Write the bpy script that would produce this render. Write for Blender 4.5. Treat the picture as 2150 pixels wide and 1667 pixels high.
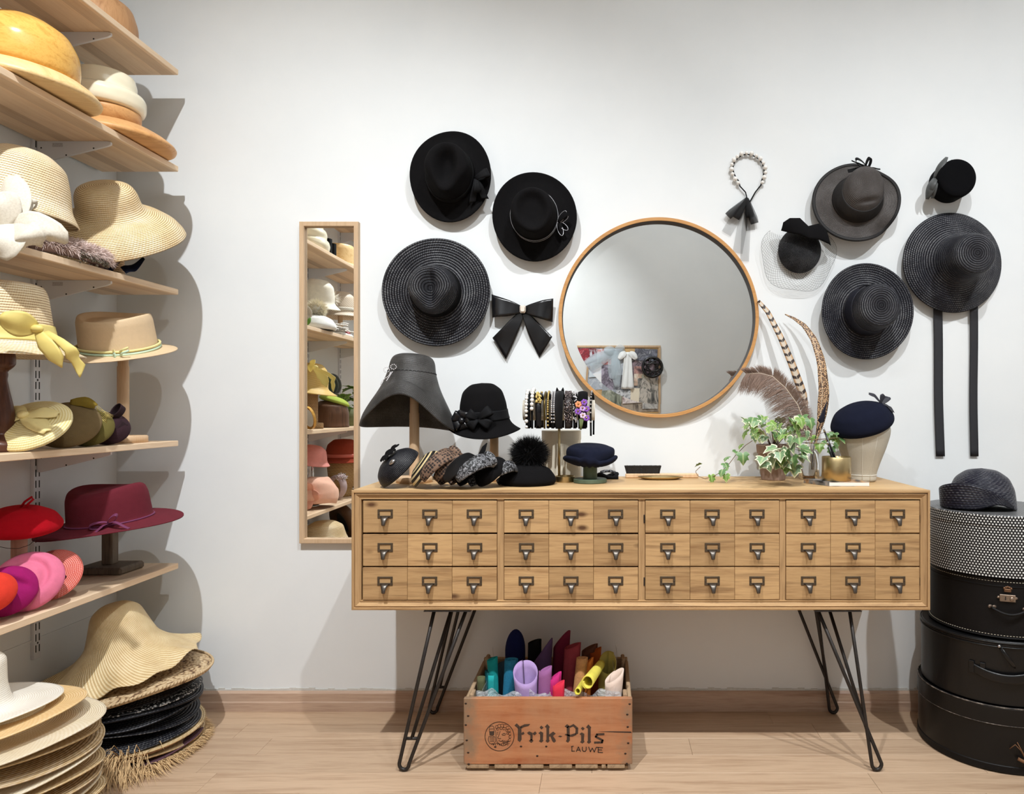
import bpy, bmesh, math, random
import numpy as np
from mathutils import Vector, Matrix
random.seed(7); rng = np.random.default_rng(7)
sc = bpy.context.scene; COL = sc.collection
for o in list(bpy.data.objects): bpy.data.objects.remove(o)
PI = math.pi
# ------------------------------------------------ camera
F, CX, CY, D, EYE = 1480.0, 1270.0, 856.0, 2.41, 1.033   # focal length and principal point in px, distance to back wall, eye height
cd = bpy.data.cameras.new('camera'); cam = bpy.data.objects.new('camera', cd); COL.objects.link(cam)
cd.sensor_fit = 'HORIZONTAL'; cd.sensor_width = 36; cd.lens = F/2150*36
cd.shift_x = (1075-CX)/2150; cd.shift_y = (CY-833.5)/2150
cam.location = (0, -D, EYE); cam.rotation_euler = (PI/2, 0, 0); cd.clip_start = .02
sc.camera = cam
# ------------------------------------------------ world, exposure
w = bpy.data.worlds.new('world'); sc.world = w; w.use_nodes = True
w.node_tree.nodes['Background'].inputs[0].default_value = (.9, .95, 1, 1)
w.node_tree.nodes['Background'].inputs[1].default_value = .4
sc.view_settings.view_transform = 'Standard'; sc.view_settings.look = 'None'
sc.view_settings.gamma = 1; sc.view_settings.use_curve_mapping = False
sc.view_settings.exposure = -0.1
CEIL, BACKY, RIGHTX, LEFTX = 3.6, -4.09, 2.75, -1.669
SPOT_Y, SPOT_Z = -2.1, 3.5
SPOTS = [(-.72, (-1.1, 0, -.25), 385, 80), (.58, (.3, 0, -.25), 212, 82), (1.8, (1.85, 0, -.05), 255, 88)]   # x, aim, watts, cone
BACKSPOTS = [(-.6, (-.6, BACKY, 1.35), 260, 60)]
FILL_W = 25

# ------------------------------------------------ helpers
def S(r, g, b, k=1.0):
    f = lambda c: (c/255/12.92 if c/255 <= .04045 else ((c/255+.055)/1.055)**2.4)*k
    return (f(r), f(g), f(b), 1)
def W(x, y, d):            # a measured point of the photograph at real distance d from the eye plane
    return Vector(((x-CX)/F*d, d-D, EYE-(y-CY)/F*d))
def tag(o, label=None, cat=None, group=None, kind=None):
    if label: o['label'] = label
    if cat: o['category'] = cat
    if group: o['group'] = group
    if kind: o['kind'] = kind
    return o
def mat4(loc=(0,0,0), rot=None, rx=0, ry=0, rz=0, s=1):
    m = Matrix.Translation(Vector(loc))
    if rot is not None: m = m @ rot
    R = math.radians
    return m @ Matrix.Rotation(R(rz), 4, 'Z') @ Matrix.Rotation(R(ry), 4, 'Y') @ Matrix.Rotation(R(rx), 4, 'X') @ Matrix.Scale(s, 4)
def thing(name, label, cat, M=None, group=None, kind=None):
    o = bpy.data.objects.new(name, None); COL.objects.link(o); o.empty_display_size = .05
    if M is not None: o.matrix_world = M if isinstance(M, Matrix) else Matrix.Translation(Vector(M))
    o.matrix_basis = M if isinstance(M, Matrix) else Matrix.Translation(Vector(M or (0,0,0)))
    return tag(o, label, cat, group, kind)
class MB:
    def __init__(s): s.v = []; s.f = []; s.uv = []; s.sm = []
    def add(s, v, f, uv=None, smooth=True):
        b = len(s.v); s.v.extend([tuple(p) for p in v])
        for k, q in enumerate(f):
            s.f.append(tuple(i+b for i in q)); s.uv.append(uv[k] if uv else None); s.sm.append(smooth)
        return s
    def mesh(s, name, mat):
        me = bpy.data.meshes.new(name); me.from_pydata(s.v, [], s.f)
        if any(u is not None for u in s.uv):
            L = me.uv_layers.new(name='UVMap'); flat = []
            for q, u in zip(s.f, s.uv):
                for k in range(len(q)): flat.extend(u[k] if u is not None else (0, 0))
            L.data.foreach_set('uv', flat)
        me.polygons.foreach_set('use_smooth', [bool(x) for x in s.sm]); me.materials.append(mat); me.update(); return me
    def build(s, name, mat, parent=None, M=None, world=False): return link(name, s.mesh(name, mat), parent, M, world)
def link(name, me, parent=None, M=None, world=False):
    o = bpy.data.objects.new(name, me); COL.objects.link(o)
    if parent is not None:
        o.parent = parent
        if world:
            o.matrix_parent_inverse = wmat(parent).inverted()
    if M is not None: o.matrix_basis = M
    return o
def wmat(o):
    if o.parent is None: return o.matrix_basis.copy()
    return wmat(o.parent) @ o.matrix_parent_inverse @ o.matrix_basis
def dup(root, M, label=None, parent=None):
    r = root.copy(); COL.objects.link(r); r.matrix_basis = M
    if parent is not None: r.parent = parent; r.matrix_parent_inverse = Matrix.Identity(4)
    if label: r['label'] = label
    for ch in list(root.children):
        c = ch.copy(); COL.objects.link(c); c.parent = r
        for g in list(ch.children):
            e = g.copy(); COL.objects.link(e); e.parent = c
    return r
def box(mb, c, s, bev=0, R=None):
    c = Vector(c); h = [k/2 for k in s]; bev = min(bev, min(h)*.98)
    if bev <= 0:
        v = [Vector((x*h[0], y*h[1], z*h[2])) for x in (-1,1) for y in (-1,1) for z in (-1,1)]
        f = [(0,1,3,2),(4,6,7,5),(0,4,5,1),(2,3,7,6),(0,2,6,4),(1,5,7,3)]
    else:
        bm = bmesh.new(); bmesh.ops.create_cube(bm, size=1)
        for q in bm.verts: q.co = Vector((q.co.x*s[0], q.co.y*s[1], q.co.z*s[2]))
        bmesh.ops.bevel(bm, geom=list(bm.edges), offset=bev, segments=1, profile=.5, affect='EDGES')
        bm.verts.index_update(); v = [q.co.copy() for q in bm.verts]; f = [tuple(q.index for q in p.verts) for p in bm.faces]; bm.free()
    if R is not None: v = [R @ p for p in v]
    mb.add([p+c for p in v], f, smooth=False); return mb
def slab(x0, x1, y0, y1, z0, z1, bev=0):
    return box(MB(), ((x0+x1)/2, (y0+y1)/2, (z0+z1)/2), (abs(x1-x0), abs(y1-y0), abs(z1-z0)), bev)
def tube(mb, pts, r, seg=8, cap=True, closed=False):
    P = [Vector(p) for p in pts]; n = len(P)
    rr = r if hasattr(r, '__len__') else [r]*n
    vs = []; up = None
    for i in range(n):
        t = (P[(i+1) % n]-P[i-1]) if closed else (P[min(i+1, n-1)]-P[max(i-1, 0)])
        t.normalize()
        if up is None: up = Vector((0,0,1)) if abs(t.z) < .9 else Vector((1,0,0))
        a = (up - t*up.dot(t)).normalized(); up = a; b = t.cross(a)
        for k in range(seg):
            an = 2*PI*k/seg; vs.append(P[i] + (a*math.cos(an)+b*math.sin(an))*rr[i])
    f = []
    for i in range(n if closed else n-1):
        for k in range(seg):
            j = (i+1) % n; f.append((i*seg+k, i*seg+(k+1) % seg, j*seg+(k+1) % seg, j*seg+k))
    if cap and not closed: f.append(tuple(range(seg))[::-1]); f.append(tuple((n-1)*seg+k for k in range(seg)))
    mb.add(vs, f); return mb
def ball(mb, c, r, seg=10, rings=6, s=(1,1,1)):
    c = Vector(c); v = [c+Vector((0,0,r*s[2]))]
    for i in range(1, rings):
        a = PI*i/rings
        for k in range(seg):
            b = 2*PI*k/seg; v.append(c+Vector((r*s[0]*math.sin(a)*math.cos(b), r*s[1]*math.sin(a)*math.sin(b), r*s[2]*math.cos(a))))
    v.append(c-Vector((0,0,r*s[2]))); f = [(0, 1+k, 1+(k+1) % seg) for k in range(seg)]
    for i in range(rings-2):
        for k in range(seg): f.append((1+i*seg+k, 1+(i+1)*seg+k, 1+(i+1)*seg+(k+1) % seg, 1+i*seg+(k+1) % seg))
    l = len(v)-1; f += [(l, 1+(rings-2)*seg+(k+1) % seg, 1+(rings-2)*seg+k) for k in range(seg)]
    mb.add(v, f); return mb
def prof(pts, m, sig=.006):
    p = np.array(pts, float); seg = np.r_[0, np.cumsum(np.hypot(*np.diff(p, axis=0).T))]
    L = seg[-1]; s = np.linspace(0, L, 500); q = np.c_[np.interp(s, seg, p[:,0]), np.interp(s, seg, p[:,1])]
    if sig > 0:
        k = max(1, int(sig*3/(L/500))); kx = np.arange(-k, k+1); ker = np.exp(-.5*(kx*(L/500)/sig)**2); ker /= ker.sum()
        ext = np.r_[2*q[0]-q[k:0:-1], q, 2*q[-1]-q[-2:-k-2:-1]]
        q2 = np.c_[np.convolve(ext[:,0], ker, 'valid'), np.convolve(ext[:,1], ker, 'valid')]
        q2[:,0] = np.maximum(q2[:,0], 0); q2[0,0] = q[0,0]; q = q2
    seg = np.r_[0, np.cumsum(np.hypot(*np.diff(q, axis=0).T))]; s = np.linspace(0, seg[-1], m)
    return np.interp(s, seg, q[:,0]), np.interp(s, seg, q[:,1]), s
def normals(P, closed):
    dv = np.gradient(P, axis=0)
    du = (np.roll(P, -1, 1)-np.roll(P, 1, 1))/2 if closed else np.gradient(P, axis=1)
    N = np.cross(dv, du); n = np.linalg.norm(N, axis=2, keepdims=True); n[n < 1e-12] = 1
    return N/n
def shell(mb, P, th, closed=True, Sv=None, us=1.0):
    m, n, _ = P.shape; N = normals(P, closed)
    pole = closed and np.linalg.norm(P[0]-P[0].mean(0), axis=1).max() < 2e-3
    if pole: N[0] = N[1].mean(0)/max(1e-9, np.linalg.norm(N[1].mean(0)))
    if Sv is None: Sv = np.r_[0, np.cumsum(np.linalg.norm(np.diff(P.mean(1), axis=0), axis=1))]
    Q = P - N*th; v = list(map(tuple, P.reshape(-1, 3))) + list(map(tuple, Q.reshape(-1, 3))); o = m*n
    f = []; uv = []; nj = n if closed else n-1
    den = n if closed else n-1
    for i in range(m-1):
        for j in range(nj):
            k = (j+1) % n; a, b, c, d = i*n+j, (i+1)*n+j, (i+1)*n+k, i*n+k
            u0, u1, w0, w1 = j/den*us, (j+1)/den*us, Sv[i], Sv[i+1]
            f.append((a, b, c, d)); uv.append(((u0, w0), (u0, w1), (u1, w1), (u1, w0)))
            f.append((a+o, d+o, c+o, b+o)); uv.append(((u0, w0), (u1, w0), (u1, w1), (u0, w1)))
    for j in range(nj):
        k = (j+1) % n; u0, u1 = j/den*us, (j+1)/den*us; i = m-1
        f.append((i*n+j, i*n+j+o, i*n+k+o, i*n+k)); uv.append(((u0, Sv[i]), (u0, Sv[i]), (u1, Sv[i]), (u1, Sv[i])))
        if not pole: f.append((j, k, k+o, j+o)); uv.append(((u0, Sv[0]), (u1, Sv[0]), (u1, Sv[0]), (u0, Sv[0])))
    if not closed:
        for i in range(m-1):
            for j, sgn in ((0, 1), (n-1, -1)):
                a, b = i*n+j, (i+1)*n+j; q = (a, a+o, b+o, b) if sgn > 0 else (a, b, b+o, a+o)
                f.append(q); uv.append(((j/den*us, Sv[i]),)*4)
    mb.add(v, f, uv); return mb
def revP(profile, m=40, n=64, ex=1, ey=1, fn=None, sig=.006):
    r, z, s = prof(profile, m, sig); r = r.copy(); r[0] = max(r[0], 2e-4)
    th = np.linspace(0, 2*PI, n, endpoint=False)
    P = np.stack([np.outer(r, np.cos(th))*ex, np.outer(r, np.sin(th))*ey, np.repeat(z[:,None], n, 1)], 2)
    if fn is not None:
        X = fn(P, r[:,None], th[None,:], s[:,None]); P = P if X is None else X
    return P, s
def hat(profile, th=.0025, **k):
    P, s = revP(profile, **k); return shell(MB(), P, th, True, s), P
def lathe(mb, profile, n=48, sig=0, m=None, M=None):
    if sig > 0: r, z, s = prof(profile, m or 40, sig)
    else:
        r = np.array([p[0] for p in profile], float); z = np.array([p[1] for p in profile], float)
        s = np.r_[0, np.cumsum(np.hypot(np.diff(r), np.diff(z)))]
    r = np.maximum(r, 1e-4); v = []; f = []; uv = []
    for i in range(len(r)):
        for k in range(n):
            a = 2*PI*k/n; p = Vector((r[i]*math.cos(a), r[i]*math.sin(a), z[i])); v.append(M @ p if M is not None else p)
    for i in range(len(r)-1):
        for k in range(n):
            j = (k+1) % n; f.append((i*n+k, (i+1)*n+k, (i+1)*n+j, i*n+j)); uv.append(((k/n, s[i]), (k/n, s[i+1]), ((k+1)/n, s[i+1]), ((k+1)/n, s[i])))
    mb.add(v, f, uv); return mb
def flatlathe(mb, profile, n=48, M=None):      # crisp corners: every band its own vertices
    for a, b in zip(profile[:-1], profile[1:]): lathe(mb, [a, b], n, M=M)
    return mb
def band(P, z0, z1, off=.0015, th=.0015, rmax=9):
    zm = P[:,:,2].mean(1); rm = np.hypot(P[:,:,0], P[:,:,1]).mean(1)
    idx = [i for i in range(len(zm)) if z0 <= zm[i] <= z1 and rm[i] < rmax]
    i0, i1 = min(idx), max(idx); N = normals(P, True); Q = (P+N*off)[i0:i1+1]
    return shell(MB(), Q, th+off*.6, True)
def settle(root, z):      # lift a thing so that nothing of it dips below the surface it lies on
    lo = 9
    for c in root.children:
        M = wmat(c)
        if c.type == 'MESH': lo = min(lo, min((M @ v.co).z for v in c.data.vertices))
    if lo < z: root.matrix_basis = Matrix.Translation((0, 0, z-lo)) @ root.matrix_basis
def ss(a, b, x):
    t = np.clip((x-a)/(b-a), 0, 1); return t*t*(3-2*t)
def strip(mb, pts, sides, wd, th=.0012, cup=0, nor=None, n=5):
    pts = np.array([tuple(p) for p in pts], float); sides = np.array([tuple(p) if hasattr(p, '__len__') else p for p in sides], float)
    if sides.ndim == 1: sides = np.repeat(sides[None], len(pts), 0)
    sides = sides/np.linalg.norm(sides, axis=1, keepdims=True)
    wd = np.array(wd if hasattr(wd, '__len__') else [wd]*len(pts), float)
    t = np.linspace(-.5, .5, n)
    P = pts[:,None,:] + sides[:,None,:]*(t[None,:,None]*wd[:,None,None])
    if cup: P = P + np.array(nor, float)[None,None,:]*(cup*(1-4*t[None,:,None]**2))*wd[:,None,None]
    return shell(mb, P, th, False)
def loop(mb, c, d, nrm, L, w0, w1, puff, th=.0012, m=18):   # one loop of a bow, from its knot outwards and back
    c, d, nrm = Vector(c), Vector(d).normalized(), Vector(nrm).normalized(); side = d.cross(nrm).normalized()
    pts, wd = [], []
    for i in range(m):
        t = i/(m-1)*2*PI; k = .5-.5*math.cos(t)
        pts.append(c + d*(L*k) + nrm*(puff*math.sin(t)+.002)); wd.append(w0+(w1-w0)*min(1, k*1.25))
    return strip(mb, pts, side, wd, th)
def tail(mb, c, d, nrm, L, w0, w1, wave=.01, th=.001, m=14, notch=.0):
    c, d, nrm = Vector(c), Vector(d).normalized(), Vector(nrm).normalized(); side = d.cross(nrm).normalized()
    pts = [c + d*(L*i/(m-1)) + nrm*(wave*math.sin(i/(m-1)*PI*1.5)) for i in range(m)]
    wd = [w0+(w1-w0)*min(1, i/(m-1)*2) for i in range(m)]
    P = np.array([tuple(p) for p in pts])[:,None,:] + np.array(tuple(side))[None,None,:]*(np.linspace(-.5,.5,5)[None,:,None]*np.array(wd)[:,None,None])
    if notch: P[-1] += np.array(tuple(d))*(np.linspace(-.5,.5,5)[:,None]*notch)
    return shell(mb, P, th, False)
def fur(mb, pts, nrm, L, wdt=.0009, spread=.5, droop=0, curl=0):
    for p, n in zip(pts, nrm):
        d = Vector(n)+Vector(rng.normal(0, spread, 3)); d.normalize(); l = L*(.6+.6*rng.random())
        a = d.orthogonal().normalized(); a.rotate(Matrix.Rotation(rng.random()*6.28, 3, d))
        p = Vector(p); q = p+d*l*.55+a.cross(d)*curl*l; e = p+d*l+a.cross(d)*curl*l*2.5-Vector((0,0,droop*l))
        mb.add([p-a*wdt, p+a*wdt, q+a*wdt*.7, q-a*wdt*.7, e], [(0,1,2,3),(3,2,4)])
    return mb
def rectsweep(mb, x0, x1, z0, z1, y, profile):      # mitred frame in the XZ plane; profile = (inset, depth towards the room)
    c = [(x0,z0,1,1),(x1,z0,-1,1),(x1,z1,-1,-1),(x0,z1,1,-1)]
    for a, b in zip(profile[:-1], profile[1:]):
        v = []
        for (x, z, sx, sz) in c:
            for (i, dp) in (a, b): v.append((x+sx*i, y-dp, z+sz*i))
        mb.add(v, [(2*k, 2*((k+1) % 4), 2*((k+1) % 4)+1, 2*k+1) for k in range(4)], smooth=False)
    return mb
def poly(mb, pts, d0, d1, ax=1):     # prism of an outline given in (x, z); extruded along y
    n = len(pts); v = [(p[0], d0, p[1]) for p in pts]+[(p[0], d1, p[1]) for p in pts]
    mb.add(v, [tuple(range(n)), tuple(range(2*n-1, n-1, -1))]+[(i, i+n, (i+1) % n+n, (i+1) % n) for i in range(n)], smooth=False); return mb

# ------------------------------------------------ materials
def mk(name):
    m = bpy.data.materials.new(name); m.use_nodes = True; return m, m.node_tree, m.node_tree.nodes['Principled BSDF']
def nd(nt, t, **k):
    n = nt.nodes.new(t)
    for a, v in k.items():
        if a.startswith('_'): setattr(n, a[1:], v)
        else:
            i = n.inputs[int(a[1:])] if a[0] == 'i' and a[1:].isdigit() else n.inputs[a]
            if isinstance(v, bpy.types.NodeSocket): nt.links.new(v, i)
            else: i.default_value = v
    return n
def vmath(nt, op, a, b): return nd(nt, 'ShaderNodeVectorMath', _operation=op, i0=a, i1=b).outputs[0]
def fm(nt, op, a, b=0.0, c=0.0): return nd(nt, 'ShaderNodeMath', _operation=op, i0=a, i1=b, i2=c).outputs[0]
def coord(nt, kind='Object', scale=(1,1,1), rnd=0):
    v = nd(nt, 'ShaderNodeTexCoord').outputs[kind]
    if rnd:
        r = nd(nt, 'ShaderNodeObjectInfo').outputs['Random']
        v = vmath(nt, 'ADD', v, nd(nt, 'ShaderNodeCombineXYZ', i0=fm(nt, 'MULTIPLY', r, 7.3*rnd), i1=fm(nt, 'MULTIPLY', r, 13.1*rnd), i2=fm(nt, 'MULTIPLY', r, 29.7*rnd)).outputs[0])
    return vmath(nt, 'MULTIPLY', v, scale)
def noi(nt, v, scale=1.0, detail=3.0, rough=.5, dist=0.0): return nd(nt, 'ShaderNodeTexNoise', Vector=v, Scale=scale, Detail=detail, Roughness=rough, Distortion=dist).outputs[0]
def ramp(nt, fac, st):
    n = nd(nt, 'ShaderNodeValToRGB', i0=fac); e = n.color_ramp.elements
    while len(e) < len(st): e.new(.5)
    for k, (p, c) in enumerate(st): e[k].position = p; e[k].color = c if hasattr(c, '__len__') else (c, c, c, 1)
    return n.outputs[0]
def mix(nt, fac, a, b, blend='MIX'):
    n = nd(nt, 'ShaderNodeMix', _data_type='RGBA', _blend_type=blend, _clamp_result=False)
    for i, v in ((0, fac), (6, a), (7, b)):
        if isinstance(v, bpy.types.NodeSocket): nt.links.new(v, n.inputs[i])
        else: n.inputs[i].default_value = v
    return n.outputs[2]
def bump(nt, b, h, st=.3, dist=.002): nt.links.new(nd(nt, 'ShaderNodeBump', Height=h, Strength=st, Distance=dist).outputs[0], b.inputs['Normal'])
def col(nt, b, c): nt.links.new(c, b.inputs['Base Color'])
def plain(name, c, rough=.6, metal=0, var=.0, vs=30, bs=0, bst=.2, sheen=0, coat=0, spec=.5, trans=0, ior=1.45, alpha=1):
    m, nt, b = mk(name); b.inputs['Base Color'].default_value = c; b.inputs['Roughness'].default_value = rough; b.inputs['Metallic'].default_value = metal
    b.inputs['Specular IOR Level'].default_value = spec; b.inputs['Coat Weight'].default_value = coat; b.inputs['Coat Roughness'].default_value = .15
    b.inputs['Transmission Weight'].default_value = trans; b.inputs['IOR'].default_value = ior; b.inputs['Alpha'].default_value = alpha
    if sheen: b.inputs['Sheen Weight'].default_value = sheen; b.inputs['Sheen Roughness'].default_value = .5; b.inputs['Sheen Tint'].default_value = tuple(min(1, k*1.5+.05) for k in c[:3])+(1,)
    if var: v = noi(nt, coord(nt), vs, 5); col(nt, b, mix(nt, fm(nt, 'MULTIPLY', v, 1.0), tuple(k*(1-var) for k in c[:3])+(1,), tuple(min(1, k*(1+var)) for k in c[:3])+(1,)))
    if bs: bump(nt, b, noi(nt, coord(nt), bs, 4), bst, .002)
    return m
def felt(name, c, sheen=.25): return plain(name, c, .95, var=.14, vs=60, bs=500, bst=.35, sheen=sheen, spec=.12)
def satin(name, c, rough=.32): return plain(name, c, rough, var=.06, vs=20, bs=40, bst=.06, sheen=.15, spec=.6)
def wood(name, c1, c2, axis=0, k=1.0, knots=.5, strips=0, sax=1, rough=.55, rnd=1, bst=.12, dark=None, tone=.0, lines=0.0, kf=1.0):
    m, nt, b = mk(name); b.inputs['Roughness'].default_value = rough; b.inputs['Specular IOR Level'].default_value = .3
    sc3 = [1.0]*3; sc3[axis] = .06; v = coord(nt, 'Object', tuple(sc3), rnd)
    warp = noi(nt, v, 6*k, 2); v2 = vmath(nt, 'ADD', v, nd(nt, 'ShaderNodeCombineXYZ', i0=fm(nt, 'MULTIPLY', warp, .12), i1=fm(nt, 'MULTIPLY', warp, .12), i2=fm(nt, 'MULTIPLY', warp, .12)).outputs[0])
    g1 = noi(nt, v2, 26*k, 4, .55, .6); g2 = noi(nt, v, 230*k, 3, .6)
    g3 = noi(nt, v2, 75*k, 2, .5, .3)
    f = fm(nt, 'ADD', fm(nt, 'MULTIPLY', g1, .75), fm(nt, 'MULTIPLY', g2, .3))
    d = dark or tuple(x*.55 for x in c2[:3])+(1,)
    c = ramp(nt, f, [(.34, c2), (.52, c1), (.62, mix_t(c1, c2, .45)), (.74, c2)])
    if lines: c = mix(nt, ramp(nt, g3, [(.56, 0.0), (.68, lines)]), c, d)
    if tone:
        r = nd(nt, 'ShaderNodeObjectInfo').outputs['Random']; c = mix(nt, 1.0, c, ramp(nt, r, [(0, (1-tone,1-tone*1.05,1-tone*1.1,1)), (1, (1+tone*.6,)*3+(1,))]), 'MULTIPLY')
    if strips:
        sx = nd(nt, 'ShaderNodeSeparateXYZ', i0=coord(nt)).outputs[sax]; q = fm(nt, 'FLOOR', fm(nt, 'DIVIDE', sx, strips))
        wn = nd(nt, 'ShaderNodeTexWhiteNoise', _noise_dimensions='1D', W=q).outputs[0]
        c = mix(nt, 1.0, c, ramp(nt, wn, [(0, (.74, .70, .66, 1)), (.35, (.95, .94, .93, 1)), (1, (1.08, 1.08, 1.08, 1))]), 'MULTIPLY')
    if knots:
        ks = [5.5*k*kf]*3; ks[axis] = 2.6*k*kf; vo = nd(nt, 'ShaderNodeTexVoronoi', Vector=coord(nt, 'Object', tuple(ks), rnd), Scale=1.0).outputs[0]
        c = mix(nt, ramp(nt, vo, [(.045*knots, 1.0), (.1*knots+.02, 0.0)]), c, d)
    col(nt, b, c); bump(nt, b, f, bst, .001); return m
def mix_t(a, b, t): return tuple(x*(1-t)+y*t for x, y in zip(a, b))
def straw(name, c1, c2, period=.007, rough=.5, bst=.6, nu=90, spec=.5, glint=0.0, diag=False):
    m, nt, b = mk(name); b.inputs['Roughness'].default_value = rough; b.inputs['Specular IOR Level'].default_value = spec
    s = nd(nt, 'ShaderNodeSeparateXYZ', i0=nd(nt, 'ShaderNodeTexCoord').outputs['UV']); u, v = s.outputs[0], s.outputs[1]
    fr = fm(nt, 'FRACT', fm(nt, 'DIVIDE', v, period)); ring = fm(nt, 'SINE', fm(nt, 'MULTIPLY', fr, PI))
    row = fm(nt, 'FLOOR', fm(nt, 'DIVIDE', v, period))
    st = fm(nt, 'SINE', fm(nt, 'ADD', fm(nt, 'MULTIPLY', u, nu*2*PI), fm(nt, 'ADD', fm(nt, 'MULTIPLY', row, 2.4), fm(nt, 'MULTIPLY', fr, 2.5))))
    st = fm(nt, 'MULTIPLY_ADD', st, .5, .5)
    gr = noi(nt, nd(nt, 'ShaderNodeCombineXYZ', i0=fm(nt, 'MULTIPLY', u, nu*1.7), i1=fm(nt, 'DIVIDE', v, period*.55), i2=row).outputs[0], 1.0, 2, .6)
    big = noi(nt, coord(nt), 14, 3)
    h = fm(nt, 'ADD', fm(nt, 'MULTIPLY', fm(nt, 'POWER', ring, .45), .85), fm(nt, 'MULTIPLY', st, .15))
    f = fm(nt, 'ADD', fm(nt, 'MULTIPLY', h, .62), fm(nt, 'ADD', fm(nt, 'MULTIPLY', gr, .36), fm(nt, 'MULTIPLY', fm(nt, 'SUBTRACT', big, .5), .35)))
    st2 = [(.40, c2), (.64, c1)]
    if glint: st2.append((.72, c1)); st2.append((.82, mix_t(c1, (1,1,1,1), glint)))  # glints painted into the colour: raised straw turns paler
    col(nt, b, ramp(nt, f, st2)); bump(nt, b, h, bst, period*.35); return m
MAT = {}
def need(key, fn, *a, **k):
    if key not in MAT: MAT[key] = fn(key, *a, **k)
    return MAT[key]
m_wall, nt, b = mk('white_plaster'); b.inputs['Roughness'].default_value = .85; b.inputs['Specular IOR Level'].default_value = .2
col(nt, b, ramp(nt, noi(nt, coord(nt), 2.2, 6, .6), [(.3, S(226,229,230)), (.7, S(233,235,235))])); bump(nt, b, noi(nt, coord(nt), 55, 6, .6), .06, .002)
m_ceil = plain('ceiling_paint', S(232,232,230), .9)
m_pine = wood('pine', S(246,220,188), S(231,199,163), 1, 1.0, .55, .043, 0, rnd=.6, dark=S(140,96,62))
m_cab = wood('old_elm', S(194,157,111), S(154,117,78), 0, 1.0, .8, bst=.4, tone=.17, dark=S(92,62,40), lines=.32, kf=1.7)
m_cabz = wood('old_elm_upright', S(186,150,107), S(152,117,79), 2, 1.0, .35, bst=.25, dark=S(96,66,42), lines=.35)
m_cabtop = wood('old_elm_top', S(216,182,134), S(192,154,106), 0, .8, .4, .09, 1, bst=.12, dark=S(120,82,52))
m_floor = wood('oak_laminate', S(196,168,140), S(164,134,107), 0, .7, 0, rough=.42, bst=.03, tone=.09)
m_base = wood('oak_baseboard', S(196,168,146), S(160,128,108), 0, .7, .0, rough=.45, bst=.05)
m_beech = wood('pale_beech', S(222,189,152), S(203,168,130), 2, 1.2, 0, rough=.5, bst=.05)
m_oakframe = wood('oak_frame', S(205,176,143), S(186,155,122), 2, 1.2, 0, rough=.5, bst=.05)
m_mframe = wood('cherry_frame', S(201,150,94), S(176,124,74), 0, .8, 0, rough=.35, bst=.03)
m_white = plain('white_powder_coat', S(225,225,228), .4)
m_dark = plain('slot_black', S(30,28,28), .8)
m_iron = plain('blackened_iron', S(62,58,56), .5, .75, var=.2, vs=90)
m_bronze = plain('dull_bronze', S(88,74,58), .55, .5, var=.25, vs=120)
m_pewter = plain('pewter', S(104,98,92), .38, .9, var=.2, vs=150)
m_steel = plain('steel', S(190,190,192), .25, 1)
m_brass = plain('brushed_brass', S(192,170,126), .32, 1, var=.08, vs=60)
m_mirror = plain('silvered_glass', (.93, .945, .935, 1), .0, 1)
m_glass = plain('clear_glass', (1, 1, 1, 1), .02, trans=1, ior=1.45)
m_blackfelt = felt('black_felt', S(17,16,17), .05)
m_navyfelt = felt('navy_felt', S(22,25,40), .1)
m_blackribbon = plain('black_grosgrain', S(15,15,17), .75, bs=300, bst=.15, spec=.2)
m_blacksatin = satin('black_satin', S(16,16,19), .27)
m_bstraw = straw('black_straw', S(34,34,40), S(5,5,7), .0085, .42, .9, 120, .3, glint=.13)
m_bstraw2 = straw('black_fine_straw', S(34,34,42), S(5,5,7), .0072, .42, .9, 130, .3, glint=.13)
m_gstraw = straw('charcoal_woven_straw', S(70,64,61), S(30,28,27), .0035, .55, .6, 190, .25, glint=.1)
m_dgstraw = straw('dark_grey_straw', S(58,56,54), S(24,23,23), .003, .48, .5, 220, .3, glint=.12)
m_lstraw = straw('natural_straw', S(238,213,164), S(158,116,68), .0060, .45, .8, 120, .4, glint=.45)
m_pstraw = straw('pale_straw', S(240,219,178), S(164,122,76), .0064, .45, .7, 120, .4, glint=.5)
# ================================================ the room
def struct(name, mb, m): return tag(mb.build(name, m), kind='structure')
struct('wall_back', slab(LEFTX-.12, RIGHTX+.12, 0, .12, 0, CEIL), m_wall)
struct('wall_left', slab(LEFTX-.12, LEFTX, BACKY, 0, 0, CEIL), m_wall)
struct('wall_right', slab(RIGHTX, RIGHTX+.12, BACKY, 0, 0, CEIL), m_wall)
struct('wall_front', slab(LEFTX-.12, RIGHTX+.12, BACKY-.12, BACKY, 0, CEIL), m_wall)
struct('ceiling', slab(LEFTX-.12, RIGHTX+.12, BACKY-.12, .12, CEIL, CEIL+.1), m_ceil)
fl = struct('floor', slab(LEFTX-.12, RIGHTX+.12, BACKY-.12, .12, -.03, -.008), plain('floor_underlay', S(120,92,66), .9))
rowh = .104; pl = {}
for i in range(int(-BACKY/rowh)+1):
    y1 = -i*rowh; y0 = max(y1-rowh, BACKY); x = LEFTX - [.0,.35,.1,.62,.22,.5][i % 6]*.9 - .05*((i*7) % 5)
    while x < RIGHTX:
        L = [.92, 1.12, 1.3][(i*5+int(x*3+20)) % 3]; a, b_ = max(x, LEFTX), min(x+L, RIGHTX); x += L
        if b_-a < .02: continue
        key = (round(b_-a, 3), round(y1-y0, 3))
        if key not in pl: pl[key] = box(MB(), (0,0,-.004), (b_-a-.0006, y1-y0-.0006, .008), .0007).mesh('plank', m_floor)
        link('plank', pl[key], fl, Matrix.Translation(((a+b_)/2, (y0+y1)/2, 0)))
mb = MB(); bt = .015
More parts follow.
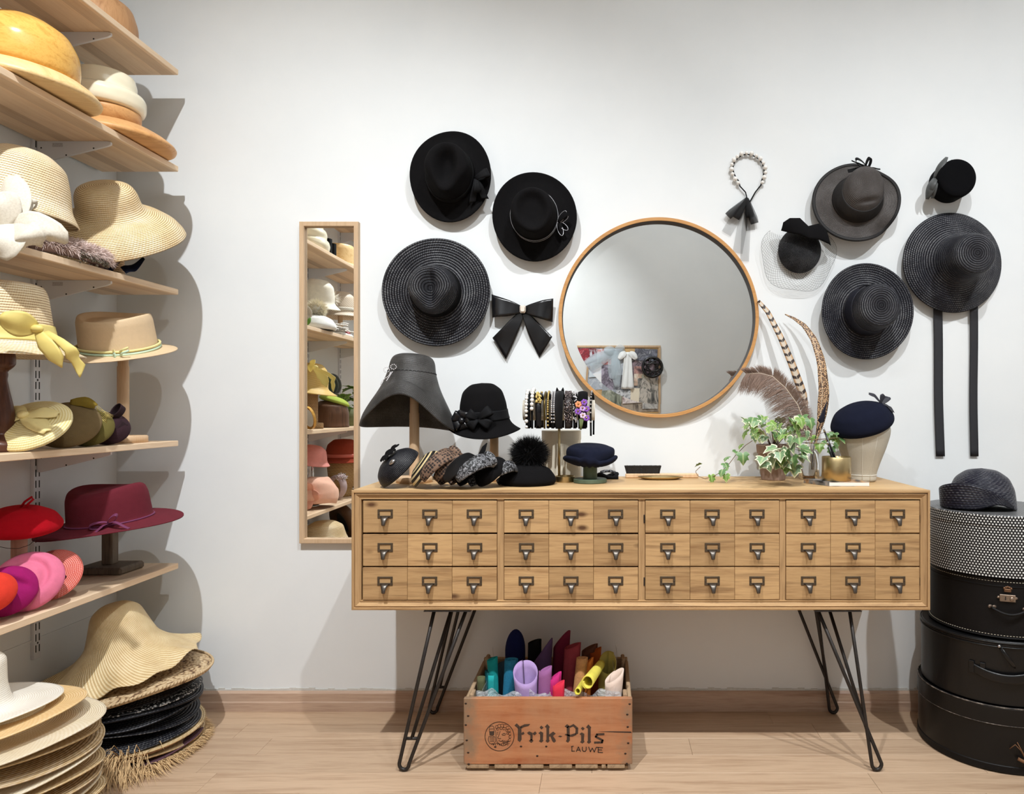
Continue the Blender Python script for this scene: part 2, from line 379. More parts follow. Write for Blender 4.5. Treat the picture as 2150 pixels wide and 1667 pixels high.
for a, b_ in ((LEFTX, .87), (.872, RIGHTX)):
    v = [(0,0),(0,.067),(-.006,.067),(-.012,.060),(-.0125,.034),(-.015,.03),(-.015,0)]
    n = len(v); mb.add([(a, p[0], p[1]) for p in v]+[(b_, p[0], p[1]) for p in v], [(i, (i+1) % n, (i+1) % n+n, i+n) for i in range(n)]+[tuple(range(n))[::-1], tuple(range(n, 2*n))], smooth=False)
struct('baseboard_back', mb, m_base)
struct('baseboard_left', slab(LEFTX, LEFTX+.014, BACKY, -.016, 0, .067, .003), m_base)
struct('trim_1', slab(LEFTX, LEFTX+.004, BACKY, -.001, .352, .357), m_wall)
mb = MB(); pts = []                                # chipped plaster lip above the baseboard
for k in range(120):
    x = LEFTX+.25+k*.022; h = .004+.006*rng.random(); box(mb, (x, -.0012, .067+h/2), (.022, .0024, h))
struct('trim_2', mb, plain('chipped_plaster', S(206,204,198), .9, var=.15, vs=120))

# lamps: spots on a ceiling track and one added fill panel, all outside the photograph's frame
def aim(o, target): o.rotation_euler = (Vector(target)-o.location).to_track_quat('-Z', 'Y').to_euler()
m_lampw = plain('lamp_white', S(235,235,235), .5); m_bulb = mk('lit_bulb'); m_bulb[2].inputs['Emission Color'].default_value = (1,.95,.9,1); m_bulb[2].inputs['Emission Strength'].default_value = 4; m_bulb = m_bulb[0]
def spotlamp(x, y, target, watts, cone, label):
    rt = thing('track_spot', label, 'spotlight', (x, y, CEIL-.045), group='track spotlights')
    box(MB(), (0,0,.015), (.05,.05,.03), .004).build('mount', m_lampw, rt)
    d = (Vector(target)-Vector((x, y, SPOT_Z))).normalized(); R = Vector((0,0,-1)).rotation_difference(d).to_matrix().to_4x4()
    T = Matrix.Translation((0,0,SPOT_Z-CEIL+.045)) @ R
    lathe(MB(), [(.001,.10),(.035,.10),(.04,.09),(.04,-.0),(.037,-.0),(.036,.02)], 24).build('head', m_lampw, rt, T)
    lathe(MB(), [(.036,.03),(.0005,.03)], 24).build('bulb', m_bulb, rt, T)
    tube(MB(), [(0,0,.01),(0,0,SPOT_Z-CEIL+.10)], .008).build('stem', m_lampw, rt)
    ld = bpy.data.lights.new('spot', 'SPOT'); ld.energy = watts; ld.spot_size = math.radians(cone); ld.spot_blend = 1.0; ld.shadow_soft_size = .025; ld.color = (.95, .98, 1.0)
    lo = bpy.data.objects.new('spot_light', ld); COL.objects.link(lo); lo.location = Vector((x, y, SPOT_Z))+d*.0; aim(lo, target); return rt
tk = box(MB(), (.5, SPOT_Y, CEIL-.0095), (3.2, .034, .019), .002).build('lighting_track', m_lampw); tag(tk, 'white lighting track along the ceiling before the back wall', 'light track')
for i, (x, t, wt, cn) in enumerate(SPOTS): spotlamp(x, SPOT_Y, t, wt, cn, ['white track spotlight aimed at the shelf corner', 'white track spotlight aimed at the round mirror', 'white track spotlight nearest the hat boxes'][i])
for (x, t, wt, cn) in BACKSPOTS: spotlamp(x, -2.3, t, wt, cn, 'white track spotlight aimed back at the pinboard wall')
rt = thing('fill_panel', 'flat square ceiling lamp above the middle of the room', 'ceiling lamp', (.6, -2.6, CEIL))  # unseen panel added to give the room ambient fill
rectsweep(MB(), -.75, .75, -.75, .75, 0, [(0,0),(0,.04),(.03,.04),(.03,.03)]).build('frame', m_lampw, rt, Matrix.Rotation(PI/2, 4, 'X'))
ld = bpy.data.lights.new('panel', 'AREA'); ld.shape = 'SQUARE'; ld.size = 1.4; ld.energy = FILL_W; ld.color = (.93, .97, 1.0)
lo = bpy.data.objects.new('fill_light', ld); COL.objects.link(lo); lo.location = (.6, -2.6, CEIL-.05)

# ================================================ apothecary cabinet
FY = -.42; SCL = F/1.99
fx = lambda x: (x-CX)/SCL
fz = lambda y: EYE-(y-CY)/SCL
X0, X1, Z0, Z1 = fx(738), fx(1953), fz(1281), fz(1029)
cab = thing('apothecary_cabinet', 'long low apothecary cabinet of old wood on black hairpin legs', 'cabinet', ((X0+X1)/2, -.22, 0))
Tc = {'parent': cab, 'world': True}
slab(X0, X1, FY+.012, -.02, Z1-.02, Z1, .002).build('top_board', m_cabtop, **Tc)
slab(X0+.002, X1-.002, FY+.012, -.02, Z0, Z0+.018, .002).build('bottom_board', m_cab, **Tc)
slab(X0+.001, X0+.019, FY+.012, -.02, Z0+.018, Z1-.02).build('side_panel', m_cabz, **Tc)
slab(X1-.019, X1-.001, FY+.012, -.02, Z0+.018, Z1-.02).build('side_panel', m_cabz, **Tc)
slab(X0+.019, X1-.019, -.032, -.02, Z0+.018, Z1-.02).build('back_panel', m_cab, **Tc)
mold = [(0,-.012),(0,0),(.0015,.003),(.0065,.004),(.008,.003),(.0082,-.001),(.0098,-.001),(.0105,.0015),(.0115,.0022),(.0225,-.004),(.0235,-.002),(.0262,-.002),(.027,-.006),(.0275,-.015)]
def side(name, k, m):      # one mitred length of the front moulding
    c = [(X0,Z0,1,1),(X1,Z0,-1,1),(X1,Z1,-1,-1),(X0,Z1,1,-1)]; mb = MB(); A, B = c[k], c[(k+1) % 4]
    for a, b_ in zip(mold[:-1], mold[1:]):
        v = [(q[0]+q[2]*p[0], FY-p[1], q[1]+q[3]*p[0]) for q in (A, B) for p in (a, b_)]
        mb.add(v, [(0,2,3,1)], smooth=False)
    return mb.build(name, m, **Tc)
for k in range(4): side('front_moulding', k, m_cab if k % 2 == 0 else m_cabz)
BX = [(761,1043),(1058,1340),(1355,1637),(1651,1932)]; RZ = [(1051,1119),(1122,1189),(1191.5,1260)]
for a, b_ in ((1043.5,1057.5),(1340.5,1354.5),(1637.5,1650.5)): slab(fx(a), fx(b_), FY+.006, -.04, Z0+.02, Z1-.022, .001).build('divider', m_cabz, **Tc)
pw, ph = fx(94)-fx(0), None
hb = MB()                                          # label-holder pull
hw, hh = .0215, .0125
for (cx, cz, sx, sz) in ((0,hh-.0025,2*hw,.005),(0,-hh+.0035,2*hw,.007),(-hw+.003,0,.006,2*hh),(hw-.003,0,.006,2*hh)): box(hb, (cx, -.001, cz), (sx, .002, sz), .0006)
for sx in (-1, 1): ball(hb, (sx*(hw-.003), -.0022, .0), .0013, 6, 4)
pu = MB(); pts = [(0,-.002,-hh+.005),(0,-.008,-hh+.004),(0,-.014,-hh-.002),(0,-.017,-hh-.009),(0,-.0185,-hh-.016),(0,-.0178,-hh-.019)]
strip(pu, pts, (1,0,0), [.026,.022,.016,.012,.0105,.0085], .0022, cup=.12, nor=(0,-1,0))
hme = hb.mesh('label_holder', m_bronze); pme = pu.mesh('cup_pull', m_pewter)
pan = {}
def panel(parent, x0, x1, y0, y1, dy):
    sx, sz = fx(x1)-fx(x0)-.0007, fz(y0)-fz(y1)-.0007; key = (round(sx, 4), round(sz, 4))
    if key not in pan:
        pan[key] = box(MB(), (0, .004, 0), (sx, .008, sz), .0009).mesh('front_panel', m_cab)
    cx, cz = (fx(x0)+fx(x1))/2, (fz(y0)+fz(y1))/2
    p = link('front_panel', pan[key], parent, Matrix.Translation((cx, FY+.004-dy, cz)), world=True)
    for nm, me in (('label_holder', hme), ('cup_pull', pme)): link(nm, me, parent, Matrix.Translation((cx+rng.normal(0, .0006), FY+.004-dy, cz+.008)), world=True)
for bi, (a, b_) in enumerate(BX):
    st = (b_-a)/3
    if bi < 2:
        for (u, v) in RZ:
            dw = slab(fx(a), fx(b_), FY+.012, -.06, fz(v)+.002, fz(u)-.002).build('drawer', m_cab, **Tc); dy = rng.random()*.004
            for k in range(3): panel(dw, a+k*st, a+(k+1)*st, u, v, dy)
    else:
        dr = slab(fx(a), fx(b_), FY+.012, FY+.03, fz(RZ[2][1])+.002, fz(RZ[0][0])-.002).build('cabinet_door', m_cab, **Tc)
        for (u, v) in RZ:
            for k in range(3): panel(dr, a+k*st, a+(k+1)*st, u, v, .001)
        hx = fx(a)-.003 if bi == 2 else fx(b_)+.003
        for zz in (fz(1090), fz(1222)): slab(hx-.0016, hx+.0016, FY+.003, FY+.02, zz-.012, zz+.012, .0008).build('hinge', m_iron, parent=dr, world=True)
def hairpin(foot, tops):
    mb = MB(); f = Vector(foot); r = .0052
    A, B, C = [Vector(t) for t in tops]; dA = (A-f).normalized(); dB = (B-f).normalized(); sp = .014
    sx = Vector((1,0,0)); pA, pB = f+Vector((-sp,0,.022)), f+Vector((sp,0,.022))
    arc = [f+Vector((-sp*math.cos(t), 0, .017-.017*math.sin(t)+r)) for t in np.linspace(.2, PI-.2, 9)]
    tube(mb, [A]+[A.lerp(pA, .5), pA]+arc+[pB, pB.lerp(B, .5), B], r, 10)
    q = pA.lerp(A, .16); q2 = pB.lerp(B, .16); tube(mb, [q, q2], r*.9, 8); tube(mb, [q.lerp(q2, .5), C], r, 10)
    pm = (A+B+C)/3; box(mb, (pm.x, pm.y, A.z-.0015), (abs(A.x-B.x)+.04, abs(C.y-A.y)+.04, .003))
    return mb.build('leg', m_iron, **Tc)
zt = Z0-.0005
for sx, ftx, ftrx, xa, xb in ((-1, -.570, -.578, -.487, -.395), (1, .772, .770, .700, .608)):
    hairpin((ftx, -.408, 0), ((xa, -.39, zt), (xb, -.385, zt), ((xa+xb)/2+.01*sx, -.29, zt)))
    hairpin((ftrx, -.034, 0), ((xa, -.05, zt), (xb, -.055, zt), ((xa+xb)/2+.01*sx, -.15, zt)))

# ================================================ mirrors
P0, P1 = W(628,465,D-.02), W(752,1141,D-.02)
tm = thing('tall_mirror', 'tall narrow mirror in a slim pale oak frame reflecting the shelves', 'mirror', ((P0.x+P1.x)/2, -.001, P1.z))
rectsweep(MB(), P0.x, P1.x, P1.z, P0.z, 0, [(0,0),(0,.019),(.001,.02),(.0145,.02),(.0155,.019),(.0165,.006)]).build('frame', m_oakframe, tm, world=True)
slab(P0.x+.006, P1.x-.006, -.005, -.0045, P1.z+.006, P0.z-.006).build('glass', m_mirror, tm, world=True)
slab(P0.x+.006, P1.x-.006, -.0044, -.001, P1.z+.006, P0.z-.006).build('backing', m_dark, tm, world=True)
c = W(1383, 666.5, D-.03); R = 211/F*(D-.035)
rm = thing('round_mirror', 'large round mirror in a thin warm wood frame above the cabinet', 'mirror', (c.x, -.001, c.z-R))
Mx = Matrix.Translation((c.x, 0, c.z)) @ Matrix.Rotation(PI/2, 4, 'X')
flatlathe(MB(), [(R-.001,.001),(R,.030),(R-.001,.0315),(R-.011,.0315),(R-.012,.0305)], 160, Mx).build('frame', m_mframe, rm, world=True)
lathe(MB(), [(R-.012,.0305),(R-.0125,.004)], 160, M=Mx).build('inner_lip', plain('dark_lip', S(46,38,36), .5), rm, world=True)
bw = .034; flatlathe(MB(), [(.0001,.0085),(R-.012-bw,.0085),(R-.0125,.0079)], 200, Mx).build('glass', m_mirror, rm, world=True)
lathe(MB(), [(R-.006,.001),(.0005,.001)], 60, M=Mx).build('backing', m_dark, rm, world=True)

# ================================================ shelving on the left wall
SHX1, SHX0, SHY0, SHY1 = -1.407, -1.659, -.084, -2.5
SH = {1: 2.148, 2: 1.829, 3: 1.4235, 4: .9246, 5: .5207}; ST = .018
UPR = [-.35, -.95, -1.54, -2.02]
nm = ['topmost pine shelf board above the yellow wooden block', 'second pine shelf board from the top carrying wooden hat blocks', 'third pine shelf board carrying the wide straw sun hat', 'fourth pine shelf board carrying the yellow berets', 'lowest pine shelf board carrying the burgundy hat stand']
for k in SH: tag(slab(SHX0, SHX1, SHY1, SHY0, SH[k]-ST, SH[k], .0015).build('shelf_board', m_pine), nm[k-1], 'shelf', 'pine shelves on the left wall')
br = MB(); poly(br, [(0,-.0005),(.205,-.0005),(.2145,-.003),(.2145,-.010),(.205,-.0145),(.012,-.062),(0,-.062)], -.0035, .0035)
bme = br.mesh('bracket', m_white)
hl = MB(); lathe(hl, [(.0024,0),(.0001,0)], 10, M=Matrix.Rotation(PI/2, 4, 'X')); hme2 = hl.mesh('x', m_dark)
up = MB(); box(up, (.0055, 0, 1.3), (.011, .025, 2.0), .001)
ume = up.mesh('x', m_white)
sl = MB()
for k in range(62):
    z = .33+k*.032
    for sy in (-.0062, .0062): box(sl, (.0111, sy, z), (.0006, .0034, .021))
for k in range(12): lathe(sl, [(.003,0),(.0001,.0)], 8, M=Matrix.Translation((.0116, 0, .346+k*.192)) @ Matrix.Rotation(PI/2, 4, 'Y'))
sme = sl.mesh('x', m_dark)
ordn = ['nearest the back wall', 'second from the back wall', 'third from the back wall', 'farthest from the back wall']
print_m, nt, b = mk('bracket_print'); b.inputs['Roughness'].default_value = .6
col(nt, b, mix(nt, ramp(nt, noi(nt, coord(nt, 'Object', (900, 1, 1600)), 1, 1), [(.5, 0.0), (.56, 1.0)]), S(222,222,225), S(120,105,105)))
lb = slab(.045, .075, -.0042, -.0036, -.017, -.006).mesh('x', print_m)
for i, y in enumerate(UPR):
    u = link('wall_upright', ume, None, Matrix.Translation((LEFTX, y, 0))); tag(u, 'white slotted steel upright '+ordn[i], 'upright', 'shelf uprights'); link('slots', sme, u)['kind'] = 'stuff'
    for k in SH:
        b_ = link('shelf_bracket', bme, None, Matrix.Translation((LEFTX+.0125, y, SH[k]-ST))); tag(b_, 'white steel bracket under the %s shelf, %s' % (['topmost','second','third','fourth','lowest'][k-1], ordn[i]), 'bracket', 'shelf brackets')
        for (hx, hz) in ((.012,-.02),(.085,-.041),(.165,-.021)): link('screw_hole', hme2, b_, Matrix.Translation((hx, -.0037, hz)))
        link('printed_mark', lb, b_)
# ================================================ hats hung on the back wall
RX90 = Matrix.Rotation(PI/2, 4, 'X')
def wallroot(name, label, cat, cx, cy, off, a=0, b=0, spin=0, group=None):
    R = math.radians
    M = Matrix.Translation(W(cx, cy, D-off)) @ Matrix.Rotation(R(b), 4, 'Z') @ Matrix.Rotation(PI/2+R(a), 4, 'X') @ Matrix.Rotation(R(spin), 4, 'Z')
    return thing(name, label, cat, M, group)
def nail(root, dz=.05):
    p = wmat(root) @ Vector((0,0,.02)); tube(MB(), [(p.x, -.0003, p.z), (p.x, p.y, p.z)], .0016, 6).build('hanging_nail', m_steel, root, world=True)
GW = 'black hats displayed on the white wall'
PXW = 621.0
# 1 felt fedora with a soft bow
def f1(P, r, th, s):
    x, y, z = P[:,:,0], P[:,:,1], P[:,:,2]; cr = ss(.02, .1, z)
    P[:,:,0] = x*(1-.42*cr*ss(.01, -.07, y)); x = P[:,:,0]
    P[:,:,1] = y + .006*cr
    P[:,:,2] = z - .048*np.exp(-((x/.03)**2+((y-.01)/.058)**2)**1.5)*ss(.03, .08, z) + .008*ss(.09, .13, r)*np.cos(2*th) - .004*ss(.1,.14,r)*np.cos(3*th+.6)
r1 = wallroot('felt_fedora', 'black felt fedora with a soft bow, highest hat on the wall', 'hat', 947, 370, .032, spin=-4, group=GW)
mb, P = hat([(0,.094),(.055,.095),(.076,.085),(.082,.055),(.087,.012),(.092,.004),(.12,.0),(.146,.004)], ex=.93, ey=1.06, fn=f1, th=.0028); mb.build('body', m_blackfelt, r1)
band(P, .012, .034, .0018, .001, .1).build('hatband', m_blackribbon, r1)
mb = MB(); c0 = (.088, -.012, .025)
loop(mb, c0, (.9,.5,.1), (.1,0,1), .05, .012, .028, .012); loop(mb, c0, (.2,-1,.05), (.4,0,1), .045, .012, .026, .012)
tail(mb, c0, (-.05,-1,-.05), (.5,0,1), .075, .012, .022, .008, notch=.012); tail(mb, c0, (.5,-.8,-.05), (.3,0,1), .07, .012, .022, .008, notch=-.012)
mb.build('ribbon_bow', m_blackribbon, r1); nail(r1)
# 2 felt hat with cord and feather bow
def f2(P, r, th, s):
    x, y, z = P[:,:,0], P[:,:,1], P[:,:,2]
    P[:,:,2] = z - .024*np.exp(-((x/.046)**2+(y/.056)**2)**3)*ss(.05,.09,z) + .007*ss(.09,.14,r)*np.cos(2*th+1.2)
    P[:,:,0] = x*(1-.1*ss(.03,.1,z)*ss(0,-.07,y))
r2 = wallroot('felt_hat', 'black felt hat with a thin silver cord and small feather bow', 'hat', 1123, 455.5, .032, spin=8, group=GW)
mb, P = hat([(0,.1),(.05,.102),(.07,.094),(.077,.06),(.08,.012),(.086,.003),(.115,.0),(.146,.007)], ex=.97, ey=1.03, fn=f2, th=.0028); mb.build('body', m_blackfelt, r2)
band(P, .01, .028, .0014, .001, .1).build('hatband', m_blackribbon, r2)
m_cord = plain('silver_cord', S(190,190,195), .35, .6)
mb = MB(); n = 60
for zz, ph in ((.030,.4),(.012,.9)):
    tube(mb, [((.082)*.97*math.cos(t), .082*1.03*math.sin(t)-.002, zz+.004*math.sin(t+ph)) for t in np.linspace(0, 2*PI, n, endpoint=False)], .0007, 5, closed=True)
for d, L in (((.8,.75,.3),.045),((.95,.35,.3),.04),((.15,-1,.25),.052),((.7,-.8,.25),.045)):
    d = Vector(d).normalized(); sd = d.cross(Vector((0,0,1))).normalized(); o = Vector((.076,-.035,.026))
    tube(mb, [o+d*(L*(.5-.5*math.cos(t)))+sd*(.009*math.sin(t)) for t in np.linspace(0, 2*PI, 16)], .0007, 5)
mb.build('silver_cord', m_cord, r2)
mb = MB(); o = (.076,-.035,.024); loop(mb, o, (.85,.55,.3), (0,0,1), .042, .01, .018, .006); tail(mb, o, (.3,-1,.2), (0,0,1), .045, .01, .016, .004)
mb.build('feather_bow', m_blackfelt, r2); nail(r2)
# 3 wide straw fedora
def f3(P, r, th, s):
    x, y, z = P[:,:,0], P[:,:,1], P[:,:,2]; cr = ss(.02,.1,z)
    P[:,:,0] = x*(1-.34*cr*ss(.01,-.07,y)); x = P[:,:,0]
    P[:,:,2] = z - .026*np.exp(-(np.abs(x)/.018)**1.6-(y/.06)**4)*ss(.05,.09,z) + .006*ss(.09,.18,r)*np.cos(2*th+.4)
r3 = wallroot('wide_straw_fedora', 'wide brimmed black straw fedora beside the tall mirror, pinched crown', 'hat', 917, 613.5, .034, spin=3, group=GW)
mb, P = hat([(0,.108),(.05,.11),(.072,.1),(.08,.06),(.084,.012),(.089,.004),(.13,.002),(.182,.006)], m=60, n=96, ex=1.0, ey=1.0, fn=f3, th=.003); mb.build('body', m_bstraw, r3)
band(P, .010, .046, .0016, .001, .1).build('hatband', m_blackribbon, r3); nail(r3)
# 4 satin bow
r4 = wallroot('satin_bow', 'large black satin bow with a square crystal on the wall', 'bow', 1099, 651, .012)
mb = MB(); o = (0,0,.008)
def flatloop(mb, tipx, y0, y1, puff, seed):
    for sgn in (1, -1):
        pts, wd, sides = [], [], []
        for i in range(14):
            t = i/13; x = tipx*t; yc = (y0+y1)/2*t; pts.append((x, yc, .010+sgn*puff*math.sin(PI*min(1, t*1.02))+.0035*math.sin(9*t+seed)*t)); wd.append(.014+(abs(y1-y0)-.014)*(t**.75)); sides.append((0.06*math.sin(5*t+seed), 1, .25*math.cos(4*t+seed)*t))
        strip(mb, pts, sides, wd, .0012, n=9)
flatloop(mb, -.105, .053, -.028, .012, .3); flatloop(mb, .101, .038, -.042, .012, 1.9); mb.build('loops', m_blacksatin, r4)
mb = MB()
for (tx, ty, nt_, sd) in ((-.082,-.126,.03,.2), (.076,-.122,-.05,1.4)):
    pts, wd, sides = [], [], []; d = Vector((tx, ty, 0)); sdv = d.cross(Vector((0,0,1))).normalized()
    for i in range(14):
        t = i/13; pts.append((tx*t, ty*t-.004, .006+.007*math.sin(4.2*t+sd)*t)); wd.append(.014+.064*t**.8); sides.append((sdv.x, sdv.y, .3*math.sin(3*t+sd)*t))
    m2 = MB(); strip(m2, pts, sides, wd, .0012, n=9); 
    V = np.array(m2.v); last = np.linalg.norm(V[:,:2]-np.array([tx, ty]), axis=1) < .05
    dn = np.array([d.x, d.y])/d.length; sv = np.array([sdv.x, sdv.y]); al = (V[:,:2]@dn)/d.length; V[:,:2] += np.outer(np.clip(al-.6, 0, 1)*(V[:,:2]@sv)*1.1*(1 if tx < 0 else -1)*-1, dn)
    m2.v = list(map(tuple, V)); mb.add(m2.v, m2.f, m2.uv)
mb.build('tails', m_blacksatin, r4)
ball(MB(), (0,0,.012), .017, 12, 8, (.8,.9,.7)).build('knot', m_blacksatin, r4)
gm = MB(); a, b_, h = .0105, .0135, .006
oc = [(-.6,-1),(.6,-1),(1,-.6),(1,.6),(.6,1),(-.6,1),(-1,.6),(-1,-.6)]
v = [(x*a, y*b_, .023) for x, y in oc]+[(x*a*.62, y*b_*.62, .023+h) for x, y in oc]
gm.add(v, [(i, (i+1) % 8, (i+1) % 8+8, i+8) for i in range(8)]+[tuple(range(8, 16))], smooth=False); gm.build('crystal', plain('pale_crystal', S(240,226,212), .05, .35, coat=1), r4)
# 5 pearl headband with tulle
m_tulle, nt, b = mk('black_tulle'); b.inputs['Base Color'].default_value = S(20,20,22); b.inputs['Roughness'].default_value = .8; b.inputs['Alpha'].default_value = .42
m_tulle2 = plain('thin_black_tulle', S(30,30,32), .8, alpha=.13)
m_pearl = plain('pearl', S(236,232,226), .22, coat=.6, spec=.7)
hbx = lambda x, y, o=.010: W(1480+x/4.632, 300+y/4.632, D-o)
r5 = thing('pearl_headband', 'pearl headband with a black tulle bow hanging on the wall', 'headband', W(1572, 425, D-.006))
pe = [(325,390),(295,350),(268,303),(260,256),(262,210),(283,165),(316,133),(357,105),(405,97),(455,103),(502,125),(540,152),(570,195),(588,240),(590,288),(578,335),(560,385)]
ctr = Vector((425, 260))
bp = [hbx(440,575),hbx(410,540),hbx(395,480),hbx(340,420)]+[hbx(*(Vector(p)+(ctr-Vector(p)).normalized()*14)) for p in pe]+[hbx(545,410),hbx(490,480),hbx(440,570)]
tube(MB(), bp, .0022, 8).build('band', m_blackribbon, r5, world=True)
for i, p in enumerate(pe): ball(MB(), hbx(p[0], p[1], .012), .0082 if i % 2 else .0066, 12, 8).build('pearl', m_pearl, r5, world=True)
mb = MB()
for (tx, ty, L) in ((-185,175,1),(75,245,1),(-120,215,.9),(40,230,.8)):
    c = hbx(408,540,.014); e = hbx(408+tx, 540+ty, .016); loop(mb, c, e-c, (0,-1,0), (e-c).length*L, .008, .026, .008)
mb.build('tulle_loops', m_tulle, r5, world=True); mb = MB()
for (tx, ty, w1) in ((-200,330,.035),(-90,520,.034),(-20,600,.03),(40,300,.03)):
    c = hbx(408,550,.012); e = hbx(408+tx, 550+ty, .008); tail(mb, c, e-c, (0,-1,0), (e-c).length, .008, w1, .003, th=.0005)
mb.build('tulle_tails', m_tulle2, r5, world=True)
# 6 fascinator with veil
r6 = wallroot('veiled_fascinator', 'small round black fascinator with a folded felt leaf and spotted veil', 'fascinator', 1679, 526, .018, spin=-6, group=GW)
m_fs = straw('fascinator_straw', S(22,22,26), S(7,7,9), .004, .55, .7, 90, .2, .12)
mb, P = hat([(0,.034),(.035,.028),(.06,.014),(.073,.0)], m=24, n=56, th=.003, ey=1.06); mb.build('body', m_fs, r6)
mb = MB(); pts = [(-.074,.066,.03),(-.052,.068,.044),(-.02,.066,.052),(.01,.05,.05),(.045,.056,.05),(.078,.044,.038),(.092,.026,.026)]
strip(mb, pts, [(-.1,-1,-.25),(.1,-1,.1),(.05,-1,.35),(0,-1,.45),(.05,-1,.3),(.3,-1,.0),(.5,-1,-.2)], [.026,.05,.064,.05,.06,.045,.01], .002, n=9, cup=.12, nor=(0,0,1)); mb.build('felt_leaf', m_blackfelt, r6)
tube(MB(), [(-.02,-.07,.004),(-.022,-.085,.004),(0,-.098,.003),(.02,-.095,.003),(.03,-.075,.004)], .0006, 5).build('elastic', m_blackribbon, r6)
mb = MB(); nl = 44
def veil(t, q):      # t angle share, q from hat edge outwards
    an = math.radians(150+t*250); rad = .078+.052*q*(.75+.35*math.sin(t*PI)) ; wob = .006*math.sin(t*23)*q
    return ((rad+wob)*math.cos(an)*1.0-.006*q, (rad+wob)*math.sin(an)*1.02-.004*q, .022-.018*q+.004*math.sin(t*17))
for fam in (1, -1):
    for k in range(-12, nl+12):
        pts = [veil((k+fam*q*7)/nl, q) for q in np.linspace(0, 1, 9) if 0 <= (k+fam*q*7)/nl <= 1]
        if len(pts) > 2: tube(mb, pts, .0003, 3, cap=False)
tube(mb, [veil(t, 1) for t in np.linspace(0, 1, 60)], .0004, 4)
for fam in (1, -1):
    for k in range(-9, 10):
        tt = np.linspace(-.07, .07, 12); pts = []
        for t in tt:
            x, y = (k*.009+fam*t*.8)*.9, t
            if x*x+y*y < .0052: pts.append((x, y-.004, .036*(1-(x*x+y*y)/.0056)+.004))
        if len(pts) > 2: tube(mb, pts, .0002, 3, cap=False)
vo = mb.build('veil', plain('veil_thread', S(24,24,26), .8), r6); vo['kind'] = 'stuff'
# 7 charcoal woven hat with band and bow
def f7(P, r, th, s):
    x, y, z = P[:,:,0], P[:,:,1], P[:,:,2]; cr = ss(.02,.09,z)
    P[:,:,0] = x*(1-.14*cr)+.016*cr; P[:,:,1] = y+.034*cr; sh = 1-.13*ss(.09,.13,r)*np.exp(-((np.angle(np.exp(1j*(th-.75))))/.55)**2)+.05*ss(.09,.13,r)*np.exp(-((np.angle(np.exp(1j*(th+2.6))))/.7)**2); P[:,:,0] *= sh; P[:,:,1] *= sh
    P[:,:,2] = z*(1+.0*x)+ .25*y*cr*.3 - .012*np.exp(-((x-.01)/.045)**2-((y+.03)/.008)**2)*ss(.05,.08,z)
    e = ss(.095,.15,r); P[:,:,2] += e*(.012*np.cos(th+.6) - .030*np.exp(-((np.angle(np.exp(1j*(th+1.05))))/.28)**2)) ; P[:,:,1] += e*.006*np.cos(2*th)
r7 = wallroot('woven_sun_hat', 'charcoal brown woven hat with wide ribbon band and bow on top', 'hat', 1799, 420, .036, a=-4, spin=10, group=GW)
mb, P = hat([(0,.076),(.045,.075),(.066,.068),(.073,.045),(.082,.012),(.09,.004),(.12,.002),(.145,.004)], m=54, n=90, fn=f7, ex=1.0, ey=.94, th=.003); mb.build('body', m_gstraw, r7)
band(P, .008, .05, .0016, .001, .1).build('hatband', plain('charcoal_ribbon', S(36,34,34), .6, bs=300, spec=.3), r7)
N = normals(P, True); mb = shell(MB(), (P+N*.0016)[-4:], .006, True); mb.build('brim_binding', plain('charcoal_binding', S(32,30,30), .6, bs=300, spec=.3), r7)
mb = MB(); o = (.03,.082,.05); loop(mb, o, (-.6,.5,.3), (.3,.6,.7), .05, .01, .02, .008); loop(mb, o, (.3,.6,.5), (-.5,.6,.5), .035, .01, .018, .008)
tail(mb, o, (-1,.75,.3), (0,.5,1), .06, .007, .005, .004); tail(mb, o, (1,-.2,.2), (0,.5,1), .045, .007, .006, .004); tail(mb, o, (-.9,.1,0), (0,.4,1), .06, .012, .014, .004)
mb.build('ribbon_bow', m_blackribbon, r7); nail(r7)
# 8 pillbox
r8 = wallroot('pillbox_hat', 'small black velvet pillbox with a grey leaf bow on its side', 'hat', 1988, 388, .002, spin=0, group=GW)
m_velvet = plain('black_velvet', S(12,12,14), 1.0, sheen=.1, spec=.1, bs=400)
mb, P = hat([(0,.078),(.05,.078),(.062,.074),(.064,.066),(.063,.0)], m=34, n=56, th=.003, sig=.002); mb.build('body', m_velvet, r8)
mb = MB(); o = Vector((-.062,.006,.05)); m_leafg = plain('grey_satin_leaf', S(78,80,80), .5, bs=120)
for d, L, w1 in (((.5,1,.15),.075,.02),((.85,.9,.1),.08,.016),((-.35,-1,-.15),.072,.024),((-.1,-1,-.1),.066,.02),((-.3,-.75,.1),.05,.018)):
    d = Vector(d).normalized(); sd = d.cross(Vector((-.75,.1,.7))).normalized()
    strip(mb, [o+d*(L*t)+Vector((-.006*math.sin(PI*t),0,.01*math.sin(PI*t))) for t in np.linspace(0,1,9)], sd, [.006+w1*math.sin(PI*min(.97, .15+.8*t)) for t in np.linspace(0,1,9)], .001, cup=.2, nor=(-.5,0,.6))
mb.build('leaf_bow', m_leafg, r8)
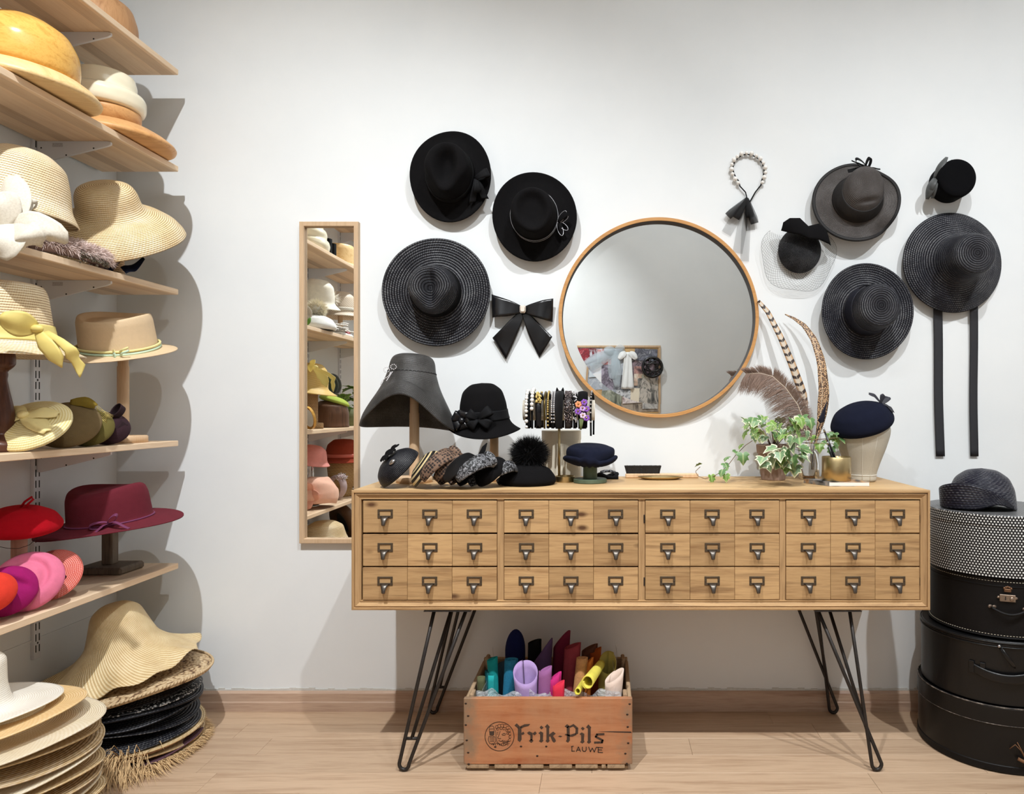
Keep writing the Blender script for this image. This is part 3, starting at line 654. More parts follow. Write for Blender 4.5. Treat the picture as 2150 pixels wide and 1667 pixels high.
# 9 large straw hat with long ribbons
def f9(P, r, th, s):
    x, y, z = P[:,:,0], P[:,:,1], P[:,:,2]; cr = ss(.0,.08,z); P[:,:,0] += .016*cr; P[:,:,1] += .004*cr
    P[:,:,2] += ss(.07,.17,r)*(.010*np.cos(th+2.4))
r9 = wallroot('ribboned_straw_hat', 'large shiny black straw hat with two long hanging ribbons', 'hat', 2003, 550, .03, spin=0, group=GW)
mb, P = hat([(0,.122),(.04,.122),(.062,.116),(.070,.10),(.074,.06),(.082,.025),(.1,.012),(.14,.004),(.1715,-.012)], m=64, n=100, fn=f9, th=.003, sig=.005); mb.build('body', m_bstraw2, r9); nail(r9)
mb = MB()
m_ribm = plain('black_petersham', S(40,40,44), .7, bs=400)
for (x0, x1, yb) in ((1969,1973.5,958),(2045,2045,958)):
    tp, bt_ = W(x0, 640, D-.012), W(x1, yb, D-.006)
    mb = MB(); strip(mb, [tp.lerp(bt_, t)+Vector((.0015*math.sin(7*t), .002*math.sin(5*t), 0)) for t in np.linspace(0, 1, 24)], (1,0,0), .0275 if x0 > 2000 else .0305, .001); mb.build('ribbon', m_ribm, r9, world=True)
# 10 straw boater-like hat
def f10(P, r, th, s):
    x, y, z = P[:,:,0], P[:,:,1], P[:,:,2]; cr = ss(.0,.1,z); P[:,:,0] += .006*cr; P[:,:,1] += .004*cr
    P[:,:,2] += ss(.08,.15,r)*(.006*np.cos(2*th+.5))
r10 = wallroot('banded_straw_hat', 'black straw hat with tall round crown and navy satin band', 'hat', 1818, 654, .03, spin=0, group=GW)
mb, P = hat([(0,.118),(.05,.118),(.066,.113),(.071,.10),(.074,.05),(.079,.01),(.086,.002),(.12,.004),(.157,.012)], m=60, n=100, fn=f10, th=.003, sig=.004, ex=.98, ey=1.03); mb.build('body', m_bstraw2, r10)
band(P, .012, .062, .002, .001, .095).build('hatband', satin('navy_satin', S(26,27,38), .42), r10)
tube(MB(), [(-.045,.068,.062),(-.03,.076,.06),(.0,.08,.062)], .002, 6).build('band_knot', m_blackribbon, r10); nail(r10)
# ================================================ things on the left shelves
def put(name, label, cat, loc, rx=0, ry=0, rz=0, group=None): return thing(name, label, cat, mat4(loc, rx=rx, ry=ry, rz=rz), group)
def solid(name, mb, m, label, cat, loc, rx=0, ry=0, rz=0, group=None): return tag(mb.build(name, m, None, mat4(loc, rx=rx, ry=ry, rz=rz)), label, cat, group)
def wavy(k, amp, r0, r1, ph=0.0, amp2=0.0, k2=5):
    def f(P, r, th, s): P[:,:,2] += ss(r0, r1, r)*(amp*np.cos(k*th+ph)+amp2*np.cos(k2*th+ph*2.3))
    return f
m_ywood = wood('honey_limewood', S(233,183,96), S(206,148,66), 0, 1.2, 0, rough=.22, bst=.02)
m_lwood = wood('pale_limewood', S(238,205,150), S(215,172,112), 0, 1.2, 0, rough=.4, bst=.03)
m_owood = wood('orange_alder', S(222,170,112), S(196,138,82), 0, 1.2, 0, rough=.4, bst=.03)
m_bwood = wood('brown_alder', S(196,150,106), S(166,118,78), 2, 1.2, 0, rough=.45, bst=.04)
m_ivory = plain('ivory_lacquer', S(247,238,210), .22, var=.05, vs=40, coat=.4)
HB = 'wooden hat blocks on the shelves'
solid('hat_block', lathe(MB(), [(.0001,.135),(.055,.132),(.09,.108),(.104,.06),(.105,0),(.0001,0)], 64, .008, 40), m_bwood, 'domed brown wooden hat block on the topmost shelf', 'hat block', (-1.545,-.262,SH[1]), group=HB)
solid('brim_block', lathe(MB(), [(.0001,.047),(.11,.047),(.126,.045),(.15,.03),(.168,.012),(.169,.004),(.162,0),(.0001,0)], 72, .002, 50), m_lwood, 'pale wooden brim block under the honey yellow crown', 'hat block', (-1.495,-.60,SH[2]+.014), ry=5, rx=1, group=HB)
solid('hat_block', lathe(MB(), [(.0001,.14),(.05,.137),(.095,.112),(.119,.07),(.124,.03),(.122,0),(.0001,0)], 72, .008, 50), m_ywood, 'glossy honey yellow wooden crown block on the second shelf', 'hat block', (-1.499,-.601,SH[2]+.0625), ry=5, rx=1, group=HB)
solid('brim_block', lathe(MB(), [(.0001,.052),(.085,.052),(.105,.05),(.14,.032),(.164,.014),(.166,.006),(.158,0),(.0001,0)], 72, .002, 50), m_owood, 'round orange wooden brim block below the ivory block', 'hat block', (-1.498,-.26,SH[2]+.007), ry=2.4, group=HB)
solid('block_ring', lathe(MB(), [(.0001,.046),(.087,.046),(.088,.04),(.088,0),(.0001,0)], 56), m_owood, 'orange wooden ring between the ivory block and its brim', 'hat block', (-1.517,-.262,SH[2]+.061), ry=2, group=HB)
solid('hat_block', lathe(MB(), [(.0001,.118),(.05,.117),(.075,.108),(.082,.085),(.083,.064),(.086,.058),(.1,.055),(.108,.042),(.108,.016),(.103,.003),(.09,0),(.0001,0)], 72, .003, 70), m_ivory, 'glossy ivory stepped hat block on the second shelf', 'hat block', (-1.525,-.262,SH[2]+.1085), ry=2, group=HB)
# third shelf
HS = 'straw hats on the shelves'
def stand(name, label, X, Y, z0, z1, r=.014, rb=.05, hb=.02, m=m_beech):
    rt = put(name, label, 'hat stand', (X, Y, z0))
    lathe(MB(), [(.0001,hb),(rb-.003,hb),(rb,hb-.003),(rb,0),(.0001,0)], 48).build('base', m, rt)
    h = z1-z0; k = hb+(h-hb)*.62
    lathe(MB(), [(r*1.12,hb),(r*1.12,k),(r,k+.004),(r,h-.002),(r*.9,h),(.0001,h)], 32).build('post', m, rt); return rt
wk = straw('wicker', S(196,160,116), S(92,66,46), .006, .6, 1.0, 22, .3)
w1 = put('wicker_stand', 'small wicker hat stand under the wide straw sun hat', 'hat stand', (-1.47,-.30,SH[3]))
lathe(MB(), [(.026,.17),(.027,.02),(.03,.0)], 32).build('body', wk, w1)
r = put('wide_straw_hat', 'wide natural straw sun hat with drooping brim on the third shelf', 'hat', (-1.462,-.305,1.616), rx=35, ry=9, group=HS)
mb, P = hat([(0,.092),(.05,.09),(.075,.079),(.086,.055),(.09,.02),(.1,.0),(.14,-.016),(.175,-.042),(.194,-.072),(.197,-.086)], m=60, n=96, fn=wavy(2, .008, .1, .2, .7), th=.003, sig=.007); mb.build('body', m_lstraw, r)
r.matrix_basis = Matrix.Translation((-.014,0,.0)) @ r.matrix_basis @ Matrix.Scale(.93, 4)
mb = MB(); tail(mb, (-1.43,-.36,1.50), (.1,-.2,-1), (1,-.3,0), .075, .03, .03, .02); tail(mb, (-1.36,-.33,1.475), (-.55,-.2,-.55), (.4,-.3,.6), .075, .012, .032, -.012); mb.build('chin_ribbon', m_navyfelt, r, world=True)
cs = stand('hat_stand', 'short beech stand under the bell shaped straw hat', -1.52, -.60, SH[3], 1.66, .012, .036)
r = put('bell_straw_hat', 'bell shaped natural straw hat at the left of the third shelf', 'hat', (-1.512,-.605,1.535), rx=-3, ry=9, group=HS)
mb, P = hat([(0,.165),(.05,.16),(.088,.132),(.105,.08),(.116,.03),(.137,-.004)], m=50, n=90, th=.003, sig=.009); mb.build('body', m_pstraw, r)
m_sina, nt, b = mk('white_sinamay'); b.inputs['Roughness'].default_value = .7
col(nt, b, ramp(nt, noi(nt, coord(nt), 260, 3), [(.3, S(212,203,186)), (.62, S(226,218,203))])); bump(nt, b, noi(nt, coord(nt, 'Object', (1,1,6)), 500, 2), .08, .0004)
def ruffle(mb, c, tips, w, nrm, th=.0012, m=12, n=11, ph=0.0):     # one soft petal following points from the knot outwards
    pts = [Vector(c)]+[Vector(t) for t in tips]; T = np.linspace(0, len(pts)-1, m); q = []
    A = np.array([tuple(p) for p in pts])
    for t in T: q.append([np.interp(t, range(len(pts)), A[:,k]) for k in range(3)])
    q = np.array(q); d = np.gradient(q, axis=0); sd = np.cross(d, np.array(nrm)); sd /= np.linalg.norm(sd, axis=1, keepdims=True)
    tt = np.linspace(0, 1, m); wd = w*np.sin(PI*np.clip(.12+.76*tt, 0, 1))**.8; u = np.linspace(-.5, .5, n)
    P = q[:,None,:]+sd[:,None,:]*(u[None,:,None]*wd[:,None,None])+np.array(nrm)[None,None,:]*(.16*wd[:,None,None]*(np.cos(2*PI*u)[None,:,None]*.6+.5*np.sin(5*u+ph)[None,:,None])*tt[:,None,None])
    return shell(mb, P, th, False)
r = put('sinamay_bow', 'draped white sinamay bow hanging before the bell shaped straw hat', 'bow', W(30, 470, 1.66))
for i, (tp, wd, ph) in enumerate([([(18,420,1.68),(12,372,1.72)],.10,0.), ([(60,470,1.66),(108,495,1.68),(118,508,1.70)],.075,1.2), ([(45,500,1.64),(62,518,1.66)],.09,2.0), ([(-10,500,1.62),(-30,512,1.62)],.11,.6), ([(-15,440,1.64),(-40,420,1.64)],.12,2.6), ([(45,425,1.70),(62,440,1.72)],.06,.9)]):
    ruffle(MB(), W(28,470,1.665), [W(*t) for t in tp], wd, (0.15,-1,.1), ph=ph).build('petal', m_sina, r, world=True)
# fur headband
r = put('fur_headband', 'mauve fur headband with dark beads lying on the third shelf', 'headband', (-1.45,-.50,SH[3]))
an = np.linspace(-1.9, 1.9, 40); path = [Vector((.038*math.cos(a)-.005, .118*math.sin(a), .030)) for a in an]
tube(MB(), path, .021, 12).build('band', felt('mauve_band', S(150,128,124)), r)
mb = MB(); pts, nr = [], []
for k in range(5200):
    a = rng.uniform(-1.95, 1.95); c = Vector((.038*math.cos(a)-.005, .118*math.sin(a), .030)); rad = Vector((math.cos(a)/.038, math.sin(a)/.118, 0)).normalized(); b_ = rng.uniform(-.45, PI+.3)
    nrm = rad*math.cos(b_)+Vector((0,0,1))*math.sin(b_); pts.append(c+nrm*.02); nr.append(nrm)
fur(mb, pts, nr, .020, .0009, .35, .2, .1); mb.build('fur', plain('mauve_fur', S(226,204,196), .8, var=.2, vs=40, sheen=.3), r)['kind'] = 'stuff'
mb = MB()
for k in range(120):
    a = rng.uniform(-.35, .75); ball(mb, (.038*math.cos(a)+.021+rng.normal(0,.002), .118*math.sin(a), .013+rng.normal(0,.006)), rng.uniform(.002,.0035), 6, 4)
mb.build('beads', plain('smoky_beads', S(112,104,92), .15, .6), r)['kind'] = 'stuff'
# fourth shelf
stand('tall_hat_stand', 'tall beech stand carrying the tan hat on the fourth shelf', -1.5, -.215, SH[4], 1.29, .0145, .066, .022)
m_tan = plain('tan_parasisal', S(226,198,160), .6, var=.06, vs=80, bs=420, bst=.35)
r = put('tan_hat', 'tan straw hat with dented crown and pastel cords on a tall stand', 'hat', (-1.497,-.235,1.21), rx=16, ry=2, group=HS)
def ftan(P, r, th, s):
    x, y, z = P[:,:,0], P[:,:,1], P[:,:,2]; P[:,:,2] += ss(.05,.1,z)*(.006*np.cos(2*th)*ss(.03,.09,r)); P[:,:,2] += ss(.12,.157,r)*.004*np.cos(2*th+1)
mb, P = hat([(0,.099),(.05,.095),(.075,.092),(.086,.107),(.095,.108),(.1,.09),(.104,.012),(.11,.003),(.14,.0),(.156,-.003)], m=64, n=80, fn=ftan, th=.0025, sig=.003, ex=.98, ey=1.0); mb.build('body', m_tan, r)
for zz, cc, nm_ in ((.017, S(238,226,160), 'yellow_cord'), (.008, S(206,232,206), 'mint_cord')):
    mb = MB(); tube(mb, [(.108*math.cos(t), .1095*math.sin(t), zz+.002*math.sin(2*t)) for t in np.linspace(0, 2*PI, 72, endpoint=False)], .0036, 8, closed=True)
    for sg in (-1, 1): tube(mb, [(.06+.01*sg, -.098, zz), (.07+.012*sg, -.108, zz+.008), (.078+.022*sg, -.104, zz+.016*sg)], .0032, 6)
    mb.build(nm_, plain(nm_, cc, .7, bs=500, bst=.5), r)
r = put('turned_stand', 'dark turned wooden stand under the straw hat with yellow ribbon', 'hat stand', (-1.492,-.67,SH[4]))
lathe(MB(), [(.0001,.26),(.02,.26),(.03,.24),(.03,.215),(.022,.205),(.013,.198),(.016,.19),(.013,.18),(.018,.15),(.028,.1),(.03,.07),(.024,.045),(.04,.03),(.05,.02),(.05,0),(.0001,0)], 48, .003, 70).build('body', wood('dark_walnut', S(92,58,44), S(58,34,26), 2, 1, 0, rough=.3), r)
r = put('yellow_ribbon_hat', 'natural straw hat with a tied yellow ribbon on the fourth shelf', 'hat', (-1.487,-.67,1.172), rx=1, ry=0, group=HS)
mb, P = hat([(0,.172),(.06,.170),(.084,.162),(.092,.14),(.1,.07),(.108,.03),(.125,.012),(.15,.0),(.168,-.01)], m=60, n=90, th=.003, sig=.006); mb.build('body', m_pstraw, r)
m_yrib = satin('yellow_ribbon', S(226,205,120), .55)
band(P, .022, .066, .003, .0015, .125).build('hatband', m_yrib, r)
mb = MB(); pth = lambda L: [W(*q) for q in L]
def sm(L, m=16):
    A = np.array([tuple(p) for p in L]); t = np.linspace(0, len(L)-1, m); return [Vector([np.interp(x, range(len(L)), A[:,k]) for k in range(3)]) for x in t]
strip(mb, sm(pth([(76,690,1.63),(92,715,1.62),(110,740,1.62),(130,772,1.63)])), (1,0,.25), list(np.r_[np.linspace(.014,.044,8), np.linspace(.044,.036,5), [.024,.013,.003]]), .001, n=7, cup=.1, nor=(0,-1,0))
strip(mb, sm(pth([(96,696,1.63),(125,715,1.62),(148,735,1.62),(155,752,1.63),(168,770,1.64),(168,792,1.64)])), (.9,.3,.45), list(np.r_[np.linspace(.012,.03,9), [.022,.02,.022,.024,.018,.01,.003]]), .001, n=7, cup=.1, nor=(0,-1,0))
ruffle(mb, W(76,690,1.63), [W(40,680,1.60),W(0,668,1.58)], .06, (.1,-1,0)); ball(mb, W(78,690,1.625), .012, 10, 6, (1.2,.8,.8)); mb.build('ribbon_knot', m_yrib, r, world=True)
def beret(name, label, loc, r, m, rx, ry, rz=0, h=.04, group=None, fn=None, cat='hat'):
    t = put(name, label, cat, loc, rx, ry, rz, group)
    mb, P = hat([(0,h),(r*.45,h*.95),(r*.82,h*.62),(r,h*.12),(r*.97,-h*.12),(r*.75,-h*.3)], m=30, n=56, th=.003, sig=.005, fn=fn); mb.build('body', m, t); return t
GB = 'berets lying on the fourth shelf'
m_ystraw = straw('lemon_straw', S(246,230,170), S(222,196,116), .006, .5, .5, 100, .4, .3)
t = beret('yellow_beret', 'pale yellow straw beret with a large bow, front of its row', W(66,903,1.78), .092, m_ystraw, 42, 8, h=.026, group=GB)
mb = MB(); o = (-.01,.005,.03)
ruffle(mb, o, [(.03,-.01,.032),(.07,-.028,.022)], .045, (0,0,1)); ruffle(mb, o, [(-.03,.0,.032),(-.065,-.03,.024)], .045, (0,0,1)); ruffle(mb, o, [(.025,.02,.036),(.06,.03,.026)], .04, (0,0,1)); ruffle(mb, o, [(-.03,.012,.036),(-.06,.022,.03)], .04, (0,0,1)); ball(mb, (-.01,.005,.034), .014, 12, 8, (1,.9,.7)); mb.build('bow', plain('lemon_crin', S(244,226,160), .5, bs=300, bst=.4), t)
t = beret('olive_brown_beret', 'olive brown felt beret right behind the yellow one', W(142,897,1.92), .080, felt('olive_brown', S(116,98,68), .1), 44, 24, h=.036, group=GB)
mb = MB(); ruffle(mb, (-.03,.05,.03), [(.0,.066,.036),(.03,.07,.03)], .03, (0,-.3,1)); mb.build('felt_leaf', felt('olive_leaf', S(128,108,44), .1), t)
t = beret('olive_green_beret', 'small olive green felt beret with gold netting', W(186,905,1.985), .064, felt('olive_green', S(104,95,52), .1), 46, 28, h=.03, group=GB)
mb = MB()
for k in range(14):
    for sgn in (1, -1): tube(mb, [(-.02+.05*u+sgn*.004*math.sin(9*u+k), .02+.0035*(k-4)+.012*sgn*(u-.5), .034-.012*u*u) for u in np.linspace(0, 1, 10)], .0006, 4)
mb.build('gold_net', plain('gold_thread', S(196,176,104), .4, .6), t)
t = beret('plum_fascinator', 'dark plum felt fascinator with a looped strap, last of its row', W(226,911,2.06), .058, felt('dark_plum', S(56,38,44)), 40, 30, h=.04, group=GB)
mb = MB(); loop(mb, (.0,.02,.04), (-.1,.9,.4), (.9,0,.2), .04, .022, .024, .01); tail(mb, (.03,.03,.03), (.2,-.9,-.2), (.8,0,.6), .07, .022, .026, .004); mb.build('strap', felt('plum_strap', S(50,36,40)), t)
# fifth shelf
r = put('post_stand', 'worn grey wooden post stand under the burgundy hat', 'hat stand', (-1.548,-.205,SH[5]))
m_worn = wood('worn_grey_oak', S(122,108,92), S(78,66,54), 2, 1.4, .3, rough=.7, bst=.4)
box(MB(), (0,0,.0115), (.145,.115,.023), .006).build('base', m_worn, r); box(MB(), (0,0,.095), (.034,.034,.144), .004).build('post', m_worn, r)
r = put('burgundy_hat', 'burgundy felt hat with flat brim and purple velvet bow', 'hat', (-1.478,-.300,.690), rx=5, ry=-4)
def fbur(P, r, th, s):
    x, y, z = P[:,:,0], P[:,:,1], P[:,:,2]; P[:,:,2] += ss(.06,.11,z)*(.010*ss(.05,.1,r)*np.cos(2*th+.3)) + ss(.13,.19,r)*.006*np.cos(2*th+2.2)
mb, P = hat([(0,.103),(.055,.101),(.085,.108),(.097,.1),(.103,.08),(.108,.014),(.115,.003),(.15,-.002),(.187,-.003)], m=60, n=84, fn=fbur, th=.003, sig=.004); mb.build('body', felt('burgundy_felt', S(106,40,50), .2), r)
m_purp = plain('purple_velvet', S(110,48,84), .7, sheen=.6)
band(P, .006, .016, .0016, .001, .114).build('hatband', m_purp, r)
mb = MB(); o = (.062,-.098,.016); loop(mb, o, (-.9,-.4,-.1), (0,-.5,1), .045, .006, .012, .009); loop(mb, o, (.7,-.1,.5), (0,-.5,1), .038, .006, .012, .008); tail(mb, o, (-.5,-.7,-.35), (0,-.3,1), .04, .007, .009, .003); tail(mb, o, (1,-.25,-.1), (0,-.3,1), .07, .007, .008, .008); mb.build('bow', m_purp, r)
r = put('peg_stand', 'beech peg stand under the red beret', 'hat stand', (-1.537,-.56,SH[5])); lathe(MB(), [(.0001,.20),(.016,.20),(.0175,.16),(.0175,.012),(.045,.012),(.046,0),(.0001,0)], 32).build('body', wood('rosy_beech', S(196,150,128), S(172,126,104), 2, 1, 0), r)
t = beret('red_beret', 'bright red felt beret with a stalk loop on the lowest shelf', (-1.530,-.565,.722), .092, felt('red_felt', S(168,14,28), .2), 6, 5, h=.052)
tube(MB(), [(.0,0,.05),(.012,0,.068),(.03,0,.082),(.034,0,.076),(.02,0,.062),(.014,0,.049)], .0028, 8).build('stalk_loop', felt('red_felt_loop', S(176,20,34)), t)
tube(MB(), sm(pth([(-10,1146,1.80),(15,1151,1.80),(38,1152,1.80),(62,1144,1.82),(85,1122,1.86)]), 24), .0007, 5).build('elastic', m_dark, t, world=True)
GP = 'pink and red felts piled on the lowest shelf'
def crease(P, r, th, s):
    x, y = P[:,:,0], P[:,:,1]; P[:,:,2] -= .016*np.exp(-((y-.02-.25*x)/.010)**2)*ss(.085,.02,r)
def crease2(P, r, th, s):
    rr = np.hypot(P[:,:,0], P[:,:,1]); P[:,:,2] -= .014*np.exp(-((rr-.045)/.010)**2)*(.5+.5*np.cos(th-1.0))
beret('coral_straw_disc', 'coral striped straw saucer hat at the back of the pink pile', W(110,1235,1.90), .075, straw('coral_straw', S(232,122,104), S(196,62,62), .0042, .5, .7, 60, .4, .25), 55, 22, h=.014, group=GP)
t = [o for o in bpy.data.objects if o.name.startswith('coral_straw_disc')][0]; box(MB(), (.03,.0,.016), (.024,.018,.006), .002).build('ribbon_clip', m_navyfelt, t)
beret('pink_beret', 'candy pink felt beret with curled fold on the lowest shelf', W(58,1236,1.80), .082, felt('pink_felt', S(228,122,152), .2), 52, 24, h=.04, group=GP, fn=crease2)
beret('magenta_beret', 'magenta felt beret between the pink and orange ones', W(14,1242,1.735), .066, felt('magenta_felt', S(156,30,100), .2), 52, 26, h=.04, group=GP, fn=crease)
beret('orange_red_beret', 'orange red felt beret at the left of the pink pile', W(-18,1246,1.66), .052, felt('orange_red_felt', S(220,64,48), .2), 50, 22, h=.04, group=GP)
# ================================================ hats stacked on the floor
FS = 'hats stacked on the floor'
def layer(name, label, loc, r, m, ry=0, rx=0, rz=0, crown=.045, dip=0.0, wav=.006, th=.003, group=FS, ns=72):
    t = put(name, label, 'hat', loc, rx, ry, rz, group)
    mb, P = hat([(0,crown),(.06,crown),(.078,crown*.85),(.085,.006),(.1,.0),(r*.8,dip*.4),(r,dip)], m=36, n=ns, th=th, sig=.004, fn=wavy(2, wav, .1, r, rz*.1, wav*.5, 3)); mb.build('body', m, t); return t
ms = {'blk': m_bstraw, 'tan': straw('tan_raffia', S(212,184,138), S(158,124,84), .006, .6, .8, 80, .3, .2), 'pur': straw('purple_raffia', S(96,66,76), S(46,32,40), .006, .6, .8, 80, .3), 'cream': straw('cream_sisal', S(232,218,190), S(198,174,132), .0045, .55, .5, 110, .35, .3), 'san': straw('sand_seagrass', S(206,178,134), S(156,124,84), .008, .6, .9, 60, .3, .2), 'mul': straw('mixed_raffia', S(190,140,112), S(84,60,56), .007, .6, .8, 70, .3, .2)}
AX, AY = -1.447, -.262
seq = [('pur','dark purple raffia hat lowest of the corner stack, above the fringe'),('tan','tan raffia hat second from the bottom of the corner stack'),('mul','mixed brown raffia hat third from the bottom of the corner stack'),('tan','tan rimmed raffia hat just below the black hats'),('blk','lowest of the black straw hats in the corner stack'),('blk','second lowest black straw hat in the corner stack'),('blk','middle black straw hat in the corner stack'),('blk','second highest black straw hat in the corner stack')]
z = .022; rs = [.200,.196,.199,.203,.19,.188,.192,.194]; dz = [.017,.014,.014,.018,.030,.028,.026,.02]
for k, (mm, lb_) in enumerate(seq):
    layer('stacked_hat', lb_, (AX+.004*math.sin(k*2.1), AY-.006*math.cos(k*1.7), z), rs[k], ms[mm], ry=-1.5+.6*math.sin(k*1.3), rx=1.2*math.cos(k), rz=k*47, dip=-.006-(.012 if mm == 'blk' else 0)); z += dz[k]
m_bw, nt, b = mk('black_white_braid'); b.inputs['Roughness'].default_value = .5
s_ = nd(nt, 'ShaderNodeSeparateXYZ', i0=nd(nt, 'ShaderNodeTexCoord').outputs['UV']); ch = nd(nt, 'ShaderNodeTexVoronoi', Vector=nd(nt, 'ShaderNodeCombineXYZ', i0=fm(nt, 'MULTIPLY', s_.outputs[0], 150), i1=fm(nt, 'MULTIPLY', s_.outputs[1], 190), i2=0.0).outputs[0], Scale=1.0).outputs[0]
col(nt, b, mix(nt, ramp(nt, ch, [(.3, 1.0), (.42, 0.0)]), S(26,26,28), S(206,204,200))); bump(nt, b, ch, .5, .002)
layer('braided_hat', 'black hat with a white flecked braid brim in the corner stack', (AX, AY, z+.002), .192, m_bw, ry=-2, dip=-.026, rz=30)
layer('stacked_hat', 'highest plain black straw hat in the corner stack', (AX+.002, AY, z+.014), .186, ms['blk'], ry=-2.5, dip=-.012, rz=80); z += .036
m_raf, nt, b = mk('chunky_raffia'); b.inputs['Roughness'].default_value = .7
s_ = nd(nt, 'ShaderNodeSeparateXYZ', i0=nd(nt, 'ShaderNodeTexCoord').outputs['UV']); vv = nd(nt, 'ShaderNodeCombineXYZ', i0=fm(nt, 'MULTIPLY', s_.outputs[0], 110), i1=fm(nt, 'MULTIPLY', s_.outputs[1], 130), i2=0.0).outputs[0]
ch = nd(nt, 'ShaderNodeTexVoronoi', Vector=vv, Scale=1.0).outputs[0]; col(nt, b, ramp(nt, fm(nt, 'ADD', ch, fm(nt, 'MULTIPLY', noi(nt, coord(nt), 60, 3), .4)), [(.35, S(226,202,164)), (.85, S(190,160,120)), (1.0, S(112,84,60))])); bump(nt, b, fm(nt, 'SUBTRACT', 1.0, ch), .9, .004)
t = layer('raffia_hat', 'coarsely knotted raffia hat below the wavy straw hood', (AX+.008, AY-.004, z+.008), .214, m_raf, ry=-4.5, rx=2, rz=15, dip=-.022, wav=.008, th=.006)
mb = MB()
for k in range(130):
    a = k/130*2*PI; c = Vector((.212*math.cos(a), .212*math.sin(a), -.021+.008*math.cos(2*a+1.5)+.004*math.cos(3*a+3))); tn = Vector((-math.sin(a), math.cos(a), .3))
    tube(mb, [c-tn*.006, c+Vector((.003*math.cos(a), .003*math.sin(a), .003)), c+tn*.006+Vector((0,0,.004))], [.0025,.004,.002], 5)
mb.build('knotted_edge', m_raf, t)['kind'] = 'stuff'
m_hood, nt, b = mk('shiny_panama_weave'); b.inputs['Roughness'].default_value = .38
s_ = nd(nt, 'ShaderNodeSeparateXYZ', i0=nd(nt, 'ShaderNodeTexCoord').outputs['UV'])
q = fm(nt, 'MULTIPLY', fm(nt, 'SINE', fm(nt, 'ADD', fm(nt, 'MULTIPLY', s_.outputs[0], 2*PI*120), fm(nt, 'MULTIPLY', s_.outputs[1], 600))), fm(nt, 'SINE', fm(nt, 'MULTIPLY', s_.outputs[1], 2*PI/.006)))
q = fm(nt, 'MULTIPLY_ADD', q, .5, .5); col(nt, b, ramp(nt, fm(nt, 'ADD', q, fm(nt, 'MULTIPLY', fm(nt, 'SUBTRACT', noi(nt, coord(nt), 30, 3), .5), .5)), [(.15, S(186,150,98)), (.55, S(232,206,154)), (.9, S(248,232,196))])); bump(nt, b, q, .55, .002)
r = put('straw_hood', 'shiny unblocked straw hood with a wavy edge on the corner stack', 'hat', (AX-.012, AY, z+.045), rx=5, ry=-9, group=FS)
def fhood(P, r, th, s):
    e = ss(.11,.21,r); P[:,:,2] += e*(.006*np.cos(7*th+.4)+.006*np.cos(12*th+1.1)+.008*np.cos(2*th)); k = 1+e*.05*np.cos(7*th)+.03*e*np.cos(3*th+2); P[:,:,0] *= k; P[:,:,1] *= k
mb, P = hat([(0,.175),(.035,.172),(.064,.15),(.08,.1),(.096,.055),(.13,.022),(.17,-.004),(.203,-.02)], m=60, n=110, fn=fhood, th=.002, sig=.010); mb.build('body', m_hood, r)
for o in [o for o in COL.objects if o.parent is None and o.get('group') in (GB, GP)]: settle(o, (SH[4] if o['group'] == GB else SH[5])+.001)
r = put('fringed_mat_hat', 'fringed raffia hat lying flat on the floor below the corner stack', 'hat', (AX, AY, .0), group=FS)
flatlathe(MB(), [(.0001,.018),(.195,.014),(.205,.008),(.195,.003),(.0001,.002)], 64).build('body', ms['tan'], r)
mb = MB(); m_fr = plain('raffia_fringe', S(214,180,132), .7, var=.25, vs=60)
for k in range(2600):
    a = rng.uniform(0, 2*PI); dn = math.exp(-((math.atan2(math.sin(a+1.15), math.cos(a+1.15)))/.62)**2); L = .02+.11*dn*rng.random()+.012*rng.random()
    if math.cos(a) < -.85 or math.sin(a) > .85: L *= .3
    p = Vector((.2*math.cos(a), .2*math.sin(a), .004+.014*rng.random())); d = Vector((math.cos(a)+rng.normal(0,.35), math.sin(a)+rng.normal(0,.35), 0)).normalized(); up_ = rng.random()*.5*dn
    sd = Vector((-d.y, d.x, 0))*(.0009+.0006*rng.random()); q_ = p+d*L*.5+Vector((0,0,L*up_*.5)); e = p+d*L+Vector((0,0,max(-p.z+.001, -L*.12+L*up_*.2)))
    mb.add([p-sd, p+sd, q_+sd*.8, q_-sd*.8, e], [(0,1,2,3),(3,2,4)], smooth=False)
for k in range(420):   # loose tuft towards the room
    a = rng.normal(-1.3, .25); p = Vector((.17*math.cos(a)+rng.normal(0,.012), .17*math.sin(a), .02+.03*rng.random())); L = rng.uniform(.08,.17); d = Vector((math.cos(a)*.5+rng.normal(0,.35), math.sin(a)+rng.normal(0,.2), .35+rng.normal(0,.25))).normalized()
    sd = d.cross(Vector((0,0,1))).normalized()*.0011; q_ = p+d*L*.5; e = p+d*L-Vector((0,0,L*.45)); e.z = max(e.z, .001)
    mb.add([p-sd, p+sd, q_+sd*.8, q_-sd*.8, e], [(0,1,2,3),(3,2,4)], smooth=False)
mb.build('fringe', m_fr, r)['kind'] = 'stuff'
BX_, BY_ = -1.402, -.775; z = .004
cols = ['san','cream','tan','san','tan','cream','san','tan','cream','san','tan','cream']; od = ['lowest','second','third','fourth','fifth','sixth','seventh','eighth','ninth','tenth','eleventh','twelfth']
for k, mm in enumerate(cols):
    rr = .196+.006*math.sin(k*2.3)-(.006 if k < 3 else 0)
    layer('stacked_straw_hat', '%s straw hat, %s from the floor in the front left stack' % ({'san':'sand coloured','cream':'cream','tan':'tan'}[mm], od[k]), (BX_+.006*math.sin(k*1.9), BY_+.005*math.cos(k*2.7), z), rr, ms[mm], ry=1.2*math.sin(k*1.1)-1, rx=1.5*math.cos(k*1.7), rz=k*71, dip=-.004, wav=.007); z += .0262
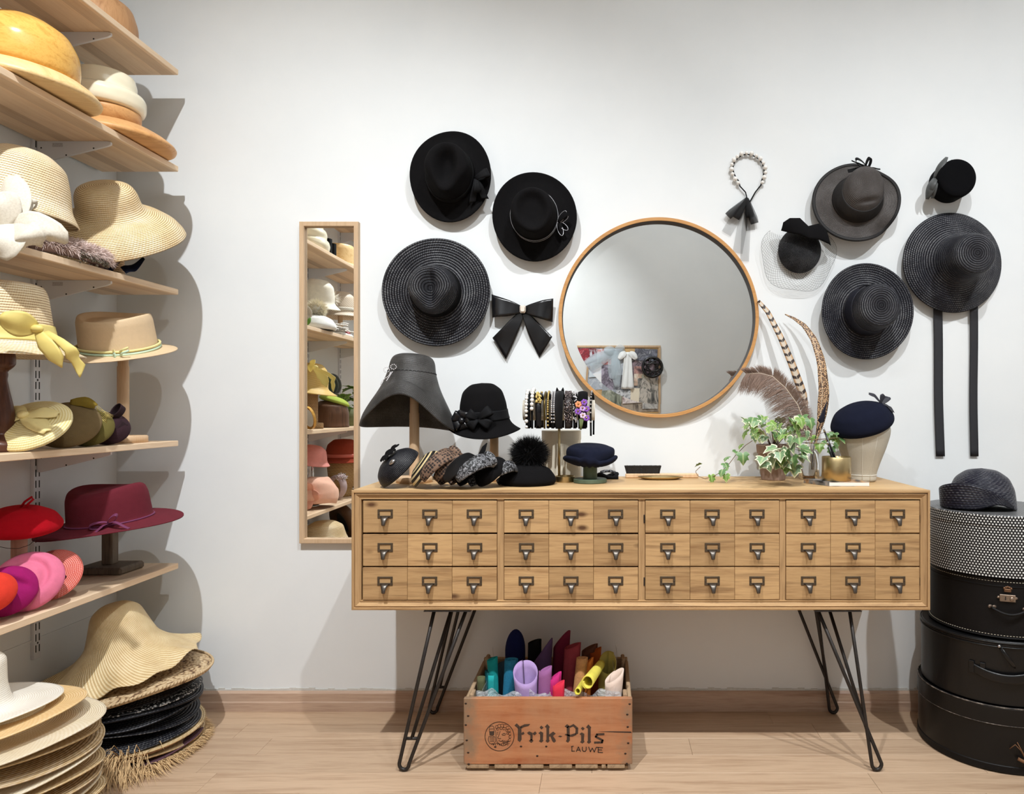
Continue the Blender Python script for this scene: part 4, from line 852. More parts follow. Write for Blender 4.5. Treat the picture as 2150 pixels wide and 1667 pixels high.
layer('peach_straw_hat', 'peach coloured straw brim just under the white hat', (BX_-.03, BY_, z+.004), .188, straw('peach_straw', S(240,206,150), S(214,166,104), .005, .5, .5, 100, .4, .2), ry=-1, dip=.002, crown=.006)
r = put('white_hat', 'smooth white straw hat on top of the front left stack', 'hat', (-1.466, BY_-.01, z+.016), ry=-2, group=FS)
mb, P = hat([(0,.13),(.05,.128),(.07,.11),(.070,.05),(.077,.012),(.088,.004),(.13,.002),(.174,.004)], m=46, n=80, th=.0028, sig=.006, fn=wavy(2, .006, .1, .166, .6)); mb.build('body', straw('white_fine_straw', S(244,238,226), S(222,210,190), .0045, .5, .3, 120, .4, .3), r)
# ================================================ things on the cabinet top
TZ = Z1
def dz_(y): return (EYE-TZ)*F/(y-CY)      # depth of a spot on the cabinet top seen at picture height y
# stands with hats
stand('hat_stand', 'tall beech stand carrying the dark grey lampshade hat', -.596, -.205, TZ, 1.135, .0135, .055, .018)
r = put('lampshade_hat', 'dark grey woven lampshade hat with a diamante bow brooch', 'hat', (-.602,-.215,1.115), rx=-4, ry=3)
def flamp(P, r, th, s):
    q = ss(.14,.27,s); fr = np.cos(th+PI/2)      # front opening rises
    P[:,:,2] += q*(.088*np.exp(-(np.angle(np.exp(1j*(th+PI/2)))/.75)**2) - .012*np.cos(th)**2 + .012); P[:,:,0] *= 1+.12*q; P[:,:,1] *= 1-.15*q
mb, P = hat([(0,.085),(.04,.084),(.06,.076),(.068,.06),(.072,.03),(.085,-.01),(.108,-.07),(.128,-.125),(.132,-.15)], m=60, n=84, fn=flamp, th=.003, sig=.007); mb.build('body', m_dgstraw, r)
mb = MB(); tube(mb, [((.0735)*math.cos(t), .0735*math.sin(t), .026+.002*math.sin(40*t)) for t in np.linspace(0, 2*PI, 120, endpoint=False)], .0012, 5, closed=True); mb.build('stitched_seam', m_dark, r)
mb = MB(); c0 = Vector((-.047,-.073,.022)); dg = plain('diamante', S(235,232,235), .12, .3)
def bead(p): ball(mb, c0+Vector(p), .0019, 6, 4)
for sg, ox, oz in ((-1,-.010,.002),(1,.010,.012)):
    for k in range(9): a = k/9*2*PI; bead((ox+.0085*math.cos(a), -.001, oz+.0075*math.sin(a)))
for k in range(12): bead((.003-.0018*k+.003*math.sin(k*.6), -.004-.0021*k, -.006-.0035*k))
for k in range(9): bead((.008-.0012*k, -.003-.0021*k, -.004-.0035*k))
mb.build('brooch', dg, r)
stand('hat_stand', 'shorter beech stand carrying the black bow cloche', -.355, -.15, TZ, 1.03, .0125, .05, .018)
r = put('bow_cloche', 'black felt cloche with satin rosette and bow on a wooden stand', 'hat', (-.384,-.165,.987), rx=4, ry=-3)
def fcl(P, r, th, s): P[:,:,2] += ss(.07,.115,r)*(.020*np.cos(th+2.6)*-1*0 + .014*np.cos(2*th+PI)*-1 - .010*np.cos(th)); P[:,:,0] *= 1+.1*ss(.07,.11,r)
mb, P = hat([(0,.125),(.035,.122),(.062,.1),(.073,.06),(.076,.02),(.082,-.005),(.098,-.026),(.104,-.03)], m=50, n=72, fn=fcl, th=.003, sig=.008); mb.build('body', m_blackfelt, r)
band(P, .008, .04, .0018, .001, .09).build('hatband', m_blackribbon, r)
mb = MB(); o = Vector((-.052,-.062,.014))
for a, L, w1 in ((2.6,.035,.034),(1.4,.03,.034),(-2.6,.034,.034),(-1.4,.03,.034),(.2,.03,.03)): loop(mb, o, (math.cos(a), -.25, math.sin(a)), (-.3,-1,.1), L, .012, w1, .012)
ball(mb, o+Vector((-.004,-.012,.0)), .012, 10, 6); mb.build('rosette', m_blacksatin, r)
mb = MB(); o = Vector((-.004,-.082,.016))
for a, L in ((2.5,.036),(.6,.05),(-2.4,.036),(-.5,.042)): loop(mb, o, (math.cos(a), -.1, math.sin(a)), (0,-1,.2), L, .012, .03, .011)
mb.build('ribbon_bow', m_blackribbon, r)
# row of small hats and headbands leaning on the cabinet's left end
GR = 'headpieces leaning in a row on the cabinet'
def lean(name, label, px, py, d, rr, h, m, rx, ry, rz=0, ey=1.0, fn=None, cat='fascinator'):
    t = put(name, label, cat, W(px, py, d), rx, ry, rz, GR)
    mb, P = hat([(0,h),(rr*.5,h*.92),(rr*.85,h*.55),(rr,0),(rr*.98,-.006)], m=28, n=56, th=.003, ey=ey, fn=fn); mb.build('body', m, t); return t
m_nstraw = straw('navy_parasisal', S(22,22,28), S(7,7,10), .0042, .42, .6, 90, .2, .08)
t = lean('navy_straw_fascinator', 'navy straw fascinator with felt flower and silver disc, leftmost of its row', 838, 983, 2.06, .072, .045, m_nstraw, 20, -42, 0, .9)
mb = MB()
for k in range(6): ruffle(mb, (.012,.01,.046), [(.012+.022*math.cos(k*1.05), .01+.022*math.sin(k*1.05), .054), (.012+.036*math.cos(k*1.05), .01+.036*math.sin(k*1.05), .05)], .026, (0,0,1))
mb.build('felt_flower', m_blackfelt, t); ball(MB(), (.012,-.042,.036), .012, 12, 6, (1,.8,.5)).build('silver_disc', m_steel, t)
m_stripe, nt, b = mk('cream_black_stripes'); b.inputs['Roughness'].default_value = .5; s_ = nd(nt, 'ShaderNodeSeparateXYZ', i0=nd(nt, 'ShaderNodeTexCoord').outputs['UV'])
fr = fm(nt, 'FRACT', fm(nt, 'MULTIPLY', s_.outputs[1], 62)); col(nt, b, ramp(nt, fr, [(.40, S(206,186,140)), (.46, S(24,22,22))])); bump(nt, b, fr, .3, .002)
lean('striped_straw_hat', 'cream and black striped straw headpiece leaning in the row', 895, 984, 2.05, .062, .03, m_stripe, 12, -54, 0, .95)
m_houn, nt, b = mk('brown_houndstooth'); b.inputs['Roughness'].default_value = .8
vo = nd(nt, 'ShaderNodeTexVoronoi', Vector=coord(nt, 'Object', (1,1,1)), Scale=120.0, Randomness=.3).outputs[0]; col(nt, b, ramp(nt, vo, [(.40, S(34,24,20)), (.52, S(116,90,72))]))
m_leo, nt, b = mk('grey_leopard'); b.inputs['Roughness'].default_value = .6
vo = noi(nt, coord(nt), 95, 2, .5, .8); col(nt, b, ramp(nt, vo, [(.44, S(18,18,20)), (.5, S(150,150,154)), (.55, S(60,60,64)), (.6, S(16,16,18))]))
m_pleat, nt, b = mk('black_pleats'); b.inputs['Roughness'].default_value = .5; b.inputs['Base Color'].default_value = S(34,34,38); s_ = nd(nt, 'ShaderNodeSeparateXYZ', i0=nd(nt, 'ShaderNodeTexCoord').outputs['UV'])
bump(nt, b, fm(nt, 'SINE', fm(nt, 'MULTIPLY', s_.outputs[0], 2*PI*34)), 1.0, .004)
def arcband(name, label, px, py, d, R, wd, m, rx, ry, rz=0, arc=2.5, knot=0, th=.006, puff=.25, group=GR):
    t = thing(name, label, 'headband', Matrix.Translation(W(px, py, d)) @ Matrix.Rotation(math.radians(ry), 4, 'Y') @ Matrix.Rotation(math.radians(rx), 4, 'X') @ Matrix.Rotation(math.radians(rz), 4, 'Z'), group); an = np.linspace(-arc, arc, 44)
    P = []
    for a in an:
        w_ = wd*(.45+.55*math.cos(a/arc*PI/2)**.7); row = []
        for u in np.linspace(-1, 1, 9): rr = R+puff*w_*(1-u*u); row.append((rr*math.sin(a)*.92, u*w_/2, rr*math.cos(a)))
        P.append(row)
    shell(MB(), np.array(P), th, False).build('band', m, t)
    if knot:
        mb = MB(); ball(mb, (0,0,R+knot*.4), knot, 14, 10, (.8,1.5,.9)); mb.build('knot', m, t)
    return t
arcband('houndstooth_headband', 'brown houndstooth headband with twisted peak', 922, 989, 2.04, .066, .05, m_houn, 0, 40, 72, 2.2, .016, th=.004, puff=.12)
arcband('houndstooth_headband', 'second brown houndstooth headband, behind the pleated one', 946, 992, 2.05, .06, .044, m_houn, 0, 42, 72, 2.2, th=.004, puff=.12)
arcband('pleated_headband', 'black pleated headband between houndstooth and leopard ones', 966, 994, 2.04, .06, .05, m_pleat, 0, 46, 72, 2.2, th=.004, puff=.15)
arcband('leopard_headband', 'grey leopard print headband with knot leaning in the row', 992, 995, 2.03, .06, .05, m_leo, 0, 50, 72, 2.2, .018, th=.004, puff=.15)
arcband('leopard_headband', 'grey leopard print headband lying beside the fur pompom hat', 1050, 1000, 2.08, .05, .04, m_leo, 0, 56, 72, 2.1, th=.004, puff=.15)
t = lean('felt_point_hat', 'small black felt hat with an upright point beside the pompom hat', 1030, 990, 2.07, .055, .028, m_blackfelt, 25, -38, 0, 1.0, cat='hat')
mb = MB(); strip(mb, sm([(-.02,.01,.03),(.012,.03,.05),(.03,.05,.055),(.036,.066,.05)], 10), (1,-.6,.2), list(np.linspace(.05,.004,10)), .003, n=7); mb.build('point', m_blackfelt, t)
for o in [o for o in COL.objects if o.parent is None and o.get('group') == GR]: settle(o, TZ+.0005)
# pompom hat
d = dz_(1016); p = W(1108, 1016, d)
r = put('pompom_beret', 'black felt beret crowned with a big black fur pompom', 'hat', (p.x, p.y-.005, TZ))
mb, P = hat([(0,.062),(.04,.06),(.068,.047),(.086,.022),(.089,.008),(.08,.001)], m=30, n=64, th=.003); mb.build('body', m_blackfelt, r)
mb = MB(); pts = rng.normal(0, 1, (5200, 3)); pts /= np.linalg.norm(pts, axis=1, keepdims=True); c0 = np.array([.006, 0, .092])
fur(mb, pts*.028*np.array([1.25,1,1.05])+c0, pts, .032, .0007, .22); mb.build('pompom_fur', plain('black_fur', S(16,15,16), .6, spec=.3), r)['kind'] = 'stuff'
ball(MB(), tuple(c0), .030, 20, 14, (1.25,1,1.05)).build('pompom_core', m_dark, r)
# cream drum and headband rack
d = 2.30; p = W(1178, 1000, d)
r = put('cream_drum', 'cream drum shaped box behind the headband rack', 'box', (p.x, -.09, TZ)); m_crm = plain('cream_card', S(226,216,196), .7)
flatlathe(MB(), [(.0001,.158),(.064,.158),(.065,.157),(.065,.128),(.0635,.128),(.0635,0),(.0001,0)], 64).build('body', m_crm, r)
d = 2.215; p = W(1174, 1003, d); RX_, RY_ = p.x, p.y
r = put('headband_rack', 'brass headband rack with a round tray foot and padded crossbar', 'rack', (RX_, RY_, TZ))
flatlathe(MB(), [(.0001,.003),(.026,.003),(.027,.018),(.030,.019),(.0315,.018),(.031,.0),(.0001,0)], 48, Matrix.Translation((.018,0,0))).build('tray_foot', m_brass, r)
tube(MB(), [(0,0,.003),(0,0,.20)], .0042, 12).build('pole', m_brass, r)
tube(MB(), [(-.112,0,.225),(.112,0,.225)], .032, 24).build('padded_bar', plain('ivory_velvet', S(222,214,198), .9, sheen=.4), r)
GH = 'headbands hung on the brass rack'
def rackband(label, px, wd, m, R=.052, drop=.062, mat_dec=None, dec=None, lean_=0, name='headband'):
    x = (px-CX)/F*(RY_+D-.04); t = put(name, label, 'headband', (x, RY_, TZ+.225), rz=lean_, group=GH)
    P = []; an = np.r_[np.linspace(-1, 1, 40)]
    for u in an:
        a = u*2.2; y, z = -R*math.sin(a), R*math.cos(a)
        if abs(a) > 1.7: z = R*math.cos(1.7)-(abs(a)-1.7)*drop*1.6; y = -R*math.sin(1.7)*math.copysign(1, a)*(1-(abs(a)-1.7)*.25)
        w_ = wd*(1-.35*max(0, abs(u)-.5)); P.append([(w_*v/2, y*(1+.06*(1-v*v)), z*(1+.06*(1-v*v)) if abs(a) <= 1.7 else z) for v in (-1,-.5,0,.5,1)])
    shell(MB(), np.array(P), .004, False).build('band', m, t)
    if dec:
        mb = MB()
        for (q, sx, sz, rad) in dec:
            a = q; y, z = -R*math.sin(a), R*math.cos(a)
            if a > 1.7: z = R*math.cos(1.7)-(a-1.7)*drop*1.6; y = -R*math.sin(1.7)*(1-(a-1.7)*.25)
            k = 1+ (rad+.003)/R; ball(mb, (sx, y*k, z*k if a <= 1.7 else z), rad, 8, 6)
        mb.build('beads', mat_dec, t)['kind'] = 'stuff'
    return t
AA = np.linspace(-.3, 2.15, 15)
m_gold = plain('gold_beads', S(206,178,110), .25, .8); m_crys = plain('clear_crystals', S(228,226,228), .08, .7)
rackband('black headband with two rows of white pearls, leftmost on the rack', 1109, .017, m_blackribbon, mat_dec=m_pearl, dec=[(a, -.004, 0, .0048+.0012*(i % 2)) for i, a in enumerate(AA)])
rackband('slim headband of large white pearls, second on the rack', 1118, .008, m_blackribbon, R=.056, mat_dec=m_pearl, dec=[(a, .0, 0, .0062) for a in np.linspace(-.2, 1.5, 9)])
rackband('wide black headband with gold and crystal flowers, third on the rack', 1131, .02, m_blacksatin, mat_dec=m_gold, dec=[(rng.uniform(.3,1.2), rng.uniform(-.009,.009), 0, rng.uniform(.002,.004)) for k in range(40)])
rackband('narrow brass edged black headband, fourth on the rack', 1144, .007, plain('brass_black', S(96,80,40), .3, .7), R=.057)
rackband('black headband with a row of gold beads, fifth on the rack', 1151, .009, m_blackribbon, mat_dec=m_gold, dec=[(a, 0, 0, .0034) for a in np.linspace(-.3, 2.1, 22)])
rackband('black headband with double crystal row, sixth on the rack', 1161, .012, m_blackribbon, mat_dec=m_crys, dec=[(a, sx, 0, .003) for a in np.linspace(-.3, 2.0, 22) for sx in (-.003,.004)])
t = rackband('broad ruched black velvet headband with cat ear peaks on the rack', 1174, .026, m_pleat, R=.058, name='velvet_headband')
mb = MB()
for sx in (-.008, .008): tube(mb, [(sx,0,.056),(sx*1.1,0,.064),(sx*1.2,0,.071)], [.006,.004,.001], 8)
mb.build('peak', m_blackfelt, t)
rackband('broad dark sequinned headband beside the ruched velvet one', 1193, .024, plain('sequin_ground', S(46,40,40), .4, .3), R=.055, mat_dec=plain('sequins', S(150,138,138), .12, .8), dec=[(rng.uniform(-.2,2.0), rng.uniform(-.011,.011), 0, .0017) for k in range(170)])
rackband('black headband with scattered crystals left of the violet flowers', 1207, .012, m_blackribbon, mat_dec=m_crys, dec=[(rng.uniform(-.2,2.0), rng.uniform(-.005,.005), 0, .0024) for k in range(60)])
t = rackband('wide black headband embroidered with violet and orange flowers', 1223, .030, m_blackfelt, R=.057, name='flower_headband')
def flower(c, cc, r_, nm):
    mb = MB(); c = Vector(c); n = Vector((0,-1,.35)).normalized()
    u = n.orthogonal().normalized(); v = n.cross(u)
    for k in range(6):
        a = k*PI/3; dd = u*math.cos(a)+v*math.sin(a); ball(mb, c+dd*r_*.62, r_*.42, 8, 4, (1,.45,1))
    mb.build(nm, plain(nm, cc, .6), t); ball(MB(), c+n*.004, r_*.25, 8, 4).build('flower_eye', m_gold, t)
vio, ora, lil = S(136,84,178), S(236,150,104), S(196,160,210)
for (fx_, fz_, cc, nm_) in ((-.012,.018,ora,'orange_flower'),(.006,.024,vio,'violet_flower'),(.013,.004,vio,'violet_flower'),(.001,.006,lil,'lilac_flower'),(-.013,-.004,vio,'violet_flower'),(.002,-.016,S(216,190,214),'lilac_flower'),(.013,-.024,vio,'violet_flower')): flower((fx_, -.062, fz_), cc, .0105, nm_)
mb = MB()
for k in range(5): tube(mb, [(-.002+.003*(k-2), -.062, -.026), (-.005+.001*(k-2), -.06, -.06)], .001, 5)
mb.build('flower_stems', plain('stem_green', S(120,132,84), .7), t)
rackband('slim dark headband studded with gems, last on the rack', 1243, .007, m_blackribbon, R=.055, drop=.09, mat_dec=m_crys, dec=[(a, 0, 0, .0026) for a in np.linspace(.2, 1.9, 9)], lean_=-4)
# draped navy beret on green stand
d = dz_(1013); p = W(1239, 1013, d)
r = put('green_stand', 'mottled dark green wooden stand under the draped navy beret', 'hat stand', (p.x, p.y, TZ))
m_grn = plain('mottled_green', S(84,98,78), .6, var=.35, vs=40)
flatlathe(MB(), [(.0001,.013),(.049,.013),(.052,.011),(.052,.002),(.05,0),(.0001,0)], 56).build('base', m_grn, r); lathe(MB(), [(.0001,.075),(.018,.075),(.022,.07),(.022,.013)], 40).build('post', m_grn, r)
t = put('draped_beret', 'draped navy felt beret gathered at the front on a green stand', 'hat', (p.x, p.y, TZ+.062), rx=6, ry=2)
def fdr(P, r, th, s):
    x, y, z = P[:,:,0], P[:,:,1], P[:,:,2]; f = np.exp(-(np.angle(np.exp(1j*(th+PI/2)))/.5)**2)
    P[:,:,2] = z - .022*np.exp(-((s-.085)/.009)**2)*(1-.85*f) + .006*np.cos(3*th+.7)*ss(.05,.09,r) + .003*np.sin(17*th)*f*ss(.03,.09,s)
    k = 1-.17*np.exp(-((s-.09)/.011)**2)*(1-f); P[:,:,0] *= k*1.06; P[:,:,1] *= k
mb, P = hat([(0,.058),(.045,.056),(.075,.044),(.084,.030),(.083,.016),(.074,.004),(.05,-.006),(.03,-.006)], m=54, n=90, fn=fdr, th=.003, sig=.005); mb.build('body', m_navyfelt, t)
# black bundle
p = W(1276, 1003, dz_(1005)); r = put('coiled_headband', 'coiled black and silver headband lying beside the green stand', 'headband', (p.x, p.y, TZ))
mb = MB(); tube(mb, [(.03*math.cos(a)*(1+.1*math.sin(3*a)), .016*math.sin(a), .010+.006*math.sin(2*a+.6)) for a in np.linspace(0, 2*PI, 40, endpoint=False)], .006, 8, closed=True); tube(mb, [(-.03,.0,.006),(0,-.018,.006),(.034,-.024,.006)], .0055, 8); mb.build('band', m_blackribbon, r)
tube(MB(), [(.026*math.cos(a), .014*math.sin(a), .016+.008*math.sin(a)) for a in np.linspace(.2, 2.6, 20)], .005, 8).build('silver_wrap', m_leo, r)
# brush, tray
d = dz_(1004); p0, p1 = W(1313, 1004, d), W(1467, 1004, d)
r = put('table_brush', 'wooden handled brush with black bristles lying bristles up', 'brush', ((p0.x+p1.x)/2, p0.y+.012, TZ))
L = p1.x-p0.x; box(MB(), (0,0,.0075), (L,.022,.015), .003).build('handle', m_beech, r)
mb = MB()
for k in range(1300):
    x = rng.uniform(-L/2+.004, -L/2+.113); y = rng.uniform(-.009,.009); cx0 = -L/2+.058; q = (x-cx0)*1.10+cx0
    a = Vector((.0007,0,0)); b0 = Vector((x,y,.015)); b1 = Vector((q+rng.normal(0,.001), y*1.3, .040+rng.normal(0,.0006))); mb.add([b0-a, b0+a, b1+a, b1-a], [(0,1,2,3)], smooth=False)
mb.build('bristles', plain('black_bristle', S(30,26,25), .6), r)['kind'] = 'stuff'; box(MB(), (-L/2+.058,0,.024), (.104,.018,.018), .002).build('bristle_core', m_dark, r)
d = dz_(1007); p = W(1387, 1007, d); r = put('brass_tray', 'shallow oval brass tray beside the brush', 'tray', (p.x, p.y+.004, TZ))
P, s_2 = revP([(.0002,.002),(.05,.002),(.06,.0045),(.073,.0105)], 24, 64, 1.0, .42, sig=.002); shell(MB(), P[:, ::1], .0018, True, s_2).build('body', m_brass, r)
# ivy
d = dz_(1009); p = W(1628, 1009, d); IV = Vector((p.x, p.y+.03, TZ))
r = put('potted_ivy', 'variegated ivy trailing from a brown clay pot', 'potted plant', IV)
m_pot = plain('brown_clay', S(150,126,112), .8, var=.18, vs=30, bs=120, bst=.2); m_pot2 = m_pot
flatlathe(MB(), [(.0001,.0),(.036,.0),(.038,.002),(.048,.085),(.052,.086),(.054,.112),(.053,.114),(.048,.114),(.046,.095),(.0001,.095)], 56).build('pot', m_pot, r)
lathe(MB(), [(.0001,.097),(.046,.096)], 32).build('soil', plain('soil', S(58,44,36), .95, bs=100), r)
def ivymat(nm, g1, g2, edge, amt):
    m, nt, b = mk(nm); b.inputs['Roughness'].default_value = .42; s_ = nd(nt, 'ShaderNodeSeparateXYZ', i0=nd(nt, 'ShaderNodeTexCoord').outputs['UV'])
    n1 = noi(nt, coord(nt, 'Object', (1,1,1), 1), 90, 3); f = fm(nt, 'ADD', s_.outputs[0], fm(nt, 'MULTIPLY', fm(nt, 'SUBTRACT', n1, .5), .5))
    base = mix(nt, n1, g1, g2); base = mix(nt, ramp(nt, fm(nt, 'ABSOLUTE', fm(nt, 'SUBTRACT', s_.outputs[1], .5)), [(.0, .55), (.05, 0.0)]), base, S(196,206,150))
    col(nt, b, mix(nt, ramp(nt, f, [(1-amt, 0.0), (1-amt+.08, 1.0)]), base, edge)); return m
IM = [ivymat('ivy_green', S(74,112,62), S(104,140,84), S(150,170,120), .08), ivymat('ivy_variegated', S(96,132,92), S(138,164,124), S(232,230,196), .22), ivymat('ivy_lime', S(92,134,56), S(130,164,76), S(206,212,150), .12)]
half = [(.0,.0),(.16,-.14),(.34,-.16),(.5,-.02),(.56,.1),(.38,.24),(.44,.42),(.5,.54),(.3,.56),(.16,.78),(.0,1.0)]
out = half+[(-x, y) for x, y in half[-2:0:-1]]
def leafmesh(mi, fold, curl):
    v = [(0,.35,.0)]; f = []; uv = []
    for x, y in out: v.append((x, y, -fold*abs(x)*0+abs(x)*fold-curl*(y-.35)**2))
    mid = [((x)*.55, .35+(y-.35)*.55) for x, y in out]
    n = len(out); b0 = len(v)
    for x, y in mid: v.append((x, y, abs(x)*fold-curl*(y-.35)**2+.03))
    for i in range(n):
        j = (i+1) % n
        f.append((0, b0+i, b0+j)); uv.append(((0,.5),(.55,.5+mid[i][0]*.5),(.55,.5+mid[j][0]*.5)))
        f.append((b0+i, 1+i, 1+j, b0+j)); uv.append(((.55,.5+mid[i][0]*.5),(1,.5+out[i][0]*.5),(1,.5+out[j][0]*.5),(.55,.5+mid[j][0]*.5)))
    mb = MB(); mb.add(v, f, uv); return mb.mesh('leaf', IM[mi])
LM = [leafmesh(mi, fo, cu) for mi in range(3) for fo, cu in ((.25,.25),(-.2,.5),(.4,.1))]
stems = MB(); Ri = Matrix.Translation(-IV)
def leaf(pt, size, yaw, pitch, roll, mi):
    M = Matrix.Translation(pt-IV) @ Matrix.Rotation(yaw, 4, 'Z') @ Matrix.Rotation(pitch, 4, 'X') @ Matrix.Rotation(roll, 4, 'Y') @ Matrix.Scale(size, 4) @ Matrix.Translation((0,-.0,0))
    link('leaf', LM[mi*3+int(rng.integers(3))], r, M)
top = IV+Vector((0,0,.1))
def cluster(n, cx, cy, rx_, ry_, d0, d1, mis, s0, s1):
    for k in range(n):
        while True:
            u, v = rng.uniform(-1,1), rng.uniform(-1,1)
            if u*u+v*v < 1: break
        dd = rng.uniform(d0, d1); pt = W(cx+u*rx_, cy+v*ry_, dd); pt.y = min(pt.y, -.025); pt.z = max(pt.z, TZ+.042)
        leaf(pt, rng.uniform(s0, s1), PI+rng.normal(0, .8)+u*.6, math.radians(rng.uniform(-75,-15)), rng.normal(0,.4), int(rng.choice(mis)))
        if k % 2 == 0: tube(stems, [top-IV, (top.lerp(pt, .5)-IV)+Vector((0,0,.012)), pt-IV], .0008, 5)
cluster(26, 1602, 893, 44, 22, 2.10, 2.34, [0,1,1,2], .024, .036)
cluster(32, 1662, 890, 46, 26, 2.08, 2.32, [0,1,2], .024, .036)
cluster(18, 1668, 945, 40, 34, 2.02, 2.14, [1,1,0], .034, .048)
cluster(12, 1632, 968, 34, 16, 2.00, 2.12, [1,1,2], .034, .046)
cluster(8, 1735, 925, 26, 16, 2.14, 2.26, [2,0], .024, .032)
cluster(4, 1756, 915, 8, 12, 2.16, 2.22, [0], .024, .03)
vine = [(1580,925,2.24),(1565,935,2.22),(1545,955,2.2),(1530,975,2.2),(1512,992,2.2),(1496,1001,2.2),(1480,1005,2.22),(1466,1000,2.24),(1460,990,2.26),(1470,980,2.27)]
tube(stems, [p_-IV for p_ in sm([W(*q) for q in vine], 40)], .0011, 5); stems.build('stems', plain('ivy_stem', S(128,104,82), .7), r)
for (x, y, dd, sz, yaw, pit, mi) in ((1556,932,2.21,.022,2.2,-.9,2),(1560,952,2.17,.038,3.3,-1.45,0),(1538,948,2.2,.024,4.2,-.5,0),(1527,958,2.2,.024,2.4,-.6,0),(1522,972,2.19,.026,3.7,-.9,0),(1517,985,2.18,.030,2.6,-.8,0),(1524,996,2.18,.026,3.4,-1.4,2),(1493,998,2.2,.030,3.9,-1.4,2),(1472,975,2.26,.024,1.2,-.4,0),(1563,882,2.24,.02,1.0,.6,2),(1568,892,2.24,.024,2.0,-.3,2)):
    leaf(W(x, y, dd), sz, yaw, pit, .2, mi)
# bottle with feathers
d = 2.27; p = W(1705, 1003, d); BT = Vector((p.x, -.105, TZ))
r = put('glass_bottle', 'clear glass bottle with amber liquid holding feathers', 'bottle', BT)
lathe(MB(), [(.0001,.0),(.03,.0),(.033,.004),(.033,.05),(.026,.082),(.013,.1),(.0115,.118),(.014,.12),(.014,.124),(.0115,.124),(.0095,.118),(.011,.1),(.024,.082),(.031,.05),(.031,.005),(.0001,.003)], 48).build('glass', m_glass, r)
lathe(MB(), [(.0001,.0125),(.0305,.0125),(.0305,.0052),(.0001,.0035)], 40).build('amber_liquid', plain('amber', S(196,120,40), .05, trans=.8, ior=1.33), r)
def featherbase(name, label): return put(name, label, 'feather', BT+Vector((0,0,.02)))
def quill(path, m=26): return sm([W(*q) for q in path], m)
def vane(mb, pts, wl, wr, nrm, th=.0006):
    P = np.array([tuple(p_) for p_ in pts]); dd = np.gradient(P, axis=0); sd = np.cross(dd, np.array(nrm)); sd /= np.linalg.norm(sd, axis=1, keepdims=True)
    t = np.linspace(0, 1, len(P)); G = np.stack([P-sd*np.array(wl)[:,None], P-sd*np.array(wl)[:,None]*.5, P+0, P+sd*np.array(wr)[:,None]*.5, P+sd*np.array(wr)[:,None]], 1); G[:,1,:] += np.array(nrm)*.0015; G[:,3,:] += np.array(nrm)*.0015
    return shell(mb, G, th, False, us=1.0)
m_ph, nt, b = mk('barred_feather'); b.inputs['Roughness'].default_value = .55; s_ = nd(nt, 'ShaderNodeSeparateXYZ', i0=nd(nt, 'ShaderNodeTexCoord').outputs['UV'])
vv = fm(nt, 'ADD', fm(nt, 'MULTIPLY', s_.outputs[1], 38), fm(nt, 'MULTIPLY', fm(nt, 'ABSOLUTE', fm(nt, 'SUBTRACT', s_.outputs[0], .5)), -.5)); col(nt, b, mix(nt, ramp(nt, fm(nt, 'FRACT', fm(nt, 'ADD', vv, fm(nt, 'MULTIPLY', noi(nt, coord(nt), 60, 2), .3))), [(.52, 0.0), (.58, 1.0), (.9, 1.0), (.96, 0.0)]), mix(nt, ramp(nt, fm(nt, 'ABSOLUTE', fm(nt, 'SUBTRACT', s_.outputs[0], .5)), [(.15, 1.0), (.4, 0.0)]), S(190,150,108), S(196,184,168)), S(50,34,27)))
r = featherbase('barred_feather', 'long barred pheasant feather leaning to the round mirror')
pts = quill([(1705,985,2.305),(1702,900,2.30),(1690,840,2.30),(1665,770,2.31),(1640,710,2.33),(1612,655,2.36),(1592,632,2.375)]); t_ = np.linspace(0,1,26); wv = [.0008 if x < .28 else .0150*min(1,(x-.26)*9)*(1-.62*((x-.3)/.7)) for x in t_]
vane(MB(), pts, wv, wv, (0,-1,0)).build('vane', m_ph, r, world=True); tube(MB(), pts, list(np.linspace(.0016,.0004,26)), 6).build('quill', plain('quill_horn', S(206,190,166), .4), r, world=True)
m_sp, nt, b = mk('spotted_feather'); b.inputs['Roughness'].default_value = .55; s_ = nd(nt, 'ShaderNodeSeparateXYZ', i0=nd(nt, 'ShaderNodeTexCoord').outputs['UV'])
vo = nd(nt, 'ShaderNodeTexVoronoi', Vector=coord(nt), Scale=290.0).outputs[0]; col(nt, b, mix(nt, ramp(nt, vo, [(.38, 1.0), (.52, 0.0)]), S(84,58,42), S(226,186,140)))
r = featherbase('spotted_feather', 'curved spotted tan pheasant feather, rightmost in the bottle')
pts = quill([(1707,985,2.305),(1712,930,2.30),(1722,880,2.30),(1727,820,2.30),(1722,760,2.31),(1708,715,2.33),(1688,685,2.35),(1668,670,2.37),(1648,660,2.385)]); wl = [.001 if x < .12 else .023*min(1,(x-.1)*5)*(1-.93*max(0,(x-.35)/.65)) for x in t_]; wr = [w_*.55 for w_ in wl]
vane(MB(), pts, wr, wl, (0,-1,0)).build('vane', m_sp, r, world=True); tube(MB(), pts, list(np.linspace(.0016,.0004,26)), 6).build('quill', plain('quill_horn2', S(206,190,166), .4), r, world=True)
r = featherbase('ostrich_feather', 'soft brown ostrich plume arching left behind the ivy')
pts = quill([(1705,985,2.295),(1700,930,2.28),(1692,895,2.27),(1675,850,2.26),(1650,815,2.25),(1622,790,2.25),(1595,783,2.26),(1566,785,2.28)], 60)
tube(MB(), pts, list(np.linspace(.0018,.0006,60)), 6).build('quill', plain('quill_pale', S(220,206,186), .4), r, world=True)
mb = MB()
